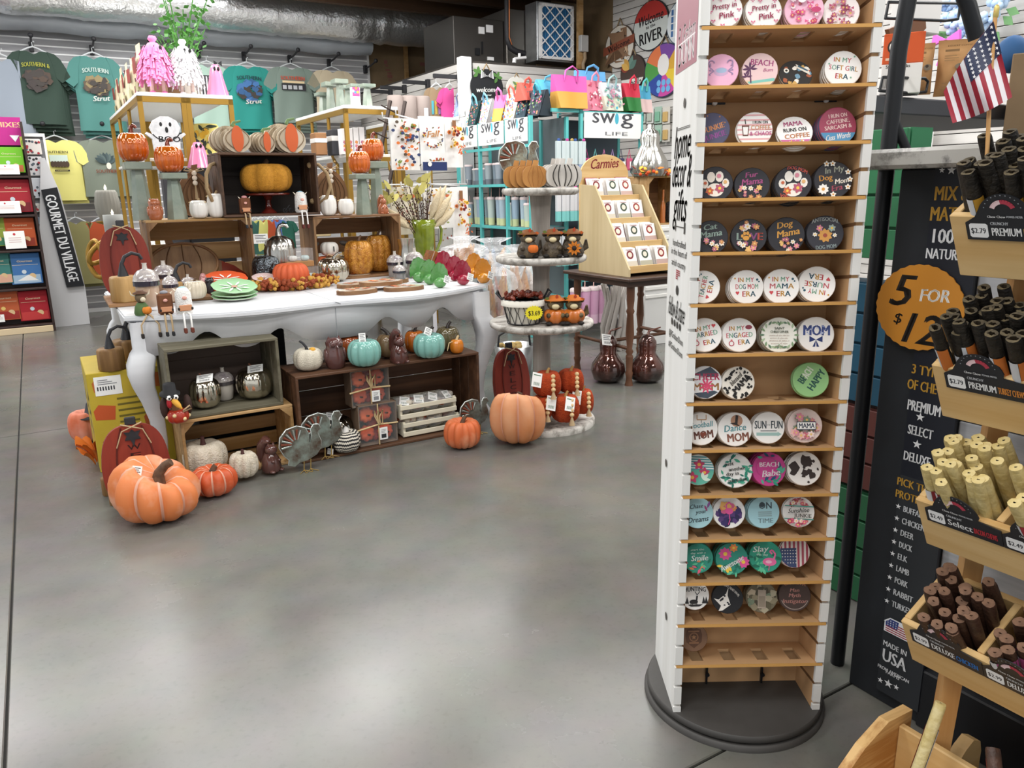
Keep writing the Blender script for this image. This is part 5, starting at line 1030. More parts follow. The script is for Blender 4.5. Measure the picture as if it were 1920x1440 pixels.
def edge(px,py,h):
 a=A_(PB(px,py,4.0));u=(a-TL0)/(TL1-TL0);b=TF+.1-.16*math.sin(math.pi*min(max((u-.02)/.96,0),1))**.55+.03*math.cos(4*math.pi*u)
 c=W(a,b,TT);s_=S(c);return c+EB*(h*s_*.3*1.15),s_
c,s_=edge(270,590,47);sitter(c,47*s_,matte('4f6a3c'),'brown bull shelf sitter holding a little pumpkin on the table edge',[matte('6a5a44'),TW],'bull',.08)
c,s_=edge(312,586,44);sitter(c,44*s_,matte('70452a'),'brown cow shelf sitter with name board on the table edge',[matte('8f8f96'),TW],'box',.075,boot='232427')
c,s_=edge(345,582,50);sitter(c,50*s_,MATS['white_fur'],'white fluffy cow shelf sitter with name board on the table edge',[matte('9fcbe0'),matte('f0eeea')],'fur',.06,boot='6a3426')
def plates(px,py,w,n,col,rim,group,label,z=TT,dz=.0165):
 c,s_=tbl(px,py,w,z,.35);R=w*s_/2
 for k in range(n):
  t=thing('leaf_plate',label+(' on top of its stack' if k==n-1 else ' lower in its stack'),'plate',c+Vector((random.uniform(-.004,.004),0,.001+k*dz+(.022 if k==n-1 else 0))),R31+random.uniform(-.1,.1),group);t.rotation_euler.x=.24 if k==n-1 else .06
  m=MB();m.mat(1).lathe([(R*.45,0),(R*.5,.004),(R*.92,.016),(R,.022)],48,None,8,.05,cap=False);m.mat(0).lathe([(R,.022),(R*.97,.024),(R*.6,.014),(0,.011)],48,None,8,.05,cap=False);m.build('dish',[mat('plate_'+col,col,.45),mat('plate_'+rim,rim,.45)],t)
  if k==n-1:
   pr=Print(.0002)
   for i in range(8):a=i*.785+.2;pr.leaf(R*.15*math.cos(a),R*.15*math.sin(a),R*.55,R*.1,a,'eef0ea')
   pr.disc(0,0,R*.14,'b98a78');pr.build('flower_print',t,T(0,0,.0165))
plates(425,553,80,4,'d9582c','d9582c','orange leaf plates','orange glazed leaf plate',TT);plates(441,564,84,3,'8fbb8c','dfe3d8','green leaf plates','pale green glazed leaf plate',TT);plates(497,545,46,3,'dcc3c0','e9e2de','pale pink plates','pale pink glazed plate',TT)
c,s_=tbl(548,543,68,TT);pumpkin('matte orange ribbed pumpkin inside the seed head wreath',c,34*s_,42*s_,mat('orange_matte','cf5f36',.6),16,.12,.12,None,pw=.5)
t=thing('harvest_wreath','wreath of golden and rust seed heads around the orange pumpkin','wreath',c,R31);R=random.Random(3);Rw=62*s_
for k in range(26):
 a=math.pi*(.78+1.42*k/25);r0=Rw*R.uniform(.72,.95);d_=R.uniform(-.4,.4)+a+1.2
 ln=R.uniform(.09,.16);col=R.choice((0,0,0,1));m=MB();x0,y0=r0*math.cos(a),r0*.8*math.sin(a)
 for j in range(16):u=j/15;m.ell((x0+math.cos(d_)*ln*u+R.uniform(-.012,.012),y0+math.sin(d_)*ln*u+R.uniform(-.012,.012),.03+R.uniform(-.02,.04)*(1-u*.5)),(.015*(1.2-u*.6),)*3,6,4)
 m.build('seed_head',matte('c2923f')if not col else matte('8a3d1c'),t)
for k in range(7):
 a=math.pi*(.9+R.uniform(0,1.1));m=MB();m.prism([(0,0),(.045,.014),(.09,0),(.045,-.012)],0,.002,T(Rw*.85*math.cos(a),Rw*.7*math.sin(a),.04)@RZ(R.uniform(0,6))@RX(R.uniform(.2,1)));m.build('dry_leaf',matte('d9b77c'),t)
p=onB(528,505,CB+.0,TT);s_=S(p);t=thing('lidded_jar','tall silver ribbed pumpkin jar with a curled lid','jar',p,0);R_=29*s_;h_=74*s_
m=MB();m.lathe([(R_*.6,0),(R_*.8,h_*.05),(R_*.95,h_*.5),(R_,h_*.85),(R_*.9,h_*.97)],60,None,12,.08);m.build('jar','silver',t);m=MB();m.lathe([(R_*.95,h_*.97),(R_*.85,h_*1.1),(R_*.4,h_*1.2),(R_*.15,h_*1.22)],60,None,12,.08);m.build('lid','silver',t);m=MB();pts,rs=curl(h_*1.2,.07,.014,(1,0),'hook');m.tube(pts,rs,8);m.build('lid_stem','silver',t);price_tag(t,(-R_*1.1,-.02,h_*1.15),.09,.06,(1.3,0,.5))
p=onB(503,520,CB-.02,TT);s_=S(p);pumpkin('dark mercury glass hammered pumpkin jar',p,28*s_,50*s_,mat('dark_mercury','5f6468',.12,metal=.95,bump=1,bsc=60),8,.08,.08,('dark_mercury',.12,.1),pw=.4)
p=onB(562,522,CB-.08,TT);s_=S(p)
def clearbox(p,w,h,label,inner,group):
 t=thing('gift_box',label,'box',p,R31,group);m=MB();m.bx(-w/2,w/2,-.05,.05,0,h*.3,.002);m.build('carton_tray','kraft',t);m=MB();m.bx(-w/2+.001,w/2-.001,-.049,.049,h*.3,h,.002);m.build('clear_lid','clear',t)
 for i,(x,z)in enumerate(inner):m=MB();m.pump(w*.16,w*.22,8,.14,.15,n=32,m=8,M=T(x*w,-.02,h*.3+z*h));m.build('mini_pumpkin',cer('b9cfd0')if i%2 else cer('d9dcd8'),t)
clearbox(p,50*s_,33*s_,'clear topped box of pale blue mini pumpkins stacked on another',[(-.22,.0),(.22,.0)],'clear boxes of mini pumpkins');bpy.data.objects[-1]if False else None
for o in[o for o in COL.objects if o.name.startswith('gift_box')]:o.location.z=TT+34*s_
clearbox(p+Vector((.02,.02,0)),52*s_,33*s_,'clear topped box of pale mini pumpkins under another box',[(-.22,.0),(.22,.0)],'clear boxes of mini pumpkins')
c,s_=tbl(627,530,58,TT);pumpkin('silver gold mercury glass pumpkin behind the wood slices',c,30*s_,40*s_,'gold_mercury',10,.12,.12,('silver',.25,.08),lean=(1,0))
c,s_=tbl(505,530,44,TT);t=thing('striped_bow_pumpkin','small pumpkin with a black and white striped bow','pumpkin',c,R31);m=MB();m.pump(20*s_,26*s_,8,.12,.12,n=40,m=10);m.build('body',matte('d9b48a'),t)
for s2 in(-1,1):
 m=MB()
 for j in range(8):m.mat(j%2);m.tube([(s2*.012*j,0,28*s_+.03*math.sin(j*.45)),(s2*.012*(j+1),0,28*s_+.03*math.sin((j+1)*.45))],.016,8)
 m.build('bow_loop',[matte('1f1f22'),matte('ecebe8')],t)
def slice_(px,py,w,z,label,h=.022,n=1,draw=True):
 c,s_=tbl(px,py,w,z,.45);R=w*s_/2
 t=thing('wood_slice_tray',label,'tray',c,R31+random.uniform(-.2,.2),'wood slice trays');pts=[(R*(1+.04*math.sin(3*a+px))*math.cos(a),R*.62*(1+.05*math.cos(2*a))*math.sin(a))for a in[2*math.pi*i/36 for i in range(36)]]
 m=MB();m.prism(pts,0,h);m.build('slice','wood_mid',t);m=MB();m.prism([(x*.9,y*.9)for x,y in pts],h,h+.0015);m.build('inlay',cer('e2d9c8'),t)
 pr=Print(.0002);[pr.flower(R*.5*math.cos(k*1.3),R*.3*math.sin(k*1.3),R*.17,'cf5f36','e8b04a')for k in range(5)];[pr.leaf(R*.3*math.cos(k),R*.25*math.sin(k),R*.16,R*.06,k*2,'7f8f5a')for k in range(7)];pr.build('inlay_print',t,T(0,0,h+.0017))
slice_(667,540,74,TT,'wood slice tray lying behind the front slices');slice_(735,532,68,TT,'wood slice tray lying near the orange glass pumpkins');slice_(672,522,52,TT,'small wood slice tray at the foot of the amber pumpkin crate')
slice_(671,552,82,TT,'wood slice tray lying flat at the table front beside the wreath');slice_(756,546,78,TT,'wood slice tray lying flat at the table front, beside the green dishes');slice_(716,536,84,TT+.026,'wood slice tray resting on top of two others')
def fan(px,py,w,h,col,label,tagc=None):
 c,s_=tbl(px,py,w*.8,TT,.4);R=w*s_/2;hh=h*s_;t=thing('turkey_dish',label,'dish',c,R31-.25,'glazed turkey dishes');g=mat('glz_'+col,col,.12,coat=.7,bump=.35,bsc=70)
 m=MB();m.ell((0,-R*.2,hh*.22),(R*.72,R*.6,hh*.22),20,10);m.build('bowl',g,t)
 m=MB();vs=[];n=20
 m.grid(lambda u,v:(R*.98*v*math.sin((u-.5)*3.9)*(1+.04*math.cos(u*40)*v),R*.35-R*.35*v*v,hh*.42+hh*.58*v*math.cos((u-.5)*3.9)*(1+.04*math.cos(u*40)*v)),40,5);m.grid(lambda u,v:(R*.98*v*math.sin((.5-u)*3.9)*(1+.04*math.cos(u*40)*v),R*.35-R*.35*v*v+.012,hh*.42+hh*.58*v*math.cos((.5-u)*3.9)*(1+.04*math.cos(u*40)*v)),40,5);m.build('tail_fan',g,t)
 if tagc:price_tag(t,(R*.65,-R*.9,hh*.35),.042,.042,(1.4,.4,.3),tagc)
for px_,py_,col,nm,tg in((786,530,'5f9a56','green',None),(806,534,'5f9a56','green',None),(825,540,'5f9a56','green','6a6c70'),(833,518,'9c1f3a','dark red',None),(853,527,'9c1f3a','dark red',None),(868,535,'9c1f3a','dark red','a0a2a6'),(874,512,'d08a2c','mustard',None),(890,522,'d08a2c','mustard',None),(906,532,'d08a2c','mustard','1f2a4a')):
 fan(px_,py_,34,46,col,nm+' glazed turkey dish '+('with a price tag at the front of its row' if tg else 'standing in a row behind another'),tg)
c,s_=tbl(797,492,40,TT);t=thing('glass_pitcher','olive green pressed glass pitcher holding dried stems','pitcher',c,R31);R_=20*s_;h_=78*s_
gg=mat('green_glass','6f7f1c',.1,coat=.6,alpha=.82,col2='8a9a2c',sc=14);m=MB();m.lathe([(R_*.85,0),(R_*.8,h_*.03),(R_*.82,h_*.25),(R_*1.0,h_*.6),(R_*1.02,h_*.78),(R_*1.12,h_),(R_*1.05,h_),(R_*.95,h_*.75)],48,None,16,.035);m.build('jug',gg,t)
m=MB();m.tube([(R_*1.0,0,h_*.85),(R_*1.5,0,h_*.92),(R_*1.85,0,h_*.75),(R_*1.75,0,h_*.5),(R_*1.3,0,h_*.25),(R_*.85,0,h_*.2)],.012,8);m.build('handle',gg,t)
db=thing('dried_bouquet','dried berry twigs, pampas plumes and pale leaves in the green pitcher','dried flowers',c,R31);R=random.Random(8)
for k in range(26):
 a=R.uniform(-.75,.25);l=R.uniform(.3,.52);y=R.uniform(-.5,.5);e=Vector((math.sin(a)*l,y*.15,h_*.8+math.cos(a)*l*.75));m=MB();b0=Vector((R.uniform(-.02,.02),R.uniform(-.02,.02),h_*.3));m.tube([b0,b0.lerp(e,.5)+Vector((0,0,.02)),e],[.003,.0025,.0015],5)
 for j in range(9):q=b0.lerp(e,.5+.5*j/9);m.ell((q.x+R.uniform(-.012,.012),q.y+R.uniform(-.01,.01),q.z+R.uniform(-.01,.015)),(.005,.005,.006),5,4)
 m.build('berry_twig',matte('4a3228'),db)
mat('plume','d8c8a8',.95,bump=.8,bsc=120)
for a,l,w_ in((.35,.42,.03),(.5,.46,.035),(.65,.4,.035),(.85,.36,.04),(1.0,.33,.035),(-1.1,.34,.03),(-.95,.36,.025)):
 b0=Vector((0,0,h_*.6));e=Vector((math.sin(a)*l,R.uniform(-.05,.05),h_*.8+math.cos(a)*l*.8));m=MB();m.tube([b0,b0.lerp(e,.35),b0.lerp(e,.55),b0.lerp(e,.8),e],[.003,.006,w_,w_*.8,.004],9)
 for j in range(60):q=b0.lerp(e,R.uniform(.4,1));d_=(e-b0).normalized()*.03+Vector((R.uniform(-1,1),R.uniform(-1,1),R.uniform(-.6,.6)))*.035;m.add([q,q+d_+Vector((.001,0,0)),q+d_],[(0,1,2)])
 m.build('plume','plume',db)
for k in range(20):
 a=R.uniform(-1.0,.1);l=R.uniform(.25,.5);q=Vector((math.sin(a)*l,R.uniform(-.03,.12),h_*.75+math.cos(a)*l*.8));m=MB();m.prism([(0,0),(.03,.028),(.07,.02),(.1,0),(.07,-.02),(.03,-.028)],0,.0015,Matrix.Translation(q)@RY(-R.uniform(.3,2.5))@RX(R.uniform(.6,2.2)));m.build('pale_leaf',matte('b5ac62'),db)
p=onB(764,505,CB-.1,TT);s_=S(p);lathe_thing('silver_vase','tall clear mercury glass gourd vase behind the pitcher','vase',p,[(16*s_,0),(21*s_,.03),(22*s_,20*s_),(17*s_,40*s_),(14*s_,55*s_),(17*s_,70*s_)],'silver',40,8,.06)
acorn(742,522,32,50,TT,'glazed acorn jar with dark drip cap beside the amber pumpkins',base='8f8680');acorn(779,522,34,56,TT,'glazed acorn jar with pale cap near the green dishes',base='8f8a80');acorn(750,531,26,38,TT,'small blue grey striped acorn jar in front of the other jars',base='7f7c7c',dark='2f3440')
c,s_=tbl(830,512,60,TT);t=thing('amber_bowl','tilted amber pressed glass bowl leaning by the pitcher','bowl',c+Vector((0,0,.035)),R31);ab=mat('amber_glass','9c5a14',.12,coat=.6,alpha=.9,col2='7a3f0a',sc=12);m=MB();Mt=RY(.42);m.bx(-35*s_,35*s_,-.07,.07,0,.012,.004,Mt);m.build('bowl_base',ab,t)
for y0 in(-.07,.062):m=MB();m.bx(-35*s_,35*s_,y0,y0+.008,.0,20*s_,.003,Mt);m.build('bowl_side',ab,t)
for x0 in(-35*s_,35*s_-.008):m=MB();m.bx(x0,x0+.008,-.07,.07,.0,20*s_,.003,Mt);m.build('bowl_side',ab,t)
c,s_=tbl(850,490,60,TT,.5);t=lathe_thing('round_dish','white round dish with a printed label behind the amber bowl','dish',c,[(26*s_,0),(30*s_,.01),(32*s_,.07),(30*s_,.07),(28*s_,.015),(0,.012)],cer('e6e6e6'),36)
mat('husk','d9a860',.8,col2='b5803c',sc=10,grain='z')
def cello(px,py,w,h,z,b,label,hue):
 p=onB(px,py,b,z)if b else place(px,py,w,z)[0];s_=S(p);R_=w*s_/2;hh=h*s_;t=thing('cello_bag',label,'gift bag',p,R31,'cellophane gift bags');R=random.Random(px)
 for k in range(9):
  a=R.uniform(-.35,.35);l=hh*R.uniform(.55,.8);m=MB();m.tube([(R_*.5*R.uniform(-1,1),R.uniform(-.04,.04),hh*.05),(R_*.6*math.sin(a*2),R.uniform(-.03,.03),l*.6),(R_*.8*math.sin(a*2.4),R.uniform(-.03,.03),l)],[.012,.03,.006],7,flat=.5);m.build('husk','husk' if R.random()<.7 else matte(hue),t)
 m=MB();n=22
 def fn(u,v):
  a=2*math.pi*u;r=R_*(.85+.2*math.sin(v*3))*(1 if v<.72 else max(.18,1-(v-.72)*6))if v<.86 else R_*(.2+(v-.86)*4);k=1+.12*math.sin(a*7+v*9)+.08*math.sin(a*13-v*17);return(r*k*math.cos(a),r*.7*k*math.sin(a),v*hh)
 m.grid(fn,44,18,smooth=False);m.build('cellophane','cello',t)
cello(872,500,80,66,TT,4.75,'crinkled cellophane bag of corn husks on the table end','b5562f');cello(925,500,96,72,.72,4.9,'crinkled cellophane bag with bluish shine beside the aqua racks','7a98b8')
cello(935,585,66,140,.45,4.35,'cellophane bag of orange husks hanging beside the table end','a8542c');cello(975,590,70,140,.45,4.55,'cellophane bag of golden husks behind the tiered stand','c98a3a');cello(1002,575,50,120,.45,4.7,'cellophane bag with purple paper behind the tiered stand','7a4a7a')
#  under and beside the table
lc=crate('natural slatted crate on the floor under the table',.455,.985,3.79,4.12,.001,.312,'wood_light','wood_light',gap=.25,backs=3)
ucr=crate('dark grey wooden crate stacked on the natural crate',.425,.945,3.8,4.14,.314,.656,'wood_grey','wood_grey',gap=0,braces=False,bm=mat('crate_back','5f5048',.7))
LBR=R31;LBO=W(1.0,3.75,.001)
lbx=crate('long dark walnut box standing open under the table',0,1.04,0,.33,0,.455,'wood_box','wood_box',rot=LBR,org=LBO,gap=.03,backs=3,braces=False,tops=2)
lx=Vector((math.cos(LBR),math.sin(LBR),0));ly=Vector((-math.sin(LBR),math.cos(LBR),0))
m=MB();m.bx(0,.5,0,.35,0,.6,.004);tag(m.build('storage_tub',matte('1c2026'),None,W(.62,4.35,.0),R31),'black storage tub at the back under the table','tub')
def fl(px,py,w,z):return place(px,py,w,z,.55)
for px_,py_,w_,h_,lb_ in((388,768,58,56,'smaller gold mercury glass pumpkin with a price tag in the grey crate'),(480,750,70,56,'larger gold mercury glass pumpkin with a price tag in the grey crate')):
 c,s_=fl(px_,py_,w_,.33);t=pumpkin(lb_,c,w_*s_/2,h_*s_*.92,'gold_mercury',9,.07,.1,(mat('stem_copper','7a4a34',.5),.2,.05),group='gold mercury pumpkins',lean=(-.6,0));price_tag(t,(w_*s_*.15,-w_*s_*.25,h_*s_*1.08),.075,.055,(.5,-.1,.2))
acorn(423,752,40,62,.33,'glazed acorn with white base between the gold pumpkins',base='d5cec4',dark='4a4446')
KN=mat('cream_knit','d9cfbe',.9,col2='c9bda8',sc=40,bump=.7,bsc=130)
c,s_=fl(388,893,86,.016);pumpkin('large cream knitted pumpkin in the natural crate',c,42*s_,54*s_,KN,7,.16,.14,(mat('stem_maroon','4a2a28',.7),.28,.09),lean=(0,0),pw=.5)
c,s_=fl(460,898,56,.016);pumpkin('small cream knitted pumpkin at the front of the natural crate',c,27*s_,42*s_,KN,9,.2,.1,('stem_maroon',.2,.1),lean=(0,0),pw=.5)
c,s_=fl(510,886,44,.016);owl(c,62*s_,cer('5a3a34'),'dark brown glazed squirrel at the end of the natural crate','squirrel',R31+.4)
c,s_=fl(330,787,42,.316);c=W(A_(c)+.0,3.76,.316);t=thing('turkey_figurine','turkey figurine with black hat sitting in a red pumpkin','figurine',c,R31);m=MB();m.pump(20*s_,28*s_,8,.12,.1,n=40,m=10);m.build('pumpkin_body',cer('a8321e',.35),t)
for k in range(7):a=k*.9;m=MB();m.ell((19*s_*math.cos(a+3.4),19*s_*math.sin(a+3.4),14*s_+.012*math.sin(k*2)),(.009,)*3,8,6);m.build('dot',matte('e6cf9c'),t)
m=MB();m.tube([(0,0,24*s_),(-.01,-.02,38*s_),(-.02,-.03,52*s_)],[.022,.018,.024],10);m.build('neck',matte('8a6a4a'),t)
for s2 in(-1,1):m=MB();m.ell((-.02+s2*.014,-.055,54*s_),(.012,)*3,10,8);m.build('eye',matte('f4f2ee'),t);m=MB();m.ell((-.02+s2*.014,-.066,54*s_),(.005,)*3,8,6);m.build('pupil',matte('141414'),t)
m=MB();m.tube([(-.015,-.05,48*s_),(0,-.075,40*s_),(.012,-.075,33*s_)],[.015,.012,.003],8);m.build('beak',matte('d9a23c'),t);m=MB();m.ell((-.035,-.05,44*s_),(.012,.012,.025),8,6);m.build('wattle',matte('a8202a'),t)
m=MB();m.lathe([(.045,0),(.045,.005),(.03,.008),(.026,.05),(0,.052)],18,T(-.025,-.02,58*s_)@RX(.2));m.build('hat',matte('1c1c1f'),t)
for s2 in(-1,1):m=MB();m.ell((s2*.05,.02,30*s_),(.02,.03,.05),10,8);m.build('wing',matte('3a2620'),t)
m=MB();m.tube([(.02,-.04,26*s_),(.05,-.04,34*s_),(.06,-.02,26*s_),(.02,-.04,24*s_)],.004,5);m.build('twine_bow','twine',t)
ZL=.457
def lb(px,py,w,k=.55):return place(px,py,w,ZL,k)
TE=cer('7fb5ab')
c,s_=lb(580,697,56);t=pumpkin('cream felt pumpkin on the long box',c,28*s_,38*s_,mat('cream_felt','d8d0be',.95,bump=.6,bsc=180),8,.12,.14,('black_iron',.4,.08),lean=(-.8,0));m=MB();m.ell((.03,-.02,40*s_),(.018,.018,.014),8,6);m.build('yellow_blossom',matte('d9a23c'),t);m=MB();m.ell((.01,-.01,37*s_),(.035,.03,.008),8,5);m.build('leaf_collar',matte('3a3d34'),t)
c,s_=lb(630,692,44);owl(c,60*s_,cer('5b3b38'),'dark brown glazed owl on the long box','owl',LBR);c,s_=lb(652,680,44,1.2);pumpkin('rust glazed pumpkin behind the brown owl',c,30*s_,44*s_,cer('8a4420'),8,.12,.14,('stem_brown',.2,.1),pw=.5)
c,s_=lb(685,690,64);t=pumpkin('teal glazed pumpkin with a barcode tag beside the brown owl',c,32*s_,46*s_,TE,10,.14,.16,(mat('stem_black','2a2320',.3),.25,.1),group='teal glazed pumpkins');price_tag(t,(0,-.03,56*s_),.035,.05,(1.35,0,.3))
c,s_=lb(732,676,50,1.1);pumpkin('olive brown glazed pumpkin behind the teal one',c,26*s_,42*s_,cer('6f5a40'),8,.12,.14,('stem_black',.3,.12),lean=(-1,0));c,s_=lb(749,681,38);owl(c,58*s_,cer('56342f'),'dark brown glazed squirrel between the teal pumpkins','squirrel',LBR)
c,s_=lb(779,664,30,1.2);pumpkin('orange brown glazed pumpkin behind the squirrel',c,20*s_,38*s_,cer('a85a1c'),8,.1,.14,('stem_black',.3,.12));c,s_=lb(806,674,62);t=pumpkin('teal glazed pumpkin with a folded tag near the table leg',c,31*s_,42*s_,TE,10,.14,.16,('stem_black',.35,.1),group='teal glazed pumpkins');price_tag(t,(.0,-.03,52*s_),.042,.042,(1.2,.5,.4))
c,s_=lb(840,660,40,1.0);pumpkin('olive glazed pumpkin behind the teal one by the leg',c,24*s_,40*s_,cer('5c5238'),8,.12,.14,('stem_black',.3,.12));c,s_=lb(857,664,27);t=pumpkin('small shiny orange pumpkin with raffia at the end of the long box',c,13.5*s_,24*s_,cer('cf7a1f'),8,.06,.1,('raffia',.3,.16));m=MB();[m.tube([(0,-.01,26*s_),(s2*.04,-.03,22*s_),(s2*.05,-.04,8*s_)],.003,5)for s2 in(-1,)];m.build('raffia_tail','raffia',t)
def lbl(px,py,d):n_=ly;p0=LBO+ly*d;return onplane(px,py,p0,n_)
def giftbox(px,py,w,h,z,d,label,white):
 p=lbl(px,py,d);s_=S(p);p.z=z;t=thing('pumpkin_gift_box',label,'gift box',p,LBR,'boxed velvet pumpkins');W_,H_=w*s_/math.cos(LBR-.5),h*s_*.98;D_=.1
 for x0,x1,z0,z1 in((-W_/2,W_/2,0,.008),(-W_/2,W_/2,H_-.008,H_),(-W_/2,-W_/2+.008,0,H_),(W_/2-.008,W_/2,0,H_)):m=MB();m.bx(x0,x1,0,D_,z0,z1,.002);m.build('box_wall',mat('gift_brown','6b5644',.7),t)
 m=MB();m.bx(-W_/2,W_/2,D_,D_+.004,0,H_);m.build('box_back','gift_brown',t);R=random.Random(px)
 for i,(x,z_)in enumerate(((-.24,.25),(.24,.25),(-.24,.72),(.24,.72),(0,.48),(.02,.2),(.05,.75))):
  m=MB();m.pump(W_*.21,W_*.24,9,.16,.16,n=36,m=8,M=T(x*W_,.05+(.02 if i>3 else 0),z_*H_)@RX(1.25)@T(0,0,-W_*.1));m.build('velvet_pumpkin',matte(('cf5226','c94a20','d65f2c','c24a22','7a1f1c','8a1f1a','7a1f1c')[i]),t)
  m=MB();m.tube([(x*W_,.02,z_*H_),(x*W_+.004,-.002,z_*H_+.004)],.005,6);m.build('mini_stem',matte('4a2f1c'),t)
 m=MB();m.bx(-W_/2+.002,W_/2-.002,-.002,-.0005,.002,H_-.002);m.build('clear_front','glass_pane',t)
 m=MB();m.tube([(0,-.006,0),(0,-.006,H_)],.004,5);m.build('raffia_band','raffia',t);m=MB();m.tube([(-W_/2-.01,-.006,H_*.42),(0,-.008,H_*.5),(W_/2,-.006,H_*.47)],.005,5);m.build('raffia_band','raffia',t)
 for k in range(3):a=-.5+k*.5;m=MB();m.tube([(0,-.012,H_*.5),(math.sin(a)*.03-.01,-.02,H_*.72),(math.sin(a)*.05,-.018,H_*.86),(.01*k,-.012,H_*.5)],.003,5);m.build('raffia_loop','raffia',t)
 m=MB();m.bx(-.001,.045,-.018,-.016,H_*.12,H_*.42,.001);o=m.build('swing_tag','paper',t);pr=Print();pr.rect(.008,.036,H_*.16,H_*.26,white);[pr.rect(.008,.03+.003*k,H_*(.29+k*.035),H_*(.3+k*.035),'77797d')for k in range(3)];pr.build('tag_print',o,T(0,-.0185,0)@MF)
giftbox(712,842,76,80,.016,.04,'clear fronted box of orange velvet pumpkins on the floor of the long box','33363a');giftbox(697,763,76,72,.016+.215,.06,'clear fronted box of orange velvet pumpkins stacked on another box','8a8c90')
p=lbl(628,812,.16);s_=S(p);p.z=.016;t=pumpkin('dark silver mercury gourd with a large tag in the long box',p,36*s_,50*s_,mat('dark_silver','8f8a80',.14,metal=1,bump=.1),12,.1,.1,('silver',.25,.08));price_tag(t,(-.0,-.05,56*s_),.1,.075,(.7,0,-.4),'a9abb0',2)
p=lbl(651,852,.03);s_=S(p);p.z=.016;t=pumpkin('black and cream chevron striped pumpkin in the long box',p,27*s_,36*s_,[ink('e3dccd'),matte('201f22')],7,.14,.14,(matte('efece6'),.2,.2),pw=.55,stripe=.0022,n=84,m=20)
price_tag(t,(-25*s_,-.07,8*s_),.035,.03,(1.3,0,-.4))
for i,(zz_,py_)in enumerate(((.016,828),(.118,795))):
 p=lbl(806 if i else 812,py_,.05);s_=S(p);p.z=zz_+.003;t=thing('slatted_box','white slatted box of potpourri, '+('stacked on another one' if i else 'at the bottom of its stack'),'box',p,LBR,'white slatted boxes');W_=112*s_*1.03;D_=.22;H_=.092;ws=mat('white_slat','e3dcc6',.6,rnd=.05)
 for z0,z1 in((.004,.03),(.055,.08)):
  m=MB();m.bx(-W_/2,W_/2,0,.008,z0,z1,.002);m.build('slat',ws,t);m=MB();m.bx(-W_/2,W_/2,D_-.008,D_,z0,z1,.002);m.build('slat',ws,t)
 for x in(-W_/2,W_/2-.016):m=MB();m.bx(x,x+.016,.009,.022,0,.088,.002);m.build('corner_post',ws,t)
 for x in(-W_/2,W_/2-.01):m=MB();m.bx(x,x+.01,.022,D_-.01,.004,.08,.002);m.build('end_board',ws,t)
 m=MB();m.bx(-W_/2+.01,W_/2-.01,.01,D_-.01,.0,.006);m.build('bottom',ws,t);R=random.Random(i+40)
 for k in range(4):
  x=-W_/2+(k+.5)*W_/4;pouch=thing('filler_pouch','clear pouch of printed mini pumpkins in the '+('upper' if i else 'lower')+' slatted box','pouch',p+lx*x+ly*.1+Vector((0,0,.012)),LBR,'clear filler pouches')
  for j in range(9):m=MB();q=(R.uniform(-.045,.045),R.uniform(-.06,.06),R.uniform(.02,.06));m.pump(.024,.034,7,.12,.1,n=21,m=6,M=T(*q));m.build('mini_pumpkin',matte(('e6ddd0','6f7a4a','a8542c','d8cfbf')[(k//2*2+j)%4 if k<2 else(0,3,2,0)[j%4]]),pouch)
  m=MB();m.ell((0,0,.045),(.065,.09,.052),10,7);m.build('clear_wrap','cello',pouch)
  if i:price_tag(pouch,(.0,-.06,.085),.055,.05,(.8,R.uniform(-.4,.4),R.uniform(-.5,.5)),'6a7a6a',2)
def turkey(px,py,w,h,label,z=0,rot=None,b=None):
 p=G(px,py,z)if b is None else onB(px,py,b,z);s_=S(p);hh=h*s_;t=thing('glass_turkey',label,'figurine',p,LBR if rot is None else rot,'foil backed glass turkeys');k=hh/1.0
 gl=mat('turkey_glass','a9b8b0',.1,metal=.6,col2='6a5548',sc=9,bump=.3,stops=(.4,.6),bsc=20)
 pts=[(-.32,.3),(-.42,.42),(-.5,.6),(-.47,.8),(-.33,.95),(-.12,.99),(.05,.93),(.12,.78),(.1,.62),(.14,.6),(.18,.75),(.17,.88),(.23,.97),(.33,.96),(.38,.86),(.33,.84),(.3,.78),(.36,.6),(.36,.48),(.25,.33),(.05,.24),(-.12,.22),(-.22,.15),(-.35,.2)]
 m=MB();m.prism([(x*k,y*k)for x,y in pts],0,.014,MF);m.build('body',gl,t);m=MB();m.tube([(x*k,-.007,y*k)for x,y in pts+pts[:1]],.0045,5);m.build('cast_rim',mat('cast_edge','cfd6d2',.15,metal=.6),t)
 for a in range(9):an=1.2+a*.26;m=MB();m.tube([(k*(-.16+.1*math.cos(an)),-.016,k*(.62+.1*math.sin(an))),(k*(-.16+.31*math.cos(an)),-.017,k*(.62+.31*math.sin(an)))],.006,5);m.build('feather_rib',matte('7a3f2c')if a%2 else mat('feather_s','b9c2bc',.15,metal=.7),t)
 for x in(-.02,.12):m=MB();m.tube([(x*k,-.007,k*.24),(x*k-.004,-.007,.006)],.003,5);[m.tube([(x*k-.004,-.007,.006),(x*k-.004+d_,-.007-.035,.002)],.0025,4)for d_ in(-.03,0,.03)];m.build('wire_leg',mat('brass_wire','b59a5f',.4,metal=.6),t)
turkey(573,882,70,90,'glass turkey on wire legs at the front corner of the long box');turkey(612,856,70,88,'glass turkey on wire legs behind the front one',.018);turkey(893,812,60,68,'glass turkey on wire legs behind the orange floor pumpkin',0)
mat('crease_pink','d9a48c',.65)
FP=mat('orange_washed','d57b45',.6,col2='e0a486',sc=5,stops=(.45,.65),bump=.05)
FP2=mat('orange_deep','c2532a',.5,col2='d98060',sc=7,stops=(.5,.75),bump=.05);FP3=mat('peach_washed','d59a72',.65,col2='cf8452',sc=4,bump=.05)
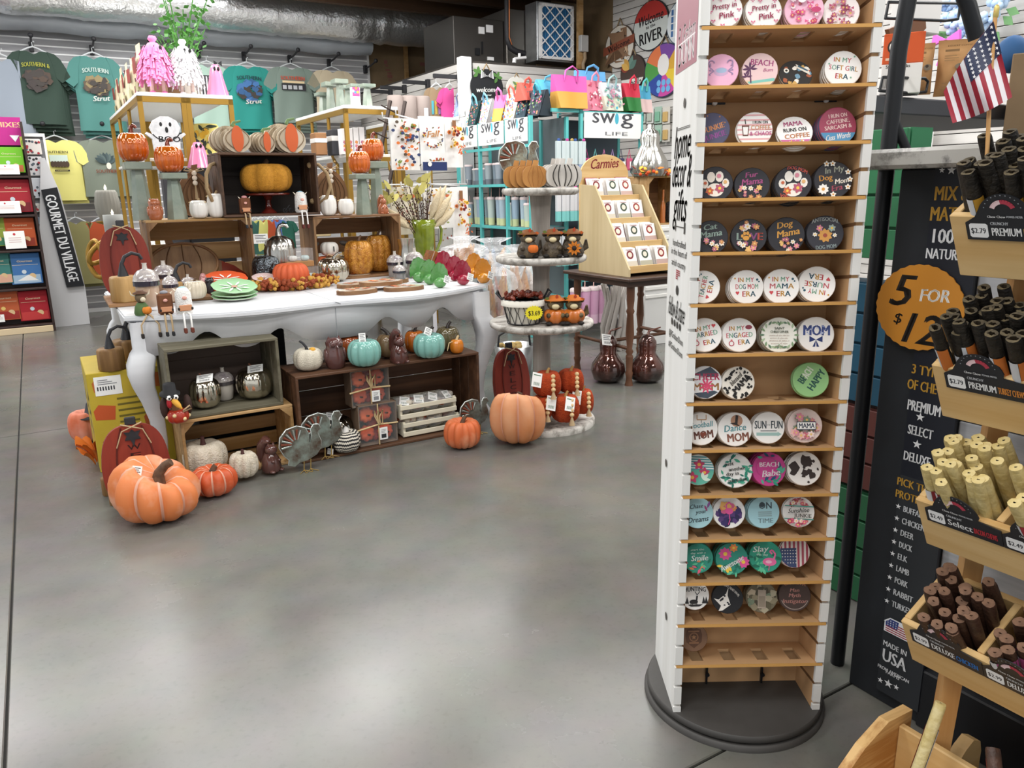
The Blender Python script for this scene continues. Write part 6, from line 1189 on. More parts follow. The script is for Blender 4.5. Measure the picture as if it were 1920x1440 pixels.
c,s_=place(308,994,166,0,.8);t=pumpkin('big peach orange pumpkin on the floor in front of the welcome board',c,82*s_,94*s_,[FP,MATS['crease_pink']],9,.24,.28,('stem_brown',.3,.1),lean=(-.02,-.9),asym=.22,rot=1.7,pw=.72,crease=.16,n=144);price_tag(t,(-.05,.06,104*s_),.05,.05,(1.2,0,-2.0))
c,s_=place(405,938,86,0,.8);pumpkin('small deep orange pumpkin on the floor beside the big one',c,44*s_,50*s_,[FP2,MATS['crease_pink']],10,.2,.24,('stem_brown',.2,.12),pw=.72,crease=.16,n=140)
c,s_=place(868,847,70,0,.8);pumpkin('small orange pumpkin on the floor at the end of the long box',c,36*s_,50*s_,mat('orange_floor','cf6a3c',.55,col2='dfa07c',sc=6,stops=(.5,.75)),12,.18,.24,('stem_brown',.28,.1),pw=.6)
c,s_=place(972,844,112,0,.8);pumpkin('big peach pumpkin on the floor beside the white table leg',c,56*s_,92*s_,[FP3,MATS['crease_pink']],8,.3,.3,('stem_brown',.22,.1),pw=.78,crease=.12,n=144,asym=-.1,lean=(.2,0))
c,s_=place(165,832,50,0,.8);t=pumpkin('orange swirled pumpkin with a black witch hat behind the yellow carton',c,29*s_,54*s_,mat('orange_pink','d5683f',.6,col2='e8a08c',sc=5),8,.12,.2,None,pw=.55);m=MB();m.lathe([(26*s_,0),(27*s_,.006),(14*s_,.012),(8*s_,26*s_),(0,34*s_)],20,T(.05,0,48*s_));m.build('hat',matte('3a3b40'),t)
c,s_=place(185,872,30,0,.5);t=thing('felt_flower','ruffled orange felt flower on the floor by the yellow carton','flower',c,0)
for k in range(9):a=k*.7;m=MB();m.grid(lambda u,v:((.02+.07*v)*math.cos(a+(u-.5)*1.0),(.02+.07*v)*math.sin(a+(u-.5)*1.0),.02+.13*v*(1-.4*v)+.02*math.sin(u*6)+(k%3)*.02),5,4);m.build('petal',matte('d9762a'),t)
def welcome(px,py,w,h,b,label,z=0,word='WELCOME',leafc='2b2a2e',rot=R31,lean=.12):
 p=onB(px,py,b,z);s_=S(p);R_=w*s_/2/.95;hh=h*s_*1.02;t=thing('welcome_board',label,'sign',p,rot,'red wooden welcome pumpkins');M_=RX(-lean);pts=[]
 for i in range(44):
  a=2*math.pi*i/44;x=math.copysign(abs(math.cos(a))**.75,math.cos(a));y=math.copysign(abs(math.sin(a))**.6,math.sin(a));pts.append((R_*x*(1-.14*max(y,0)),hh*.46+hh*.46*y))
 m=MB();m.prism(pts,-.03,0,M_@MF);m.build('board',mat('barn_red','8a2f1c',.6,col2='6f2014',sc=9,grain='z',bump=.08),t)
 for k in(-.55,.55):m=MB();m.tube([(R_*k*(.55+.45*math.sin(math.pi*j/10)),-.001,hh*.03+hh*.86*j/10)for j in range(11)],.004,5,M_);m.build('groove',matte('5a1a10'),t)
 m=MB();m.bx(-R_*.16,R_*.16,0,.028,hh*.9,hh,.004,M_);m.build('stem','black_iron',t)
 m=MB();m.prism([(x*R_*.55,hh*.78+y*R_*.55)for x,y in((0,-.62),(.12,-.2),(.42,-.18),(.3,.05),(.45,.3),(.15,.25),(0,.42),(-.15,.25),(-.45,.3),(-.3,.05),(-.42,-.18),(-.12,-.2))],0,.006,M_@MF);m.build('leaf',matte(leafc),t)
 m=MB();m.tube([(-R_*.3,-.01,hh*.93),(0,-.035,hh*.9),(R_*.3,-.012,hh*.93)],.004,5,M_)
 for s2 in(-1,1):m.tube([(0,-.036,hh*.9),(s2*R_*.3,-.03,hh*.86),(s2*R_*.5,-.02,hh*.68)],.003,5,M_)
 m.build('twine_bow','twine',t)
 if word:
  pr=Print()
  for k,ch in enumerate(word):pr.text(ch,0,hh*(.66-k*.1),R_*.38,hh*.065,'3c1712')
  pr.build('lettering',t,M_@T(0,-.0008,0)@MF)
welcome(262,905,110,160,3.66,'red wooden WELCOME pumpkin board standing behind the big peach pumpkin');welcome(966,782,72,128,3.95,'red wooden WELCOME pumpkin board behind the peach floor pumpkin');welcome(246,560,82,142,4.75,'red wooden pumpkin board standing on the table end',TT,'','26272b')
p=G(213,935);t=thing('yellow_carton','printed yellow carton standing at the table end','carton',W(.11,4.2,0),R31);YH=PB(205,697,4.2).z;m=MB();m.bx(0,.36,0,.5,0,YH,.003);m.build('box',mat('yellow_print','b7a02c',.6,col2='c9ad3a',sc=3),t)
pr=Print();[pr.poly([(x+a*.05,z_+b_*.05)for a,b_ in((-.9,-.6),(.8,-.8),(1,.6),(-.5,.9),(-1,.3))],c_)for x,z_,c_ in((.07,.5,'b8642c'),(.06,.36,'c2562a'),(.29,.5,'b8642c'),(.28,.3,'a8542c'),(.08,.2,'b8642c'))];[pr.rect(.12,.12+w_,.42-k*.03,.43-k*.03,'6f6424')for k,w_ in enumerate((.17,.15,.12,.14,.09,.1))];pr.build('carton_print',t,T(0,-.0007,YH-.565)@MF)
pr=Print();R=random.Random(2);[pr.poly([(x+R.uniform(-.05,.05),z_+R.uniform(-.05,.05))for _ in range(5)],R.choice(('8f7f5a','5f5a4c','c9b98a','6a4a34')))for x in(.06,.18,.3,.42)for z_ in(.06,.16,.26,.36,.46)];pr.build('carton_print',t,Matrix(((0,0,-1,-.0007),(-1,0,0,.5),(0,1,0,YH-.565),(0,0,0,1))))
m=MB();m.bx(.03,.15,-.002,-.0005,YH-.115,YH-.02);o=m.build('price_label','paper',t);pr=Print();[pr.rect(.05+.012*k,.056+.012*k,.475,.495,'33363a')for k in range(7)];[pr.rect(.055,.14-.02*k,.505+k*.01,.509+k*.01,'8a8c90')for k in range(3)];pr.build('label_print',o,T(-.01,-.0025,YH-.565)@MF)
BW2=mat('block_brown','9a7648',.6,col2='6a4a28',sc=14,grain='z')
block(212,696,48,40,YH+.001,'brown wooden pumpkin with black hook stem on the yellow carton',40,BW2);block(243,676,56,36,YH+.001,'larger brown wooden pumpkin with black hook stem behind on the carton',44,BW2)
block(205,930,22,34,0,'small wooden pumpkin block on the floor behind the peach pumpkin',14,BW2);block(216,948,18,38,0,'narrow wooden pumpkin block on the floor beside the peach pumpkin',12,BW2)
#  left background
#---- dip mix shelves
SB1=9.3
def zB(y,px=60,b=SB1):return PB(px,y,b).z
t=thing('mix_shelves','dark brown shelving unit full of dip mix packets','shelving',(0,0,0),R31)
a1=.03;a0=-.75;ys=[330,402,467,538,606];zs=[zB(y)for y in ys]
m=MB();m.bx(a0,a1,SB1+.06,SB1+.4,.0,2.05);m.build('carcass',mat('shelf_brown','33231f',.5),t)
for z_ in zs:m=MB();m.bx(a0,a1+.01,SB1-.12,SB1+.06,z_-.02,z_,.003);m.build('shelf','shelf_brown',t)
m=MB();m.bx(a1-.01,a1+.012,SB1-.12,SB1+.4,0,2.05);m.build('side','shelf_brown',t)
m=MB();m.bx(a0,a1-.01,SB1-.13,SB1-.1,0,zs[-1]-.02,.003);m.build('plinth',mat('beech','d8c3a0',.6),t)
m=MB();m.bx(a0,a1,SB1+.02,SB1+.06,zB(272,20),2.1);h=m.build('header_card',matte('b0267f'),t)
pr=Print();pr.text('SMASH MIXES',-.22,2.03,.5,.05,'f0c99a');pr.poly([(-.08,1.93),(0,1.93),(-.04,1.87)],'e6e6ea');pr.rect(.06-.06,.1-.06,1.8,1.92,'c9c95a');pr.disc(.02,1.86,.016,'8fae3c',.03);pr.build('lettering',h,T(0,SB1+.0195,0)@MF)
PACK=[((22,276,48,324),'6fb52c','b9683c','bright green'),((-22,276,8,324),'c96a4a','8a3a2c','salmon'),((32,336,56,398),'a82834','7a1f28','deep red'),((-24,336,40,398),'b03a3c','8a2a2c','red'),((43,408,50,462),'b8542c','8a2f1c','rust orange'),((-10,408,46,462),'8a9a3c','3f7a5a','olive'),((53,474,52,532),'3f6fa8','9fb9d0','blue'),((0,474,50,532),'3f7a74','d9a890','teal'),((68,544,50,600),'a8202c','c23a3a','crimson'),((14,544,50,600),'b85a34','9c2c26','brick orange')]
for i,((px_,y0,w_,y1),c1,c2,nm)in enumerate(PACK):
 p=PB(px_,y1,SB1-.02);s_=S(p);W_=w_*s_*.6;h_=PB(px_,y0,SB1-.02).z-p.z
 t=thing('mix_packet',nm+' dip mix packet on the dark shelves','packet',p,R31,'dip mix packets');m=MB();m.bx(-W_*.8,W_*.8,-.02,.012,0,h_,.004);m.build('pouch',matte(c1),t)
 pr=Print();pr.rect(-W_*.7,W_*.7,.01,h_*.3,c2);pr.rect(-W_*.66,W_*.66,h_*.62,h_*.63,'e6d3b0');pr.text('Gourmet',0,h_*.75,W_*.8,h_*.07,'ecd9b8',sh=.2);pr.disc(W_*.3,h_*.25,W_*.18,'d9b98a');pr.disc(-W_*.1,h_*.4,W_*.12,'e0c070' if i%2 else 'c9d3da');pr.poly([(-W_*.5,h_*.12),(W_*.1,h_*.3),(W_*.6,h_*.1)],'e9e6e2' if nm=='blue' else c2);pr.build('front_print',t,T(0,-.0206,0)@MF)
for px_,y0,y1,w_,lb_ in((12,309,327,40,'pale recipe card leaning on the green packet shelf'),(12,378,400,44,'pale recipe card leaning on the red packet shelf'),(31,434,466,30,'white recipe card with red dot on the dark shelves'),(2,590,604,12,'small white recipe card on the lowest shelf')):
 p=PB(px_,y1,SB1-.1);s_=S(p);h_=(y1-y0)*s_;w2=w_*s_/2*1.1;t=thing('recipe_card',lb_,'card',p,R31,'recipe cards');m=MB();m.bx(-w2,w2,0,.002,0,h_);m.build('card','paper',t);pr=Print();pr.disc(0,h_*.82,h_*.07,'c23a44');[pr.rect(-w2*.6,w2*.6,h_*(.6-k*.12),h_*(.63-k*.12),'c99a9a')for k in range(3)];pr.build('card_print',t,T(0,-.0006,0)@MF)
#---- narrow white unit and the slanted end panel with its sign
b_=9.5;t=thing('white_unit','narrow white shelf unit with a slanted end panel','shelving',(0,0,0),R31);ac=lambda px,py,b=b_:(A_(PB(px,py,b)),PB(px,py,b).z)
x0,z1=ac(46,256);x1,_=ac(84,256);z0=ac(60,530)[1]
m=MB();m.bx(x0,x1,b_+.02,b_+.3,z0,z1);m.build('back',matte('8f8f92'),t);m=MB();m.bx(x0,x1,b_-.02,b_+.3,z1,z1+.03);m.build('top','white_plastic',t);m=MB();m.bx(x1-.02,x1,b_-.02,b_+.3,z0,z1);m.build('side','white_plastic',t)
bp=9.44;m=MB();pl=[ac(px,py,bp)for px,py in((76,296),(84,296),(112,360),(150,500),(160,540),(169,607),(102,614),(74,432))];m.prism(pl,-.02,0,T(0,bp,0)@MF);m.build('end_panel',mat('panel_grey','c9c9cb',.5),t)
R=random.Random(4)
for k,(y0,y1)in enumerate(((262,290),(295,330),(335,372),(382,398),(408,432))):
 o=PB(62+k*4,y1,b_-.0);s_=S(o);t2=thing('fabric_pouch',('dotted','floral','striped','berry print','blue print')[k]+' fabric pouch on the narrow white unit','pouch',o,R31,'fabric pouches');W_,h_=15*s_,(y1-y0)*s_;m=MB();m.bx(-W_,W_,-.02,.015,0,h_,.006);m.build('pouch',matte(('e3ddd8','d8d6d8','cfd3da','ddd8d2','8fa0b0')[k]),t2);pr=Print();[pr.disc(R.uniform(-.9,.9)*W_,R.uniform(.08,.92)*h_,.012,R.choice(('2a2a2e','a8303a','55606a')))for _ in range(16)];pr.build('pattern',t2,T(0,-.0206,0)@MF)
bs=9.4;t=thing('brand_sign','black GOURMET DU VILLAGE sign board along the slanted white panel','sign',(0,0,0),R31)
c4=[ac(px,py,bs)for px,py in((77,356),(107,351),(158,536),(125,539))];m=MB();m.prism(c4,-.03,0,T(0,bs,0)@MF);m.build('board',matte('15171c'),t)
pa,pb_=ac(92,358,bs),ac(141,533,bs);an=math.atan2(pb_[1]-pa[1],pb_[0]-pa[0]);L_=math.hypot(pb_[0]-pa[0],pb_[1]-pa[1]);pr=Print();pr.text('GOURMET DU VILLAGE',(pa[0]+pb_[0])/2,(pa[1]+pb_[1])/2,L_*.93,.1,'e9eaec',an);pr.build('lettering',t,T(0,bs-.0008,0)@MF)
#---- shirts on the slat wall
def shirt_mesh(W_,H_,seed,wr=.012):
 R=random.Random(seed);ph=R.uniform(0,6);m=MB();b=MB()
 def ext(v):return W_*(.62+.38*min(v/.14,1)**.7 if v<.14 else 1-.06*math.sin((v-.14)*3)+.04*max(v-.7,0))
 def fn(u,v,s_=-1):
  x=(2*u-1)*ext(v);y=s_*(.035*(1-(2*u-1)**2)**.5)+wr*math.sin(x*22+ph+v*3)*v;z=-v*H_-(.035*(1-abs(2*u-1)/.45)if v==0 and abs(2*u-1)<.45 else 0)-.03*W_*abs(2*u-1)*(1-v);return(x,y,z)
 b.grid(lambda u,v:fn(u,v),18,14);b.grid(lambda u,v:fn(1-u,v,1),18,10);sl=[]
 for s_ in(-1,1):
  q=MB();P0=[(.55,-.005),(.85,-.03),(1.08,-.1),(1.4,-.33),(1.02,-.42),(.8,-.36),(.7,-.15)]
  q.prism([(s_*x*W_,y*H_)for x,y in P0],-.022,.026,MF,True);sl.append(q)
 return b,sl
def shirt(px,y0,y1,hw,b,col,label,draw=None,layers=2,group='shirts on the slat wall',rot=R31,hang=True):
 p=PB(px,y0,b);s_=S(p);H_=(y1-y0)*s_*.94;W_=hw*s_/math.cos(AN-.25);fm=mat('cotton_'+col,col,.9,bump=.1,bsc=300);bm,sl=shirt_mesh(W_,H_,px);bme=bm.mesh('body',fm);sme=[q.mesh('sleeve',fm)for q in sl]
 for k in range(layers):
  t=thing('t_shirt',label if k==0 else 'same coloured shirt hanging behind the '+label,'t-shirt',p+EB*(.045*k)+EA*(.022*k)+Vector((0,0,-.035*k)),rot,group);put('body',bme,t);[put('sleeve',q,t)for q in sme]
  if k==0:
   if draw:pr=Print(.0004);draw(pr,W_,H_);pr.build('print',t,T(0,-.047,0)@MF)
   if hang:m=MB();m.tube([(-W_*.55,0,-.01),(-W_*.2,0,.03),(0,0,.045),(W_*.2,0,.03),(W_*.55,0,-.01)],.009,6);m.tube([(0,0,.045),(0,0,.085),(.018,0,.1),(.02,0,.085)],.004,5);m.build('hanger',mat('clear_plastic','e9eef0',.15,alpha=.55),t)
def southern(c1,c2,main='SOUTHERN',sub='Strut',blob='5f4a3a'):
 def d(pr,w,h):
  R=random.Random(len(c1)+int(c1[:2],16));pr.text(main,0,-h*.2,w*1.15,h*.06,c1,bow=h*.02)
  for k in range(44):a=R.uniform(0,6.3);r=w*.5*R.random()**.5;pr.poly([(r*math.cos(a)+.045*math.cos(j*1.26+k),-h*.4+r*.8*math.sin(a)+R.uniform(.02,.05)*math.sin(j*1.26+k))for j in range(5)],R.choice((blob,c2,'3a3430')))
  pr.text(sub,w*.1,-h*.56,w*.75,h*.07,'ece9e2',.08,.3)
 return d
def strip(pr,w,h):pr.text('SOUTHERN',0,-h*.2,w*1.15,h*.07,'d9583c');pr.rect(-w*.55,w*.6,-h*.42,-h*.3,'26262a');pr.rect(-w*.5,w*.55,-h*.29,-h*.25,'e0c8a0');[pr.rect(-w*.5+k*w*.25,-w*.32+k*w*.25,-h*.4,-h*.33,'b9bcc0')for k in range(4)]
def company(pr,w,h):pr.text('SOUTHERN',-w*.05,-h*.2,w*1.0,h*.04,'55523a');pr.rect(-w*.35,w*.4,-h*.36,-h*.25,'cfe0d6');[pr.disc(-w*.25+k*w*.12,-h*.4,w*.09,'4a3a2c',h*.05)for k in range(6)];pr.rect(-w*.2,w*.42,-h*.52,-h*.49,'2a2824');pr.text('COMPANY',w*.1,-h*.505,w*.5,h*.02,'e6d98a')
def skull(pr,w,h):[pr.leaf(0,-h*.42,w*.5,w*.2,.5+k*.3,('4a5a5c','3a4a4c','5a6a68')[k%3])for k in range(8)];pr.disc(w*.1,-h*.46,w*.1,'e6e0d2',h*.06);pr.text('SOUTHERN',w*.05,-h*.55,w*1.0,h*.06,'8a4a34')
SH=[(62,96,235,38,'34453c','dark green T-shirt with a dog and duck print',southern('a8a83c','4a3a30','SOUTHERN &','','3a3230'),4,10.0),(174,106,248,37,'4f827c','teal green T-shirt with a bird diamond print',southern('c9d8d2','8a7a55','SOUTHERN','Strut','5a4a3a'),3,10.0),(2,110,262,34,'8f98a4','blue grey T-shirt at the end of the slat wall',None,3,10.0),(463,124,244,38,'2f8f86','bright teal T-shirt with dark SOUTHERN lettering',southern('1f3f4a','3f6fa8','SOUTHERN','Strut','2f5a8a'),3,10.0),(545,126,232,38,'7f8f86','sage T-shirt with red lettering and a car print',strip,4,10.0),(622,132,216,34,'cdbfa4','cream T-shirt behind the sage pedestals',None,3,10.0),(103,262,380,38,'e6df86','pale yellow T-shirt with a landscape print',company,2,10.05),(192,262,372,40,'7f877a','grey green T-shirt with a steer skull print',skull,2,10.05),(142,415,540,30,'8f8a5c','olive T-shirt behind the black sign',None,2,10.1),(190,415,530,30,'b5512f','rust T-shirt beside the grey candles',None,2,10.1)]
for px_,y0,y1,hw,col,lb_,dr,ly_,b_ in SH:
 shirt(px_,y0,y1,hw,b_,col,lb_,dr,ly_)
for px_,py_ in((58,84),(172,90),(273,92),(372,97),(457,102),(543,108),(617,115),(685,127),(80,243),(187,243)):
 q=PB(px_,py_,10.36);t=thing('display_hook','black face-out hook plugged into the slat wall','hook',q,R31,'slat wall hooks');m=MB();m.bx(-.022,.022,-.02,.03,-.07,.03,.004);m.build('bracket','black_iron',t);m=MB();m.tube([(0,0,-.01),(0,-.2,.0),(0,-.38,.03)],.011,8);m.build('arm','black_iron',t);m=MB();m.ell((0,-.38,.035),(.026,.026,.026),10,8);m.build('end_ball','black_iron',t)
shirt(290,118,250,36,10.02,'8f9a9c','pale grey T-shirt behind the feather ghosts',None,2);shirt(388,122,250,34,10.02,'a8c3b6','pale mint T-shirt behind the feather ghosts',None,2)
for px_,y0,y1,c_,nm in((492,412,486,'dcd87e','yellow'),(508,412,476,'b5512f','rust'),(518,412,474,'5f7fc0','blue'),(535,414,470,'2f6a5a','dark green'),(478,414,480,'3f6a5f','deep teal')):shirt(px_,y0,y1,16,9.2,c_,nm+' T-shirt hanging low behind the gap between the table crates',None,1,'low hanging shirts')
#---- gold racks with white shelves
def rack(a0,a1,b0,b1,z1,shelves,label,mids=(),bays=1):
 t=thing('gold_rack',label,'rack',(0,0,0),R31,'gold display racks');g=.02
 m=MB();m.bx(a0,a1,b0,b1,z1-.03,z1,.004);m.build('top_board',mat('rack_white','e3e3e1',.5),t)
 for z_ in shelves:m=MB();m.bx(a0+g,a1-g,b0+.03,b1,z_-.025,z_,.003);m.build('shelf_board','rack_white',t);m=MB();m.bx(a0,a1,b0,b0+.03,z_-.06,z_-.025);m.build('shelf_rail','gold_metal',t)
 for a in[a0,a1-.035]+[x for mm_ in mids for x in(mm_-.036,mm_)]:
  for b in(b0,b1-.035,*([(b0+b1)/2]if bays>1 else[])):m=MB();m.bx(a,a+.035,b,b+.035,0,z1-.03);m.build('post','gold_metal',t)
 m=MB();m.bx(a0,a1,b0,b0+.03,z1-.07,z1-.03);m.build('top_rail','gold_metal',t);m=MB();m.bx(a0,a0+.03,b0,b1,z1-.07,z1-.03);m.build('top_rail','gold_metal',t)
 bl=(b1-b0)/bays
 for k in range(bays):
  for s_ in(0,1):
   c=b0+k*bl+bl*(.33 if s_==0 else .67);d_=-1 if s_==0 else 1
   m=MB();m.tube([(a0+.015,c,z1-.05),(a0+.015,c,z1-.25),(a0+.015,c+d_*.03,z1-.38),(a0+.015,c+d_*.1,z1-.46),(a0+.015,c+d_*.16,z1-.48),(a0+.015,c+d_*.16,z1-1.9)],.016,6,smooth=False);m.build('curved_bar','gold_metal',t)
 return t
rack(.8,1.5,6.75,9.1,2.1,(1.62,.95,.35),'gold framed white rack carrying the feather ghosts',(1.145,),1);rack(2.42,2.92,6.75,8.2,2.065,(1.66,1.1,.36),'gold framed white rack carrying the sage pedestals')
rack(3.05,3.45,7.2,7.9,1.98,(1.3,.7),'gold framed white rack carrying taupe rolls')
for k,px_ in enumerate((742,767,792)):
 q=onB(px_,215,7.35,1.982);s_=S(q);m=MB();m.lathe([(14*s_,0),(15*s_,.01),(15*s_,46*s_),(13*s_,48*s_),(12*s_,46*s_)],20);tag(m.build('taupe_roll',mat('taupe','8f827c',.6),None,q),('taupe ceramic cylinder beside the gold rack post','middle taupe ceramic cylinder of three in a row','taupe ceramic cylinder beside the tan shirt')[k],'vase','taupe cylinders')
def fghost(px,py1,py0,w,col,shoe,label,b=6.95):
 q=onB(px,py1,b,2.101);s_=S(q);h=(py1-py0)*s_;R_=w*s_/2;t=thing('feather_ghost',label,'figurine',q,R31,'feather ghosts');fm=mat('feather_'+col,col,.95,bump=.5,bsc=60);R=random.Random(px)
 m=MB();m.lathe([(R_*.95,h*.28),(R_*.9,h*.45),(R_*.7,h*.65),(R_*.55,h*.78),(R_*.3,h*.88),(R_*.12,h*.9)],18);m.build('cloak',fm,t)
 m=MB()
 for k in range(420):
  a=R.uniform(0,6.283);v=R.uniform(.3,.85);r=R_*(1.0 if v<.45 else 1.0-(v-.45)*1.0);p0=Vector((r*math.cos(a),r*math.sin(a),h*v));p1=p0+Vector((math.cos(a)*.03,math.sin(a)*.03,-R.uniform(.04,.09)));w_=Vector((-math.sin(a),math.cos(a),0))*.008;m.add([p0-w_*.3,p0+w_*.3,p1+w_,p1-w_],[(0,1,2,3)])
 o=m.build('feathers',fm,t);o['kind']='stuff'
 m=MB();m.lathe([(R_*.1,h*.88),(R_*.3,h*.95),(R_*.22,h),(0,h*.99)],12,None,6,.2);m.build('topknot',fm,t)
 for s2 in(-1,1):m=MB();m.ell((s2*R_*.17+.02,-R_*.62,h*.78),(.012,.008,.02),8,6);m.build('eye',matte('161616'),t);m=MB();m.tube([(s2*R_*.35,0,.02),(s2*R_*.35,0,h*.35)],.014,8);m.build('leg',matte('e6cfc3' if col[0]=='e' else 'e9e6e6'),t);m=MB();m.ell((s2*R_*.35,-.02,.016),(.024,.045,.016),10,6);m.build('shoe',matte(shoe),t)
fghost(297,171,68,58,'ec8bbe','e07ab0','pink feather ghost standing on the gold rack');fghost(352,175,76,52,'ecebed','f0eef0','white feather ghost standing on the gold rack')
def cghost(px,py1,py0,w,b,z,label):
 q=onB(px,py1,b,z);s_=S(q);h=(py1-py0)*s_;R_=w*s_/2;t=thing('ceramic_ghost',label,'figurine',q,R31,'pink ceramic ghosts');pk_=cer('d984a8');m=MB();m.lathe([(R_,0),(R_*.85,h*.2),(R_*.62,h*.55),(R_*.5,h*.78),(R_*.3,h*.95),(0,h)],40,None,9,.12);m.build('cloak',pk_,t)
 for s2 in(-1,1):m=MB();m.ell((s2*R_*.16,-R_*.47,h*.82),(.01,.008,.016),8,6);m.build('eye',matte('161616'),t)
 m=MB();[m.prism([(0,0),(s2*.03,.02),(s2*.03,-.02)],0,.01,T(.02,-.01,h)@MF)for s2 in(-1,1)];m.build('bow',matte('1f1f22'),t)
cghost(409,181,122,42,6.9,2.101,'pink glazed ghost on top of the gold rack');cghost(374,306,258,46,6.6,1.54,'pink glazed ghost on the black riser below the rack')
m=MB();m.bx(-.16,.16,-.12,.12,0,1.54,.004);tag(m.build('riser','black_metal',None,onB(380,310,6.62,0),R31),'tall black riser in front of the gold rack','riser')
q=onB(316,292,6.6,PB(316,292,6.6).z);s_=S(q);t=thing('boo_ghost','white wooden BOO ghost with raised arms by the gold rack','figurine',q,R31);k=70*s_
pts=[(-.3,0),(.3,0),(.33,.2),(.34,.42),(.5,.55),(.46,.6),(.3,.52),(.38,.72),(.3,.9),(.12,1),(-.1,1),(-.28,.9),(-.38,.72),(-.3,.52),(-.46,.6),(-.5,.55),(-.34,.42),(-.33,.2)];m=MB();m.prism([(x*k,y*k)for x,y in pts],-.05,0,MF);m.build('board',mat('ghost_white','e6e6e8',.6,col2='c9c9cc',sc=20),t)
pr=Print();pr.text('BOO',.02,k*.43,k*.56,k*.15,'1a1a1c');pr.disc(-k*.1,k*.8,k*.035,'1a1a1c',k*.055);pr.disc(k*.13,k*.8,k*.035,'1a1a1c',k*.055);pr.disc(k*.03,k*.66,k*.04,'1a1a1c',k*.075);pr.arc(0,k*.78,k*.4,215,325,.008,'2a2a2c');pr.build('painted_face',t,T(0,-.0008,0)@MF)
q=onB(318,300,6.62,0);m=MB();m.bx(-.07,.07,-.06,.06,0,PB(316,292,6.6).z-.002,.004);tag(m.build('riser',matte('3a3a3e'),None,onB(316,292,6.62,0),R31),'narrow charcoal riser under the BOO ghost','riser')
q=onB(388,262,7.1,1.622);s_=S(q);t=lathe_thing('lemon_vase','yellow lemon and leaf print vase on the rack shelf','vase',q,[(20*s_,0),(23*s_,.02),(23*s_,58*s_),(20*s_,63*s_)],matte('e3d27a'),24);pr=Print();R=random.Random(6)
for k in range(22):x,z_=R.uniform(-20,20)*s_,R.uniform(4,58)*s_;(pr.disc(x,z_,5*s_,'d9a82c',6*s_)if k%3==0 else pr.leaf(x,z_,13*s_,6*s_,R.uniform(0,6.3),'2f3a2c'))
pr.mb.v=[(x,-math.sqrt(max((23.4*s_)**2-x*x,1e-6))-.003-z_*.2,y)for x,y,z_ in pr.mb.v];pr.mb.build('fruit_print',pr.inks,t,None,-.2)
for k in range(9):
 q=W(.9+.02*(k%2),9.0-k*.23,2.101);t=thing('snack_pouch',('cream and red','dark maroon')[k%2]+' standing snack pouch in the row on the rack edge','pouch',q,RM59+random.uniform(-.15,.15),'standing snack pouches');h=.36+.02*(k%3);m=MB();m.grid(lambda u,v:((2*u-1)*.085,-.04*math.sin(math.pi*min(v+.1,1))*(1-abs(2*u-1)**3),v*h),6,8);m.grid(lambda u,v:((1-2*u)*.085,.04*math.sin(math.pi*min(v+.1,1))*(1-abs(2*u-1)**3),v*h),6,8);m.build('pouch',matte(('cfc3a4','5a1f2a')[k%2]),t);pr=Print();pr.rect(-.06,.06,h*.45,h*.75,('8a3a34','b9a98a')[k%2]);pr.rect(-.05,.05,h*.12,h*.3,('a8a27a','7a3a44')[k%2]);pr.build('front_print',t,T(0,-.043,0)@MF)
for k,(px_,w_,h_,c_,lb_)in enumerate(((300,40,40,'c9a98a','tan box behind the pink ghost'),(330,30,40,'9a7a55','brown wooden box between the two ghosts'),(362,30,42,'d8d2c6','cream box behind the white ghost'),(384,30,44,'2a2c30','black and white striped box beside the pink ghost'))):
 q=onB(px_,168,7.15,2.101);s_=S(q);t=thing('gift_carton',lb_+' on the rack','box',q,R31);m=MB();m.bx(-w_*s_/2,w_*s_/2,0,.12,0,h_*s_,.003);m.build('box',matte(c_),t)
 if k==3:pr=Print();[pr.rect(-w_*s_/2+(2*j+1)*w_*s_/11,-w_*s_/2+(2*j+1.8)*w_*s_/11,.02,h_*s_-.01,'e6e6e6')for j in range(5)];pr.build('stripes',t,T(0,-.0006,0)@MF)
q=onB(343,120,7.5,2.101);t=thing('potted_fern','leafy green plant in a pot behind the feather ghosts','plant',q,0);R=random.Random(9);m=MB();m.lathe([(.07,0),(.1,.16),(.09,.17),(0,.15)],16);m.build('pot',matte('8a6a4a'),t)
for k in range(16):
 a=R.uniform(0,6.28);l=R.uniform(.15,.3);hgt=R.uniform(.55,.9);m=MB();m.tube([(0,0,.15),(math.cos(a)*l*.4,math.sin(a)*l*.4,hgt*.6),(math.cos(a)*l,math.sin(a)*l,hgt)],.005,4)
 for j in range(16):u=R.uniform(.35,1);c=Vector((math.cos(a)*l*u,math.sin(a)*l*u,.15+(hgt-.15)*u))+Vector((R.uniform(-.06,.06),R.uniform(-.06,.06),R.uniform(-.05,.05)));m.prism([(0,0),(.025,.02),(.055,0),(.025,-.02)],0,.001,Matrix.Translation(c)@RZ(R.uniform(0,6))@RX(R.uniform(-1.2,1.2))@RY(R.uniform(-1,1)))
 m.build('leafy_stem',mat('leaf_green','4f8a3c',.6,rnd=.25),t)
for k,(px_,b_,y0)in enumerate(((608,8.0,171),(622,7.85,152),(640,7.6,148),(655,7.35,160),(668,7.15,158),(690,7.0,157))):pedestal(px_,214-k*3,y0,26,b_,2.066,('first','second','third','fourth','fifth','sixth')[k]+' sage pedestal from the shirt wall end on the gold rack')
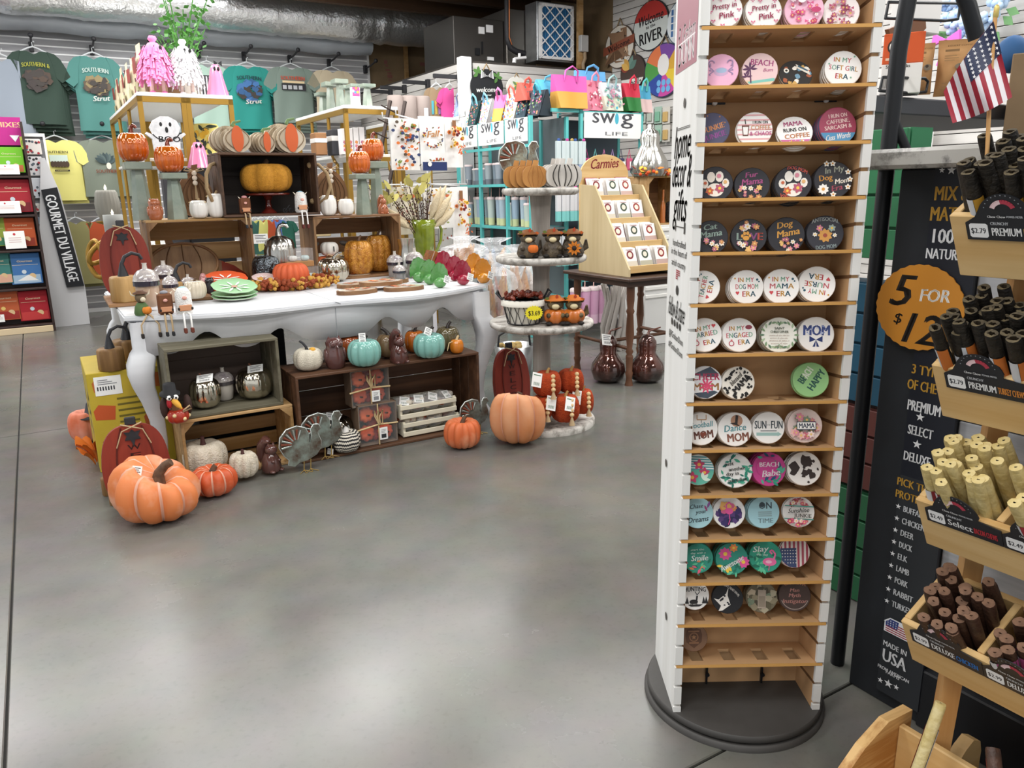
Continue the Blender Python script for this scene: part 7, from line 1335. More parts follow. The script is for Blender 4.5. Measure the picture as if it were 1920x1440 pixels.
q=onB(669,196,6.85,2.066);s_=S(q);t=thing('pink_carton','small pink and white carton on the edge of the gold rack','carton',q,R31);m=MB();m.bx(-8*s_,8*s_,0,.05,0,34*s_,.002);m.build('box',matte('d9dcd8'),t);pr=Print();pr.rect(-7*s_,7*s_,18*s_,34*s_,'d9508f');[pr.disc(random.uniform(-6,6)*s_,random.uniform(24,33)*s_,2.5*s_,c_)for c_ in('e98a4a','f0c94c','4f8fb8','f2e9ec')];pr.build('print',t,T(0,-.0006,0)@MF)
for k in range(4):
 q=onB(648+k*11,291,6.85,1.661);s_=S(q);t=thing('notecard_box',('first','second','third','fourth')[k]+' white flowered notecard box from the black stand on the rack shelf','box',q,R31,'white flowered boxes');m=MB();m.bx(-5*s_,5*s_,0,.1,0,(46+k)*s_,.002);m.build('box',matte('eceaea'),t);pr=Print();[pr.flower(0,(8+7*j)*s_,3.5*s_,('cf5a8f','d9804a','b04a8f')[(j+k)%3])for j in range(3)];pr.build('flowers',t,T(0,-.0006,0)@MF)
for k,(px_,y1,w_,h_,z_,c_,lb_)in enumerate(((588,345,36,26,1.1,'d3d3d6','pale box'),(605,300,22,40,1.661,'9a6f4a','brown wooden block'),(632,300,14,46,1.661,'3a3b40','black stand'),(705,365,10,24,1.1,'3f8a4a','green bottle'),(600,420,40,34,.95,'c9b48a','tan carton'),(690,350,40,50,1.1,'c9c4bc','cream folded textile'))):
 q=onB(px_,y1,7.0,z_);s_=S(q);t=thing('rack_goods',lb_+' stored on the gold rack with the sage pedestals','goods',q,R31);m=MB();m.bx(-w_*s_/2,w_*s_/2,0,.15,0,h_*s_,.006);m.build('body',matte(c_),t);m=MB();m.bx(-w_*s_/2-.002,w_*s_/2+.002,-.002,.152,h_*s_*.55,h_*s_*.75,.002);m.build('band',matte('e3e1de'),t)
q=onB(722,290,6.55,0);t=thing('bottle_rack','dark wooden peg frame leaning beside the gold rack','rack',PB(730,300,6.6),R31);m=MB();[m.tube([(x-.12,0,-.3),(x+.12,.05,.5)],.018,4,smooth=False)for x in(-.06,.08)];m.build('frame',mat('dark_peg','3a2c26',.6),t)
for k in range(6):m=MB();m.tube([(-.12+k*.04,0,-.15+k*.11),(-.26+k*.04,-.03,-.1+k*.11)],.007,5);m.build('peg','dark_peg',t)
q=PB(205,408,5.75);s_=S(q);t=thing('ribbed_candle','grey ribbed pillar candle with a lit tip on a gold stand','candle',q,0);m=MB();m.lathe([(14*s_,-.02),(21*s_,10*s_),(22*s_,25*s_),(19*s_,45*s_),(16*s_,50*s_),(0,50*s_)],60,None,20,.07);m.build('wax',matte('8f8d84'),t);m=MB();m.lathe([(.006,0),(.009,.012),(.004,.03),(0,.036)],8,T(0,0,50*s_));m.build('flame_tip',mat('flame','fff3d8',.4,emit=1.5),t)
t2=thing('gold_knot_stand','gold knotted pedestal stand at the table end','candle stand',Vector((q.x,q.y,0)),0);m=MB();m.lathe([(.1,0),(.1,.015),(.02,.03),(.018,q.z*.6),(.02,q.z-.05),(.08,q.z-.03),(.08,q.z-.02)],20);m.build('column','gold_metal',t2)
kq=PB(188,482,5.75)-Vector((q.x,q.y,0));m=MB();m.tube([kq+Vector((.07*math.sin(2*a)*(1+.3*math.cos(3*a)),.03*math.sin(3*a),.08*math.cos(a*2)+.05*math.sin(a*3)))for a in[2*math.pi*i/40 for i in range(41)]],.016,8);m.build('knot','gold_metal',t2)
q=PB(214,425,5.6);s_=S(q);t=thing('plain_candle','short grey pillar candle with a lit tip in front of the ribbed one','candle',q,0);m=MB();m.lathe([(16*s_,-.1),(17*s_,0),(17*s_,22*s_),(0,21*s_)],24);m.build('wax',matte('9a9c98'),t);m=MB();m.lathe([(.006,0),(.009,.012),(0,.036)],8,T(0,0,22*s_));m.build('flame_tip','flame',t)
m=MB();m.lathe([(.09,0),(.09,.01),(.015,.03),(.015,q.z-.14),(.08,q.z-.11),(.08,q.z-.1)],16);tag(m.build('grey_pedestal',matte('8a8a88'),None,Vector((q.x,q.y,0))),'slim grey pedestal under the plain candle','candle stand')
#  tiered stand
CS=Vector((.176,4.4,0));t=thing('tiered_stand','three tier greywashed wooden display stand on a round base','display stand',CS)
for r_,z_,nm in((.215,1.347,'upper_tier'),(.258,.98,'middle_tier'),(.3,.612,'lower_tier')):
 m=MB();m.lathe([(0,z_-.04),(r_-.025,z_-.04),(r_-.005,z_-.03),(r_,z_-.016),(r_-.004,z_-.004),(r_-.012,z_),(r_-.03,z_-.004),(0,z_-.004)],64);m.build(nm,'grey_wash_top',t)
m=MB();m.lathe([(.31,0),(.31,.025),(.3,.035),(0,.036)],64);m.build('base','grey_wash_top',t)
for z0,z1,r0,r1 in((.036,.57,.056,.05),(.61,.94,.05,.047),(.976,1.31,.046,.056)):m=MB();m.lathe([(r0*1.05,z0),(r0,z0+.05),(r1,z1-.06),(r1*1.12,z1)],20);m.build('column','grey_wash',t)
def on_cs(px,py,z,dy=0):q=PY(px,py,CS.y+dy);return Vector((q.x,q.y,z))
mat('pumpkin_wood','c08a4c',.6,col2='a8743a',sc=10,grain='z');mat('pumpkin_white','d8d4ce',.6,col2='b8b2aa',sc=12,grain='z')
def slatpump(px,py,w,h,dy,mw,label,group,stripes):
 q=on_cs(px,py,1.348,dy);s_=S(q);R_=w*s_/2;hh=h*s_;t=thing('flat_pumpkin',label,'pumpkin',q,.15,group);pts=[]
 for i in range(40):a=2*math.pi*i/40;pts.append((R_*math.copysign(abs(math.cos(a))**.7,math.cos(a)),hh*.5+hh*.5*math.copysign(abs(math.sin(a))**.8,math.sin(a))))
 m=MB();m.prism(pts,-.018,0,MF);m.build('board',mw,t)
 for k in(-.6,-.25,.25,.6):m=MB();m.tube([(R_*k*(.55+.45*math.sin(math.pi*j/10)),-.0185,hh*(.04+.92*j/10))for j in range(11)],.0035 if stripes else .0025,5);m.build('carved_line',matte('3a3632')if stripes else matte('a06a34'),t)
 m=MB();m.prism([(-.012,hh*.98),(.016,hh*.98),(.022,hh*1.22),(-.004,hh*1.25)],-.018,0,MF);m.build('stem',mw,t)
for k in range(4):slatpump(1003-k*12,345-k,46,40,-.1+k*.035,'pumpkin_wood',('front','second','third','rear')[k]+' orange stained flat wooden pumpkin of the row on the upper tier','orange flat pumpkins',False)
for k in range(4):slatpump(1053-k*8+(0 if k<3 else 38),343-k,58-3*k,42,-.1+k*.035,'pumpkin_white',('front','second','third','rear')[k]+' white slatted flat wooden pumpkin of the row on the upper tier','white flat pumpkins',True)
q=on_cs(977,300,1.348,.1);turkey(978,345,60,85,'painted turkey plaque behind the orange flat pumpkins',1.348,.1,B_(q))
def critter(q,h,label,hold,rot,mw='5f5340',pumpkin_body=False):
 t=thing('critter_figurine',label,'figurine',q,rot,'resin animals on the tiered stand');r=h*.37;bm=mat('resin_'+mw,mw,.55,col2='3a3026',sc=30,bump=.6,bsc=70)
 m=MB()
 if pumpkin_body:m.pump(r*1.05,h*.5,8,.15,.1,n=40,m=10);m.build('pumpkin_body',cer('c26a24',.35),t)
 else:m.lathe([(r*.9,0),(r*1.05,h*.12),(r*.9,h*.35),(r*.6,h*.52)],18);m.build('body',bm,t)
 m=MB();m.ell((0,-r*.1,h*.62),(r*.72,r*.68,h*.19),16,10);m.build('head',bm,t);m=MB();m.ell((0,-r*.72,h*.58),(r*.34,r*.24,h*.09),12,8);m.build('muzzle',matte('d3c49c'),t)
 m=MB();m.lathe([(r*.95,0),(r*.95,.005),(r*.55,.012),(r*.45,h*.14),(0,h*.17)],16,T(0,0,h*.76));m.build('hat',matte('7a4a24')if not pumpkin_body else matte('c26a24'),t)
 for s2 in(-1,1):m=MB();m.ell((s2*r*.75,0,h*.74),(r*.2,r*.15,h*.08),8,6);m.build('ear',bm,t);m=MB();m.ell((s2*r*.6,-r*.75,h*.3),(r*.22,r*.3,h*.08),8,6);m.build('paw',bm,t);m=MB();m.ell((s2*r*.6,-r*.8,h*.05),(r*.3,r*.35,h*.06),8,6);m.build('foot',matte('1f1a16'),t)
 m=MB();m.tube([(r*.6,r*.5,h*.15),(r*1.2,r*.7,h*.3),(r*1.2,r*.4,h*.55)],[r*.25,r*.3,r*.1],8);m.build('tail',bm,t)
 for k in range(4):m=MB();a=k*1.4;m.prism([(0,0),(.016,.009),(.03,0),(.016,-.009)],0,.003,T(r*.5*math.cos(a),-r*.5,h*.8)@MF@RZ(a));m.build('hat_leaf',matte(('b5561f','a8401c','5f6a2c','c98a2c')[k]),t)
 if hold=='pumpkin':m=MB();m.pump(r*.48,r*.75,7,.14,.1,n=35,m=8,M=T(r*.35,-r*1.05,h*.16));m.build('held_pumpkin',matte('cf6a24'),t)
 if hold=='flower':
  for k in range(10):m=MB();m.prism([(.0,0),(r*.35,r*.16),(r*.68,0),(r*.35,-r*.16)],0,.006,T(r*.15,-r*1.1,h*.3)@MF@RZ(k*.628));m.build('petal',matte('c9741f'),t)
  m=MB();m.ell((r*.15,-r*1.13,h*.3),(r*.24,.012,r*.24),12,8);m.build('flower_centre',matte('2a1a12'),t)
for px_,py_,hold,rt,lb_ in((990,474,'pumpkin',.1,'brown animal figurine holding a small pumpkin on the middle tier'),(1036,473,None,.0,'brown animal figurine with empty paws on the middle tier'),(1074,470,'flower',-.1,'brown animal figurine holding a sunflower on the middle tier')):
 q=on_cs(px_,py_,.981,-.12);critter(q,55*S(q),lb_,hold,rt)
for px_,py_,lb_ in((1041,597,'owl scarecrow figurine in a pumpkin beside the wire basket'),(1075,594,'scarecrow figurine in a pumpkin at the edge of the lower tier')):q=on_cs(px_,py_,.613,-.14);critter(q,58*S(q),lb_,None,0,'7a6a44',True)
q=on_cs(982,600,.613,-.1);s_=S(q);t=thing('wire_basket','chicken wire basket with cloth liner and black handles on the lower tier','basket',q,.1);R0,R1,hh=30*s_,41*s_,46*s_
m=MB();m.lathe([(R0*.93,.004),(R1*.94,hh*.9)],32);m.lathe([(R1*.94,hh*.9),(R1*1.02,hh),(R1*1.03,hh*.75)],32);m.build('liner',matte('d8d3c8'),t)
for i in range(14):a=i*2*math.pi/14;m=MB();m.tube([(R0*math.cos(a),R0*math.sin(a),0),((R0+R1)/2*math.cos(a+.2),(R0+R1)/2*math.sin(a+.2),hh*.5),(R1*math.cos(a),R1*math.sin(a),hh)],.0022,4);m.tube([(R0*math.cos(a),R0*math.sin(a),0),((R0+R1)/2*math.cos(a-.2),(R0+R1)/2*math.sin(a-.2),hh*.5),(R1*math.cos(a),R1*math.sin(a),hh)],.0022,4);m.build('wire','black_iron',t)
for r_,z_ in((R0,.003),(R1,hh)):m=MB();m.tube([(r_*math.cos(a*.2618),r_*math.sin(a*.2618),z_)for a in range(25)],.003,5);m.build('rim_wire','black_iron',t)
for s2 in(-1,1):m=MB();m.tube([(s2*R1,-.03,hh),(s2*(R1+.03),-.02,hh+.035),(s2*(R1+.02),.02,hh+.045),(s2*R1,.03,hh)],.006,6);m.build('handle','black_iron',t)
R=random.Random(12)
for k in range(60):a=R.uniform(0,6.28);rr=R1*.86*math.sqrt(R.random());m=MB();m.lathe([(.004,0),(.013,.008),(.012,.02),(0,.032)],7,T(0,0,0)@RX(R.uniform(-1,1))@RY(R.uniform(-1,1)),smooth=False);o=m.build('pinecone',mat('cone_red','6a2a1a',.4,rnd=.5),None,q+RZ(.1).to_3x3()@Vector((rr*math.cos(a),rr*math.sin(a),hh*.92+R.uniform(0,.02)+.02*(1-rr/R1))));tag(o,'small reddish cinnamon pinecone piled in the wire basket','pinecone','pinecones in the basket')
pts=[((1 if i%2 else .84)*17*s_*math.cos(i*math.pi/20),(1 if i%2 else .84)*14*s_*math.sin(i*math.pi/20))for i in range(40)];t2=thing('price_star','yellow starburst price tag reading $3.69 on the wire basket','price tag',q+Vector((18*s_,-R1-.012,hh*.55)),.1);m=MB();m.prism(pts,0,.002,MF);m.build('card',matte('e8d92c'),t2);pr=Print();pr.text('$3.69',0,0,22*s_,9*s_,'2a2a20');pr.build('lettering',t2,T(0,-.0026,0)@MF)
FE=mat('felt_orange','b5461c',.95,col2='9a3614',sc=30,bump=.8,bsc=140)
def beads(t,R_,h,x):
 for k in range(4):m=MB();m.ell((x,-R_*(.75+.12*k),h*(1.0-k*.18)),(.013,)*3,8,6);m.build('bead',matte('d8b98a'),t)
 m=MB();m.tube([(x,-R_*1.13,h*.38),(x,-R_*1.15,h*.05)],[.005,.018],7);m.build('tassel','twine',t)
for px_,py_,w_,h_,dy,lb_,tg in((1026,742,56,42,-.2,'felt orange pumpkin with bead tassel lying on top of the front ones',(-.06,-.03)),(1070,736,52,40,-.08,'felt orange pumpkin at the back of the pile',None),(1016,785,44,40,-.22,'felt orange pumpkin at the bottom of the pile by the stand column',(.05,.04)),(1060,790,56,46,-.2,'felt orange pumpkin with beads at the front of the pile',(.02,.1)),(1092,775,44,42,-.08,'felt orange pumpkin with bead tassel at the outer edge of the pile',(-.04,.1))):
 q=PY(px_,py_,CS.y+dy);s_=S(q);q.z=max(q.z,.037);t=pumpkin(lb_,q,w_*s_/2,h_*s_,FE,7,.18,.12,(matte('a8844f'),.2,.09),group='felt pumpkins',pw=.55);beads(t,w_*s_/2,h_*s_,.03)
 if tg:price_tag(t,(tg[0],-w_*s_*.5,h_*s_*.9),.06,.08,(1.25,.3,.4),'3a6a4a',1)
t=thing('galvanized_tub','grey galvanized tub with black handle behind the red board','tub',G(965,700),R31);m=MB();m.lathe([(.12,0),(.15,.22),(.145,.22),(.115,.01),(0,.01)],28);m.build('tub','galvanized',t);m=MB();m.tube([(-.14,0,.2),(-.13,0,.3),(0,0,.36),(.13,0,.3),(.14,0,.2)],.008,6);m.build('handle','black_iron',t);m=MB();[m.ell((random.uniform(-.08,.08),random.uniform(-.08,.08),.21),(.03,.02,.02),8,5)for _ in range(12)];m.build('dried_leaves',matte('b59a5f'),t)
#  Carmie's dip display on its turned-leg table
CZ=.75;CA0,CB0=3.36,4.03
t=thing('turned_table','dark wooden side table with turned legs under the dip display','table',W(CA0,CB0),R31);dw=mat('table_dark','4a3428',.45,col2='36241b',sc=8,grain='x');lw=mat('leg_brown','6a4630',.45,col2='523322',sc=10,grain='z')
m=MB();m.bx(-.05,.72,-.05,.72,CZ-.025,CZ,.006);m.bx(-.02,.69,-.02,.69,CZ-.06,CZ-.025);m.build('top',dw,t)
LP=[(.03,0),(.025,.02),(.02,.05),(.028,.09),(.022,.1),(.026,.2),(.026,.21),(.018,.22),(.028,.24),(.018,.26),(.03,.36),(.022,.5),(.03,.52),(.022,.54),(.028,.6),(.028,CZ-.06)]
for x,y in((.03,.03),(.64,.03),(.03,.64),(.64,.64)):m=MB();m.lathe(LP,14,T(x,y,0));m.build('leg',lw,t)
for x0,y0,x1,y1 in((.03,.03,.03,.64),(.64,.03,.64,.64),(.03,.33,.64,.33)):m=MB();m.tube([(x0,y0,.26),(x1,y1,.26)],.013,8);m.build('stretcher',lw,t)
t=thing('dip_display','birch step display with arched Carmies header and four packet shelves','display',W(CA0+.02,CB0+.04,CZ+.001),R31);DD,DW=.56,.44;zb=PB(1100,346,CB0+.6).z-CZ;bw_=mat('birch','cdbb94',.55,col2='b9a57c',sc=8,grain='z')
zt=PB(1145,290,CB0+.62).z-CZ
for x in(0,DW-.014):m=MB();m.prism([(0,0),(DD,0),(DD,zb),(DD-.17,zb-.01),(0,.05)],x,x+.014,Matrix(((0,0,1,0),(1,0,0,0),(0,1,0,0),(0,0,0,1))));m.build('side_panel',bw_,t)
m=MB();pts=[(0,0),(DW,0),(DW,zb+.06)]+[(DW/2+DW/2*math.cos(a*math.pi/14),zb+.06+(zt-zb-.06)*math.sin(a*math.pi/14))for a in range(1,14)]+[(0,zb+.06)];m.prism(pts,-.014,0,T(0,DD,0)@MF);hd=m.build('header','pine',t)
pr=Print();pr.text('Carmies',DW/2,zb+.06+(zt-zb)*.42,.26,.07,'8f2a34',.05,.3);pr.build('lettering',hd,T(0,DD-.0008-.0,0)@MF)
cols=['e6e3e0','dcd6d2','ece9e6','8f3a44'];R=random.Random(3)
for k in range(4):
 y=.02+k*.13;z_=.02+k*(zb-.1)/3.3
 m=MB();m.bx(.014,DW-.014,y,y+.012,z_,z_+.05,.002);m.build('shelf_lip','pine',t);m=MB();m.bx(.014,DW-.014,y+.012,y+.13,z_,z_+.008);m.build('shelf',bw_,t)
 for j in range(3):
  for d_ in range(4):
   x=.085+j*.135+R.uniform(-.008,.008);o=t.matrix_world if False else None;loc=W(CA0+.02,CB0+.04,CZ+.001)+EA*x+EB*(y+.035+d_*.018)+Vector((0,0,z_+.01+d_*.004));pk_=thing('dip_packet',('white wreath print dip packet in front' if d_==0 else 'dip mix packet filed behind others')+' on the '+('bottom','third','second','top')[k]+' birch shelf','packet',loc,R31,'dip mix packets on the birch display');pk_.rotation_euler.x=-.32+R.uniform(-.05,.05)
   m=MB();m.bx(-.055,.055,0,.006,0,.16,.002);m.build('sleeve',matte(cols[d_%4]),pk_)
   if d_==0:pr=Print();pr.rect(-.054,.054,.002,.07,('c9c0b0','a8a490','b59a92')[j]);pr.disc(0,.115,.03,('7a2a30','3a4a3c','8a2f2c')[j]);pr.disc(0,.115,.018,'e0d0c0');pr.text('Carmies',0,.15,.06,.012,'8f2a34',0,.2);pr.build('packet_print',pk_,T(0,-.0006,0)@MF)
ig=mat('iridescent','6a3a30',.08,metal=.5,col2='3f3a38',sc=6,coat=1)  # reddish and dark reflections on the glass mixed into the base colour
for px_,lb_ in((1140,'iridescent red glass gourd with a white tag in front of the table'),(1212,'iridescent red glass gourd beside the table leg')):
 q,s_=place(px_,719,66,0,.6);R_=33*s_;h=92*s_;t=lathe_thing('glass_gourd',lb_,'gourd',q,[(R_*.5,0),(R_*.85,h*.06),(R_,h*.22),(R_*.92,h*.38),(R_*.62,h*.53),(R_*.48,h*.6),(R_*.52,h*.72),(R_*.5,h*.84),(R_*.3,h*.95),(0,h*.98)],ig,36,12,.02,group='iridescent glass gourds')
 m=MB();m.tube([(0,0,h*.95),(.01,0,h*1.05),(.05,0,h*1.08),(.09,0,h*1.12)],[.014,.009,.007,.004],7);m.build('stem',cer('6a4034'),t)
 if px_<1200:price_tag(t,(-.02,-R_*.5,h*.9),.08,.08,(1.1,.2,.4))
q=onB(1220,632,5.2,PB(1220,632,5.2).z);t=thing('glass_pumpkin','tall orange glass pumpkin with curled stem behind the turned table','pumpkin',Vector((q.x,q.y,.0))+Vector((0,0,0)),0);s_=S(q);h=66*s_;q0=q.z
m=MB();m.pump(23*s_,h,10,.06,.08,n=60,M=T(0,0,q0),pw=.5);m.build('body',cer('c2481c'),t);m=MB();m.tube([(0,0,q0+h*.95),(.01,0,q0+h*1.1),(.05,0,q0+h*1.15),(.08,0,q0+h*1.13)],[.016,.009,.007,.004],7);m.build('stem',cer('7a2c14'),t);m=MB();m.lathe([(.11,0),(.11,q0*.95),(.08,q0)],20);m.build('plinth',matte('c9c9c9'),t)
q=G(1152,655);t=thing('root_sculpture','silver grey root shaped ceramic sculpture under the table','sculpture',q,R31);R=random.Random(2);cm=cer('a8a29c',.2)
for k in range(12):a=k*.52;r0=.08+R.uniform(0,.05);m=MB();m.tube([(r0*math.cos(a),r0*.6*math.sin(a),0),(r0*1.1*math.cos(a+.5),r0*.6*math.sin(a+.5),.2),(r0*.7*math.cos(a+.9),r0*.5*math.sin(a+.9),.42),(r0*1.2*math.cos(a+1.1),r0*.6*math.sin(a+1.1),R.uniform(.52,.66))],[.028,.022,.02,.009],8);m.build('branch',cm,t)
#  towels on a white wire stand
TB_=6.0
def towel(px,y0,y1,w,b,label,draw,base='f1f0ee',group='printed tea towels',folds=3):
 q=PB(px,y0,b);s_=S(q);h=q.z-PB(px,y1,b).z;W_=w*s_/2*1.1;t=thing('tea_towel',label,'towel',q,R31,group);m=MB()
 m.grid(lambda u,v:((2*u-1)*W_,.012*math.sin(u*9+1)*v,-v*h),14,10);m.grid(lambda u,v:((1-2*u)*W_,.03+.012*math.sin(u*9+1)*v,-v*h*.97),14,10);m.build('cloth',mat('towel_'+base,base,.9),t);pr=Print(.0004);draw(pr,W_,h)
 if pr.inks:pr.mb.v=[(x,y,z_+.0145)for x,y,z_ in pr.mb.v];pr.build('print',t,MF)
def pump_pattern(pr,w,h):
 R=random.Random(5)
 for k in range(80):x,y=R.uniform(-.88,.88)*w,-R.uniform(.03,.97)*h;c=R.choice(('d9742a','d9742a','2f3f6a','7a8a3c','5a4a3a','a8402c'));(pr.disc(x,y,w*.13,c,w*.1,n=9)if k%2 else pr.leaf(x,y,w*.22,w*.1,R.uniform(0,6),c))
def fall(pr,w,h):
 R=random.Random(7);pr.text('Fall',.0,-h*.32,w*1.0,h*.12,'c98a3c',.1,.3)
 for k in range(40):a=R.uniform(-3.6,.4)if k<34 else R.uniform(.4,2.7);r=w*.72;pr.leaf(r*math.cos(a),-h*.38+r*.95*math.sin(a),w*.2,w*.1,R.uniform(0,6),R.choice(('c9702c','2f3f6a','6a5a34','a8402c','e0b04a')))
 pr.rect(-w,w,-h,-h*.84,'1c2f63');[pr.leaf(R.uniform(-.3,.9)*w,-h*.82,w*.25,w*.12,R.uniform(0,3),R.choice(('c9702c','a8402c','6a5a34')))for _ in range(14)];pr.disc(-w*.45,-h*.88,w*.17,'ece9e6')
def sunfl(pr,w,h):
 R=random.Random(8);pr.rect(-w*.2,w*.25,-h*.22,-h*.06,'8a5f3c')
 for k in range(26):x,y=R.uniform(-.75,.75)*w,-h*R.uniform(.2,.6);pr.flower(x,y,w*R.uniform(.14,.26),R.choice(('e8b82c','d9742a','7a2434','c9502c','f0ddb8')),'4a2a1c',8)
 [pr.leaf(R.uniform(-.1,.5)*w,-h*R.uniform(.55,.72),w*.35,w*.15,R.uniform(3.6,5.5),'cf6a3c')for _ in range(12)]
def leaves(pr,w,h):R=random.Random(4);[pr.leaf(R.uniform(-.8,.8)*w,-h*R.uniform(.05,.9),w*.22,w*.12,R.uniform(0,6),R.choice(('b5402c','c9a04a','8f9a5a','d9c3a0')))for _ in range(34)];pr.disc(w*.5,-h*.2,w*.16,'c9683c',h*.04);pr.disc(0,-h*.75,w*.2,'d9842a',h*.07)
t=thing('towel_stand','white wire towel stand with two rings of arms','stand',W(A_(PB(803,300,TB_+.1)),TB_+.1,0),R31);m=MB();m.tube([(0,0,0),(0,0,PB(803,200,TB_).z)],.018,8);m.build('pole',matte('d8d8de'),t);o_=Vector((A_(PB(803,300,TB_+.1)),TB_+.1,0))
for y_,xs in((228,((717,218),(742,212),(862,222),(872,215))),(345,((728,344),(752,348),(862,346),(876,343)))):
 zc=PB(803,y_,TB_).z
 for x,y in xs:e=PB(x,y,TB_-.1);m=MB();m.tube([(0,0,zc),(A_(e)-o_.x,B_(e)-o_.y,e.z-.01),(A_(e)-o_.x,B_(e)-o_.y,e.z+.03)],.006,5);m.build('wire_arm','white_plastic',t)
towel(757,222,319,52,TB_-.12,'white tea towel covered in little pumpkins',pump_pattern);towel(809,218,320,46,TB_-.1,'white tea towel with Fall lettering and navy hem',fall);towel(849,220,314,32,TB_-.08,'white tea towel with a sunflower bouquet',sunfl)
for k in range(3):towel(752+26*k,223,312,30,TB_+.0+.02*k,('first','second','third')[k]+' plain white towel hanging behind the printed towels',lambda pr,w,h:None)
towel(822,352,428,56,TB_-.12,'white tea towel with autumn leaves on the lower ring',leaves);towel(758,350,440,50,TB_-.05,'cream tea towel behind the dried bouquet',leaves,'e6dfce');towel(862,350,470,30,TB_-.1,'narrow hanging towel with brown print on the lower ring',sunfl);towel(840,352,520,40,TB_+.05,'long white towel with a pumpkin print on the lower ring',leaves)
#  aqua racks of drinkware
AQ='aqua_metal';SA=3.8;SE=4.31;SB2=5.94;SZ=1.955
t=thing('aqua_rack','long aqua metal rack with three white sign panels','rack',(0,0,0),R31);bb=[SB2,6.52,7.1,7.68,8.26][:4];zsh=[PA(950,y,SA).z for y in(345,425)]+[.35]
bb=[SB2+.02,B_(PA(948,300,SA)),B_(PA(898,300,SA)),7.34]
for b in bb:
 for a in(SA,SA+.38):m=MB();m.bx(a,a+.03,b-.015,b+.015,0,SZ);m.build('post',AQ,t)
for z_ in zsh+[SZ-.015,1.72]:
 for a in((SA,SA+.38)if z_<1.7 else(SA,)):m=MB();m.bx(a,a+.025,bb[0],bb[-1],z_-.025,z_);m.build('rail',AQ,t)
 if z_<1.7:m=MB();m.bx(SA+.025,SA+.38,bb[0],bb[-1],z_-.02,z_-.005);m.build('wire_shelf',mat('shelf_grey','9aa6a8',.5),t)
m=MB();m.bx(SA+.4,SA+.41,bb[0],bb[-1],.1,SZ);m.build('back_panel',matte('6a7478'),t)
def swig(t,org,rot,w,h,nm='sign_panel'):
 m=MB();m.bx(0,w,-.006,0,-h,0);o=m.build(nm,'paper',t,org,rot);pr=Print(.0003);k=w
 pr.text('sw',.32*k,-.0,.4*k,h*.62,'6a6c72',bold=.006);pr.poly([(.56*k+.035*k*math.cos(a),-.02+h*.22*math.sin(a)-.04*h)for a in[i*.393 for i in range(16)]],'4fb6cf');pr.disc(.56*k,h*.3,.02*k,'4fb6cf');pr.text('g',.74*k,-h*.0,.22*k,h*.62,'6a6c72',bold=.006);pr.text('LIFE',.55*k,-h*.72,.42*k,h*.15,'9a9ca2');pr.build('lettering',o,T(0,-.0068,-.02)@MF);return o
for k in range(3):b0,b1=bb[k+1],bb[k];w_=b0-b1-.03;swig(t,(SA-.004,b0-.015,SZ-.01),-math.pi/2,w_,.2)
t3=thing('aqua_end_rack','aqua metal end rack with a large white sign panel','rack',(0,0,0),R31);EA1=A_(PB(1197,220,SB2))
for a in(SE,EA1):
 for b in(SB2-.0,SB2-.0+.34):m=MB();m.bx(a,a+.03,b-.035,b-.005,0,SZ+.06);m.build('post',AQ,t3)
z2=[PB(1105,y,SB2).z for y in(346,432,522)]+[.12]
for z_ in z2+[SZ+.05]:m=MB();m.bx(SE,EA1+.03,SB2-.035,SB2-.01,z_-.025,z_);m.build('rail',AQ,t3);m=MB();m.bx(SE,EA1+.03,SB2-.01,SB2+.3,z_-.02,z_-.008);m.build('shelf','shelf_grey',t3)
m=MB();m.bx(SE,EA1+.03,SB2+.31,SB2+.32,.1,SZ);m.build('back_panel',matte('55606a'),t3)
m=MB();m.bx(SE-.3,SE+.0,SB2-.02,SB2+.0,1.99,2.02);m.build('side_rail',AQ,t3)
swig(t3,(SE+.035,SB2-.04,SZ+.04),0,EA1-SE-.04,.22)
def tumbler(q,r,h,col,col2,label,rot,group,straw=True):
 t=thing('tumbler',label,'tumbler',q,rot,group);m=MB();m.mat(1).lathe([(r*.78,0),(r*.82,h*.25)],16);m.mat(0).lathe([(r*.82,h*.25),(r*.95,h*.9)],16);m.build('cup',[matte(col),matte(col2)],t);m=MB();m.lathe([(r,h*.9),(r,h*.97),(r*.8,h)],16);m.build('lid',matte('d9c9c9'),t)
 if straw:m=MB();m.tube([(0,0,h),(.005,0,h*1.3)],.005,5);m.build('straw',matte('d9b0a8'),t)
R=random.Random(21)
for row,(z_,hh,n_)in enumerate(((zsh[1],.27,12),(zsh[0],.2,13))):
 for k in range(n_):
  b=bb[-1]-.08-k*(bb[-1]-bb[0]-.14)/(n_-1)
  tumbler(W(SA+.09+(k%2)*.03,b,z_+.001),.043,hh*R.choice((.8,1,1)),('a9bcc9','b9c6c0','9fb3c6')[k%3]if row==0 else('8f98a2','9aa3a8','7a8894')[k%3],'c9cfa0' if row==0 else '6a7078',('pale patterned' if row==0 else 'grey clear')+' tumbler on the '+('middle' if row==0 else 'upper')+' shelf of the long aqua rack',RM59,('patterned tumblers' if row==0 else 'grey tumblers'),row==0)
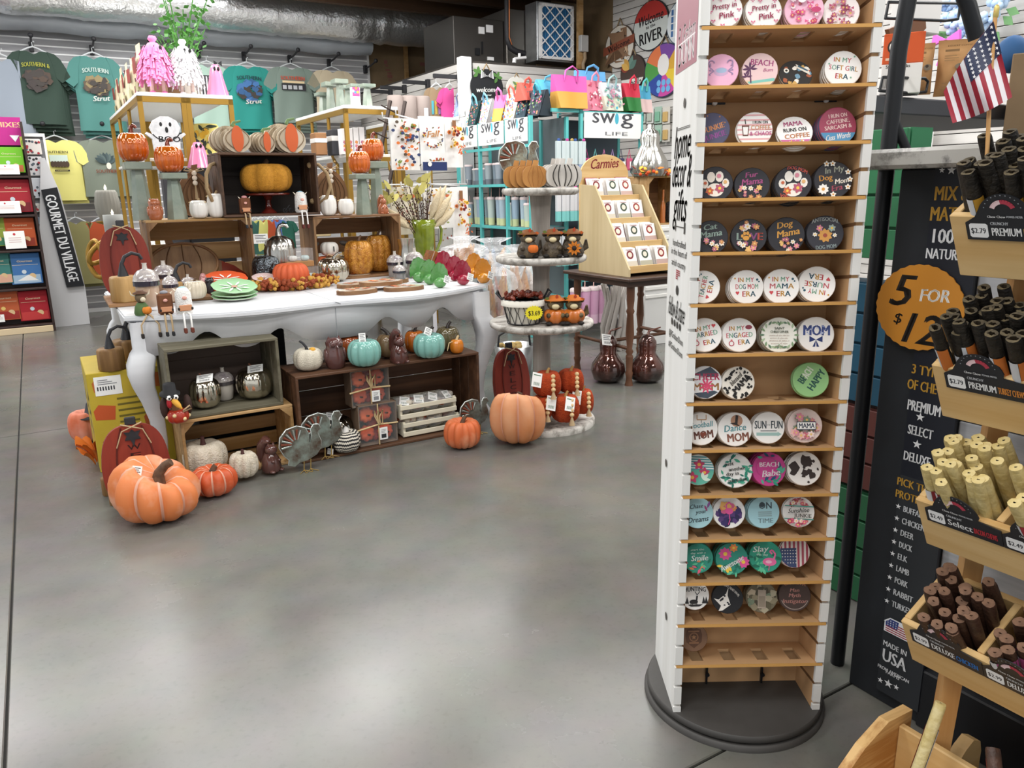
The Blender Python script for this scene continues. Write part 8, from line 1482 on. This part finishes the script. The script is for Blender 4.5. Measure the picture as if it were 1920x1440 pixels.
for r_,(z_,n_,c1,c2,lb_)in enumerate(((z2[0]-.32,7,'d8d9dc','7fc9c6','white and aqua hanging tumbler pack'),(z2[1]-.3,7,'d0d4d8','7fc9c6','clear and aqua hanging straw pack'),(1.45,7,'c9d6d8','8fa0c0','clear hanging straw pack with colourful top'))):
 for k in range(n_):
  q=W(SE-.28+k*.045,SB2-.09-.01*(k%2),z_);t=thing('hanging_pack',lb_+' beside the aqua post','pack',q,R31,lb_+'s');m=MB();m.bx(-.02,.02,-.02,.02,0,.09,.003);m.build('lower_box',matte(c2),t);m=MB();m.bx(-.02,.02,-.02,.02,.09,.29,.003);m.build('clear_box',mat('pack_'+c1,c1,.2),t);m=MB();m.ell((0,-.01,.3),(.018,.012,.014),8,5);m.build('topper',matte(('c94a9a','b59a5a','3a5a9a','2a2a2e')[(k+r_)%4]),t)
for k in range(5):q=W(SE+.1+k*.12,SB2+.0,z2[2]+.001);tumbler(q,.05,.3,('e3d9de','d9a8c0','2f2f33','d9c9a0','b9c9d9')[k],'e0a8c0',('first','second','third','fourth','fifth')[k]+' large tumbler on the lower shelf of the end rack',R31,'large tumblers')
for k in range(5):q=W(SE+.1+k*.11,SB2+.0,z2[1]+.001);tumbler(q,.045,.26,('e9e6e0','3a3a3e','e6e2dc','d9a0b8','e6e6e6')[k],('26262a','d9d9d9','26262a','e9c0d0','c9c9c9')[k],('first','second','third','fourth','fifth')[k]+' spotted tumbler on the middle shelf of the end rack',R31,'spotted tumblers')
for k in range(4):q=W(SE-.02+k*.1-.18,SB2-.25,.12);tumbler(q,.055,.34,'d9a8c8','e6c3d8',('first','second','third','fourth')[k]+' pink flowered tumbler standing low by the aqua post',R31,'pink flowered tumblers')
for k in range(6):
 q=W(SE+.08+k*.1,SB2-.02,1.66);t=thing('key_pouch',('magenta','aqua','pink','lilac','navy','rose')[k]+' pouch hanging with a tag under the large sign','pouch',q,R31,'hanging pouches');c_=('b03a7a','6fbfbc','d984b0','a88ac0','3a3a5a','c9587a')[k];m=MB();m.bx(-.035,.035,-.02,.01,-.17,-.06,.008);m.build('pouch',matte(c_),t);m=MB();m.tube([(-.02,0,-.06),(0,0,.02),(.02,0,-.06)],.004,5);m.build('loop',matte(c_),t);m=MB();m.bx(-.01,.035,-.026,-.024,-.15,-.09);m.build('tag','paper',t)
def tote(px,y1,y0,w,q,rot,top,bot,label,pat=None,handle=None,gr='insulated tote bags'):
 s_=S(q);h=(y1-y0)*s_;W_=w*s_/2*1.08;t=thing('tote_bag',label,'bag',q,rot,gr);m=MB()
 prof=lambda v:.8+.2*v
 for mi,v0,v1 in((1,0,.5),(0,.5,1)):
  m.mat(mi)
  m.grid(lambda u,v:((2*u-1)*W_*prof(v0+v*(v1-v0)),-.075*(1-(v0+v*(v1-v0)))-.012-.01*math.sin(u*7),(v0+v*(v1-v0))*h),8,4);m.grid(lambda u,v:((1-2*u)*W_*prof(v0+v*(v1-v0)),.075*(1-(v0+v*(v1-v0)))+.012,(v0+v*(v1-v0))*h),8,4)
  for s2 in(-1,1):m.grid(lambda u,v:(s2*W_*prof(v0+v*(v1-v0)),-s2*(1-2*u)*(.075*(1-(v0+v*(v1-v0)))+.012),(v0+v*(v1-v0))*h),3,4)
 m.build('bag_body',[mat('bag_'+top,top,.6),mat('bag_'+bot,bot,.6)],t)
 hc=handle or top;m=MB();m.tube([(-W_*.4,-.03,h*.8),(-W_*.36,-.05,h*1.12),(0,-.06,h*1.25),(W_*.36,-.05,h*1.12),(W_*.4,-.03,h*.8)],.013,6,flat=.5);m.build('handle',matte(hc),t)
 if pat:
  pr=Print(.0004);R=random.Random(px)
  for k in range(46):x,z_=R.uniform(-.72,.72)*W_,R.uniform(.08,.92)*h;c=R.choice(pat);(pr.leaf(x,z_,W_*.3,W_*.14,R.uniform(0,6),c)if k%2 else pr.disc(x,z_,W_*.1,c,n=7))
  pr.mb.v=[(x,y,z_+.022+.075*(1-y/h))for x,y,z_ in pr.mb.v];pr.build('pattern',t,MF)
def onA(px,py,a,z):q=PA(px,py,a);return Vector((q.x,q.y,z))
DK=['2f6a6a','c95a7a','3a3a5a','7a9a5a','d98a5a'];LT=['d96a5a','4f7fb0','e0a83c','8f5aa0']
for px_,y1,y0,w_,a_,tp,bt,lb_,pat,hd_ in((868,240,192,30,SA+.15,'a3b4d6','9fb0d8','blue watercolour tote at the far end of the aqua rack',['c3b4e0','8fb4d9'],None),(896,236,192,26,SA+.15,'2c4a4c','2c4a4c','dark tropical leaf tote on the aqua rack',DK,'7fb9c9'),(917,234,190,24,SA+.18,'e3dfe0','e3dfe0','white butterfly print tote on the aqua rack',LT,'7fb9d9'),(943,231,184,30,SA+.14,'d977b0','d9a24c','small pink and orange ombre tote on the aqua rack',None,None),(966,228,180,32,SA+.14,'ece3dc','ece3dc','white folk flower tote on the aqua rack',['c94a3c','e0a83c','3f6fa8'],'e0685a'),(988,224,176,28,SA+.16,'2c4250','2c4250','dark coral print tote on the aqua rack',DK,'2f7a78'),(1013,222,176,34,SA+.16,'2f3a44','2f3a44','dark palm print tote beside the big pink tote',DK+['d9648f'],'4fb9cf')):
 q=onA(px_,y1,a_,SZ+.002);tote(px_,y1,y0,w_,q,RM59+.25,tp,bt,lb_,pat,hd_)
for px_,y1,y0,w_,b_,tp,bt,lb_,pat,hd_ in((1066,217,158,70,SB2+.02,'d45fae','d6a24a','large pink and yellow ombre tote on the end rack',None,'d45fae'),(1110,214,160,36,SB2+.12,'e08aa0','e08aa0','pink lettered tote behind the large ombre tote',['f3e0e0','c9506a'],None),(1142,212,162,44,SB2+.06,'dcdfe2','d8dcc8','white doodle print tote on the end rack',['8fa0b0','c98aa0','6fb0a0'],'9fc9c9'),(1180,214,164,34,SB2+.04,'c93048','2f7a3c','red and green watermelon tote on the end rack',None,None),(1203,216,168,28,SB2+.1,'4fa6c9','e0c3c0','blue and blush tote at the wall end of the end rack',None,'5fc0bc'),(1105,172,136,62,SB2+.22,'6fb3e6','2a2a4a','sky blue tote lying high behind the ombre tote',None,'6fb3e6'),(1025,178,152,44,SB2+.25,'5fbcd9','5fbcd9','aqua tote behind the dark palm tote',None,'5fbcd9'),(985,190,158,30,SB2+.3,'e0685a','e0685a','coral tote handle showing behind the folk flower tote',None,'e0685a')):
 q=onB(px_,y1,b_,(SZ+.065)if y1>200 else PB(px_,y1,b_).z);tote(px_,y1,y0,w_,q,R31,tp,bt,lb_,pat,hd_)
#  round door signs on the walls
def rsign(px,py,r,A,label,draw,col='26282c',b=None,hw=True):
 q=PA(px,py,A)if b is None else PB(px,py,b);s_=S(q);R_=r*s_;t=thing('door_sign',label,'sign',q,RM59 if b is None else R31,'round door signs');m=MB();m.prism(circ(40,R_*1.12,0,0,R_),0,.015,MF);m.build('disc',matte(col),t);pr=Print(.0006);draw(pr,R_);pr.build('painting',t,T(0,-.0155,0)@MF)
 if hw:m=MB();m.tube([(-R_*.25,-.01,R_*.9),(0,-.01,R_*1.3),(R_*.25,-.01,R_*.9)],.008,5);m.build('rope_loop','rope',t)
def s_welcome(pr,r):pr.text('welcome',0,-r*.15,r*1.5,r*.3,'f0efec',.05,.25);pr.text('to our',0,-r*.45,r*.6,r*.12,'f0efec');pr.text('HOME',0,-r*.72,r*.9,r*.2,'f0efec');[pr.leaf(-r*.6,r*.75,r*.4,r*.22,a,'4f7a3c')for a in(.3,1.5,2.6,3.8)];[pr.leaf(r*.7,r*.55,r*.38,r*.2,a,'4f7a3c')for a in(.0,1.2,2.4,4.2)];[pr.poly([(0,r*.6),(s2*r*.4,r*.95),(s2*r*.45,r*.45)],'dedede')for s2 in(-1,1)];[pr.line([(s2*r*(.1+.1*k),r*.85),(s2*r*(.1+.1*k),r*.5)],r*.05,'1f1f22')for s2 in(-1,1)for k in range(3)]
def s_river(pr,r):pr.disc(0,0,r*1.08,'cdd3cf',r*.96,40);pr.poly([(r*1.08*math.cos(a),r*.96*math.sin(a))for a in[.25+i*(2.64)/20 for i in range(21)]],'b5322c');pr.text('Welcome',0,r*.3,r*1.6,r*.42,'1c1c1e',.1,.15);pr.text('to the',0,-r*.02,r*.6,r*.14,'1c1c1e',.1);pr.text('RIVER',0,-r*.42,r*1.5,r*.48,'1c1c1e',.1)
def s_cow(pr,r):pr.disc(0,0,r*1.08,'d9d2c6',r*.96,40);R=random.Random(3);[pr.poly([(r*R.uniform(-.85,.85)+R.uniform(-.3,.3)*r,r*R.uniform(-.75,.75)+R.uniform(-.3,.3)*r)for _ in range(4)],R.choice(('2c2624','c9a98a','8a6a50')))for _ in range(16)];pr.poly([(-r*1.2,-r*.3),(r*1.2,r*.05),(r*1.2,r*.42),(-r*1.2,r*.08)],'8a4a34');pr.text('Welcome',0,r*.06,r*1.7,r*.28,'2c1f1a',.15)
def s_hello(pr,r):R=random.Random(6);pr.disc(0,0,r*1.08,'4a3a34',r*.96,40);[pr.leaf(-r*.3,r*.2,r*.8,r*.4,a,c)for a,c in((1.2,'6f8f84'),(2.2,'c99a4a'),(.6,'5f7f74'),(3.0,'8a4030'),(2.7,'d9ae5a'))];pr.poly([(r*1.08*math.cos(a),r*.96*math.sin(a))for a in[3.5+i*2.4/16 for i in range(17)]],'e6e2dc');pr.text('hello',r*.35,-r*.55,r*1.0,r*.5,'1c1c1e',.05,.25)
def s_flip(pr,r):
 cs=('d9a83c','7a4aa0','e07a4a','4f9a4a','2f4aa0','c94aa0','e8c83c')
 for k in range(7):a0=k*.8976;pr.poly([(0,0)]+[(r*1.08*math.cos(a0+j*.18),r*.96*math.sin(a0+j*.18))for j in range(6)],cs[k])
 pr.disc(0,r*.2,r*.33,'ece9e6',r*.4);[pr.disc(r*(.05+.28*(j%3-1)),-r*(.45+.25*(j//3)),r*.12,'6fb3e6')for j in range(6)]
def s_plaid(pr,r):pr.disc(0,0,r*1.08,'dfe6e9',r*.96,40);[pr.rect(-r*.8+k*r*.36,-r*.66+k*r*.36,-r*.6,r*.6,('3f6fa8','6fb9c9','c94a3c')[k%3])for k in range(5)];[pr.rect(-r*.8,r*.8,-r*.6+k*r*.3,-r*.55+k*r*.3,'eef2f4')for k in range(5)];pr.text('hey',0,r*.4,r*1.0,r*.4,'26343c',.3,.2)
rsign(1163,88,38,5.83,'cow print Welcome door sign on the plank wall',s_cow,'5a4a40');rsign(1222,48,44,5.83,'red and white Welcome to the River door sign',s_river,'2a2a2c');rsign(1188,136,32,5.83,'cow and leaf hello door sign',s_hello,'2a2422');rsign(1246,132,48,5.83,'rainbow flip flop round door sign',s_flip,'3a3a5a');rsign(1284,40,42,5.83,'blue plaid round door sign by the tower',s_plaid,'3f5a6a')
rsign(912,163,31,0,'black welcome round door sign with bow and greenery',s_welcome,'1d1e21',7.33);rsign(968,165,20,0,'pale lemon round door sign behind the coral tote',lambda pr,r:(pr.disc(0,r*.2,r*.3,'e0c83c'),[pr.leaf(0,r*.2,r*.6,r*.25,a,'6f8f5a')for a in(.5,2.5,4)]),'dedcd4',7.33)
for k in range(8):
 q=PA(1204+(k%4)*15,200+(k//4)*34,5.78);t=thing('blister_card',('green','white','teal','floral')[k%4]+' carded item hanging in the '+('upper' if k<4 else 'lower')+' row on the plank wall','carded item',q,RM59,'carded items on the wall');m=MB();m.bx(-.055,.055,0,.01,-.17,0,.002);m.build('card',matte(('c9cfc6','dcdcd8','a9c3b4','d3cfc6')[k%4]),t);m=MB();m.bx(-.035,.035,-.02,0,-.15,-.05,.006);m.build('blister',matte(('4f9a84','b9c0b4','7fb59a','c9a86a')[k%4]),t)
q=PB(1238,420,5.05);zc=PB(1238,330,5.05).z;a_c=A_(PB(1216,330,5.05));t=crate('tan wooden crate standing open behind the dip display',a_c,a_c+.42,5.05,5.4,zc-.4,zc,'wood_light','wood_light',gap=0,bm='wood_mid');m=MB();m.bx(-.02,.44,-.02,.37,-(zc-.4),-.001,.004);m.build('pedestal',matte('d8d8d6'),t)
for k in range(9):m=MB();m.bx(-.022,.442,-.032,-.02,-.05-k*.07,-.02-k*.07,.003);m.build('ribbed_slat',matte('e3e2de'),t)
q=onB(1217,328,5.15,zc+.001);s_=S(q);lathe_thing('silver_gourd','tall silver ribbed gourd standing in an autumn garland','gourd',q,[(30*s_,0),(36*s_,8*s_),(34*s_,26*s_),(24*s_,44*s_),(17*s_,56*s_),(19*s_,68*s_),(15*s_,80*s_),(4*s_,86*s_),(5*s_,92*s_),(0,93*s_)],'silver',60,10,.08)
t=thing('autumn_garland','autumn leaf and berry garland on the tan crate','garland',q,R31);R=random.Random(6)
for k in range(34):m=MB();a=R.uniform(0,6.28);x,y=R.uniform(-.2,.26),R.uniform(-.16,-.05);m.prism([(0,0),(.025,.018),(.06,0),(.025,-.018)],0,.002,T(x,y,R.uniform(.01,.07))@RZ(a)@RX(R.uniform(-1,1))@RY(R.uniform(-1,1)));m.build('leaf',matte(R.choice(('d9742a','e0a83c','6f7a34','a8402c'))),t)
for k in range(12):m=MB();m.ell((R.uniform(-.2,.25),R.uniform(-.18,-.08),R.uniform(.01,.04)),(.014,)*3,8,6);m.build('berry',matte(R.choice(('c94a1c','d9822a'))),t)
q=onB(1242,418,5.1,zc-.385);s_=S(q);lathe_thing('oil_bottle','slim amber bottle inside the tan crate','bottle',q,[(5*s_,0),(5*s_,30*s_),(2*s_,40*s_),(2*s_,60*s_)],cer('a8602c'),14);q=onB(1254,418,5.12,zc-.385);pumpkin('black beaded pinecone ornament inside the tan crate',q,8*s_,34*s_,mat('cone_black','2a2422',.5,bump=1,bsc=80),8,.1,.05,None,name='pinecone_ornament',cat='ornament')
for k,(px_,py_)in enumerate(((846,145),(786,156),(742,166),(716,173))):
 e=PA(px_+16,py_,3.93);t=thing('faceout_arm',('first','second','third','fourth')[k]+' black face-out arm from the white column on the partition','hook',e,R31,'face-out arms');m=MB();m.bx(-.3,0,-.012,.012,-.02,.02,.003);m.build('arm','black_iron',t);m=MB();m.bx(-.02,.02,-.03,.03,-.05,.04,.003);m.build('bracket','black_iron',t)
shirt(818,164,250,20,7.85,'9a8468','tan T-shirt with a bright boot print on the partition',lambda pr,w,h:[pr.rect(-w*.5+k*w*.3,-w*.3+k*w*.3,-h*.6,-h*.3,c)for k,c in enumerate(('4fb0c0','c9b04a','a07ac0'))],3,'partition shirts',R31-.4);shirt(843,165,240,18,7.7,'d44f94','bright pink T-shirt beside the white column',None,2,'partition shirts',R31-.4)
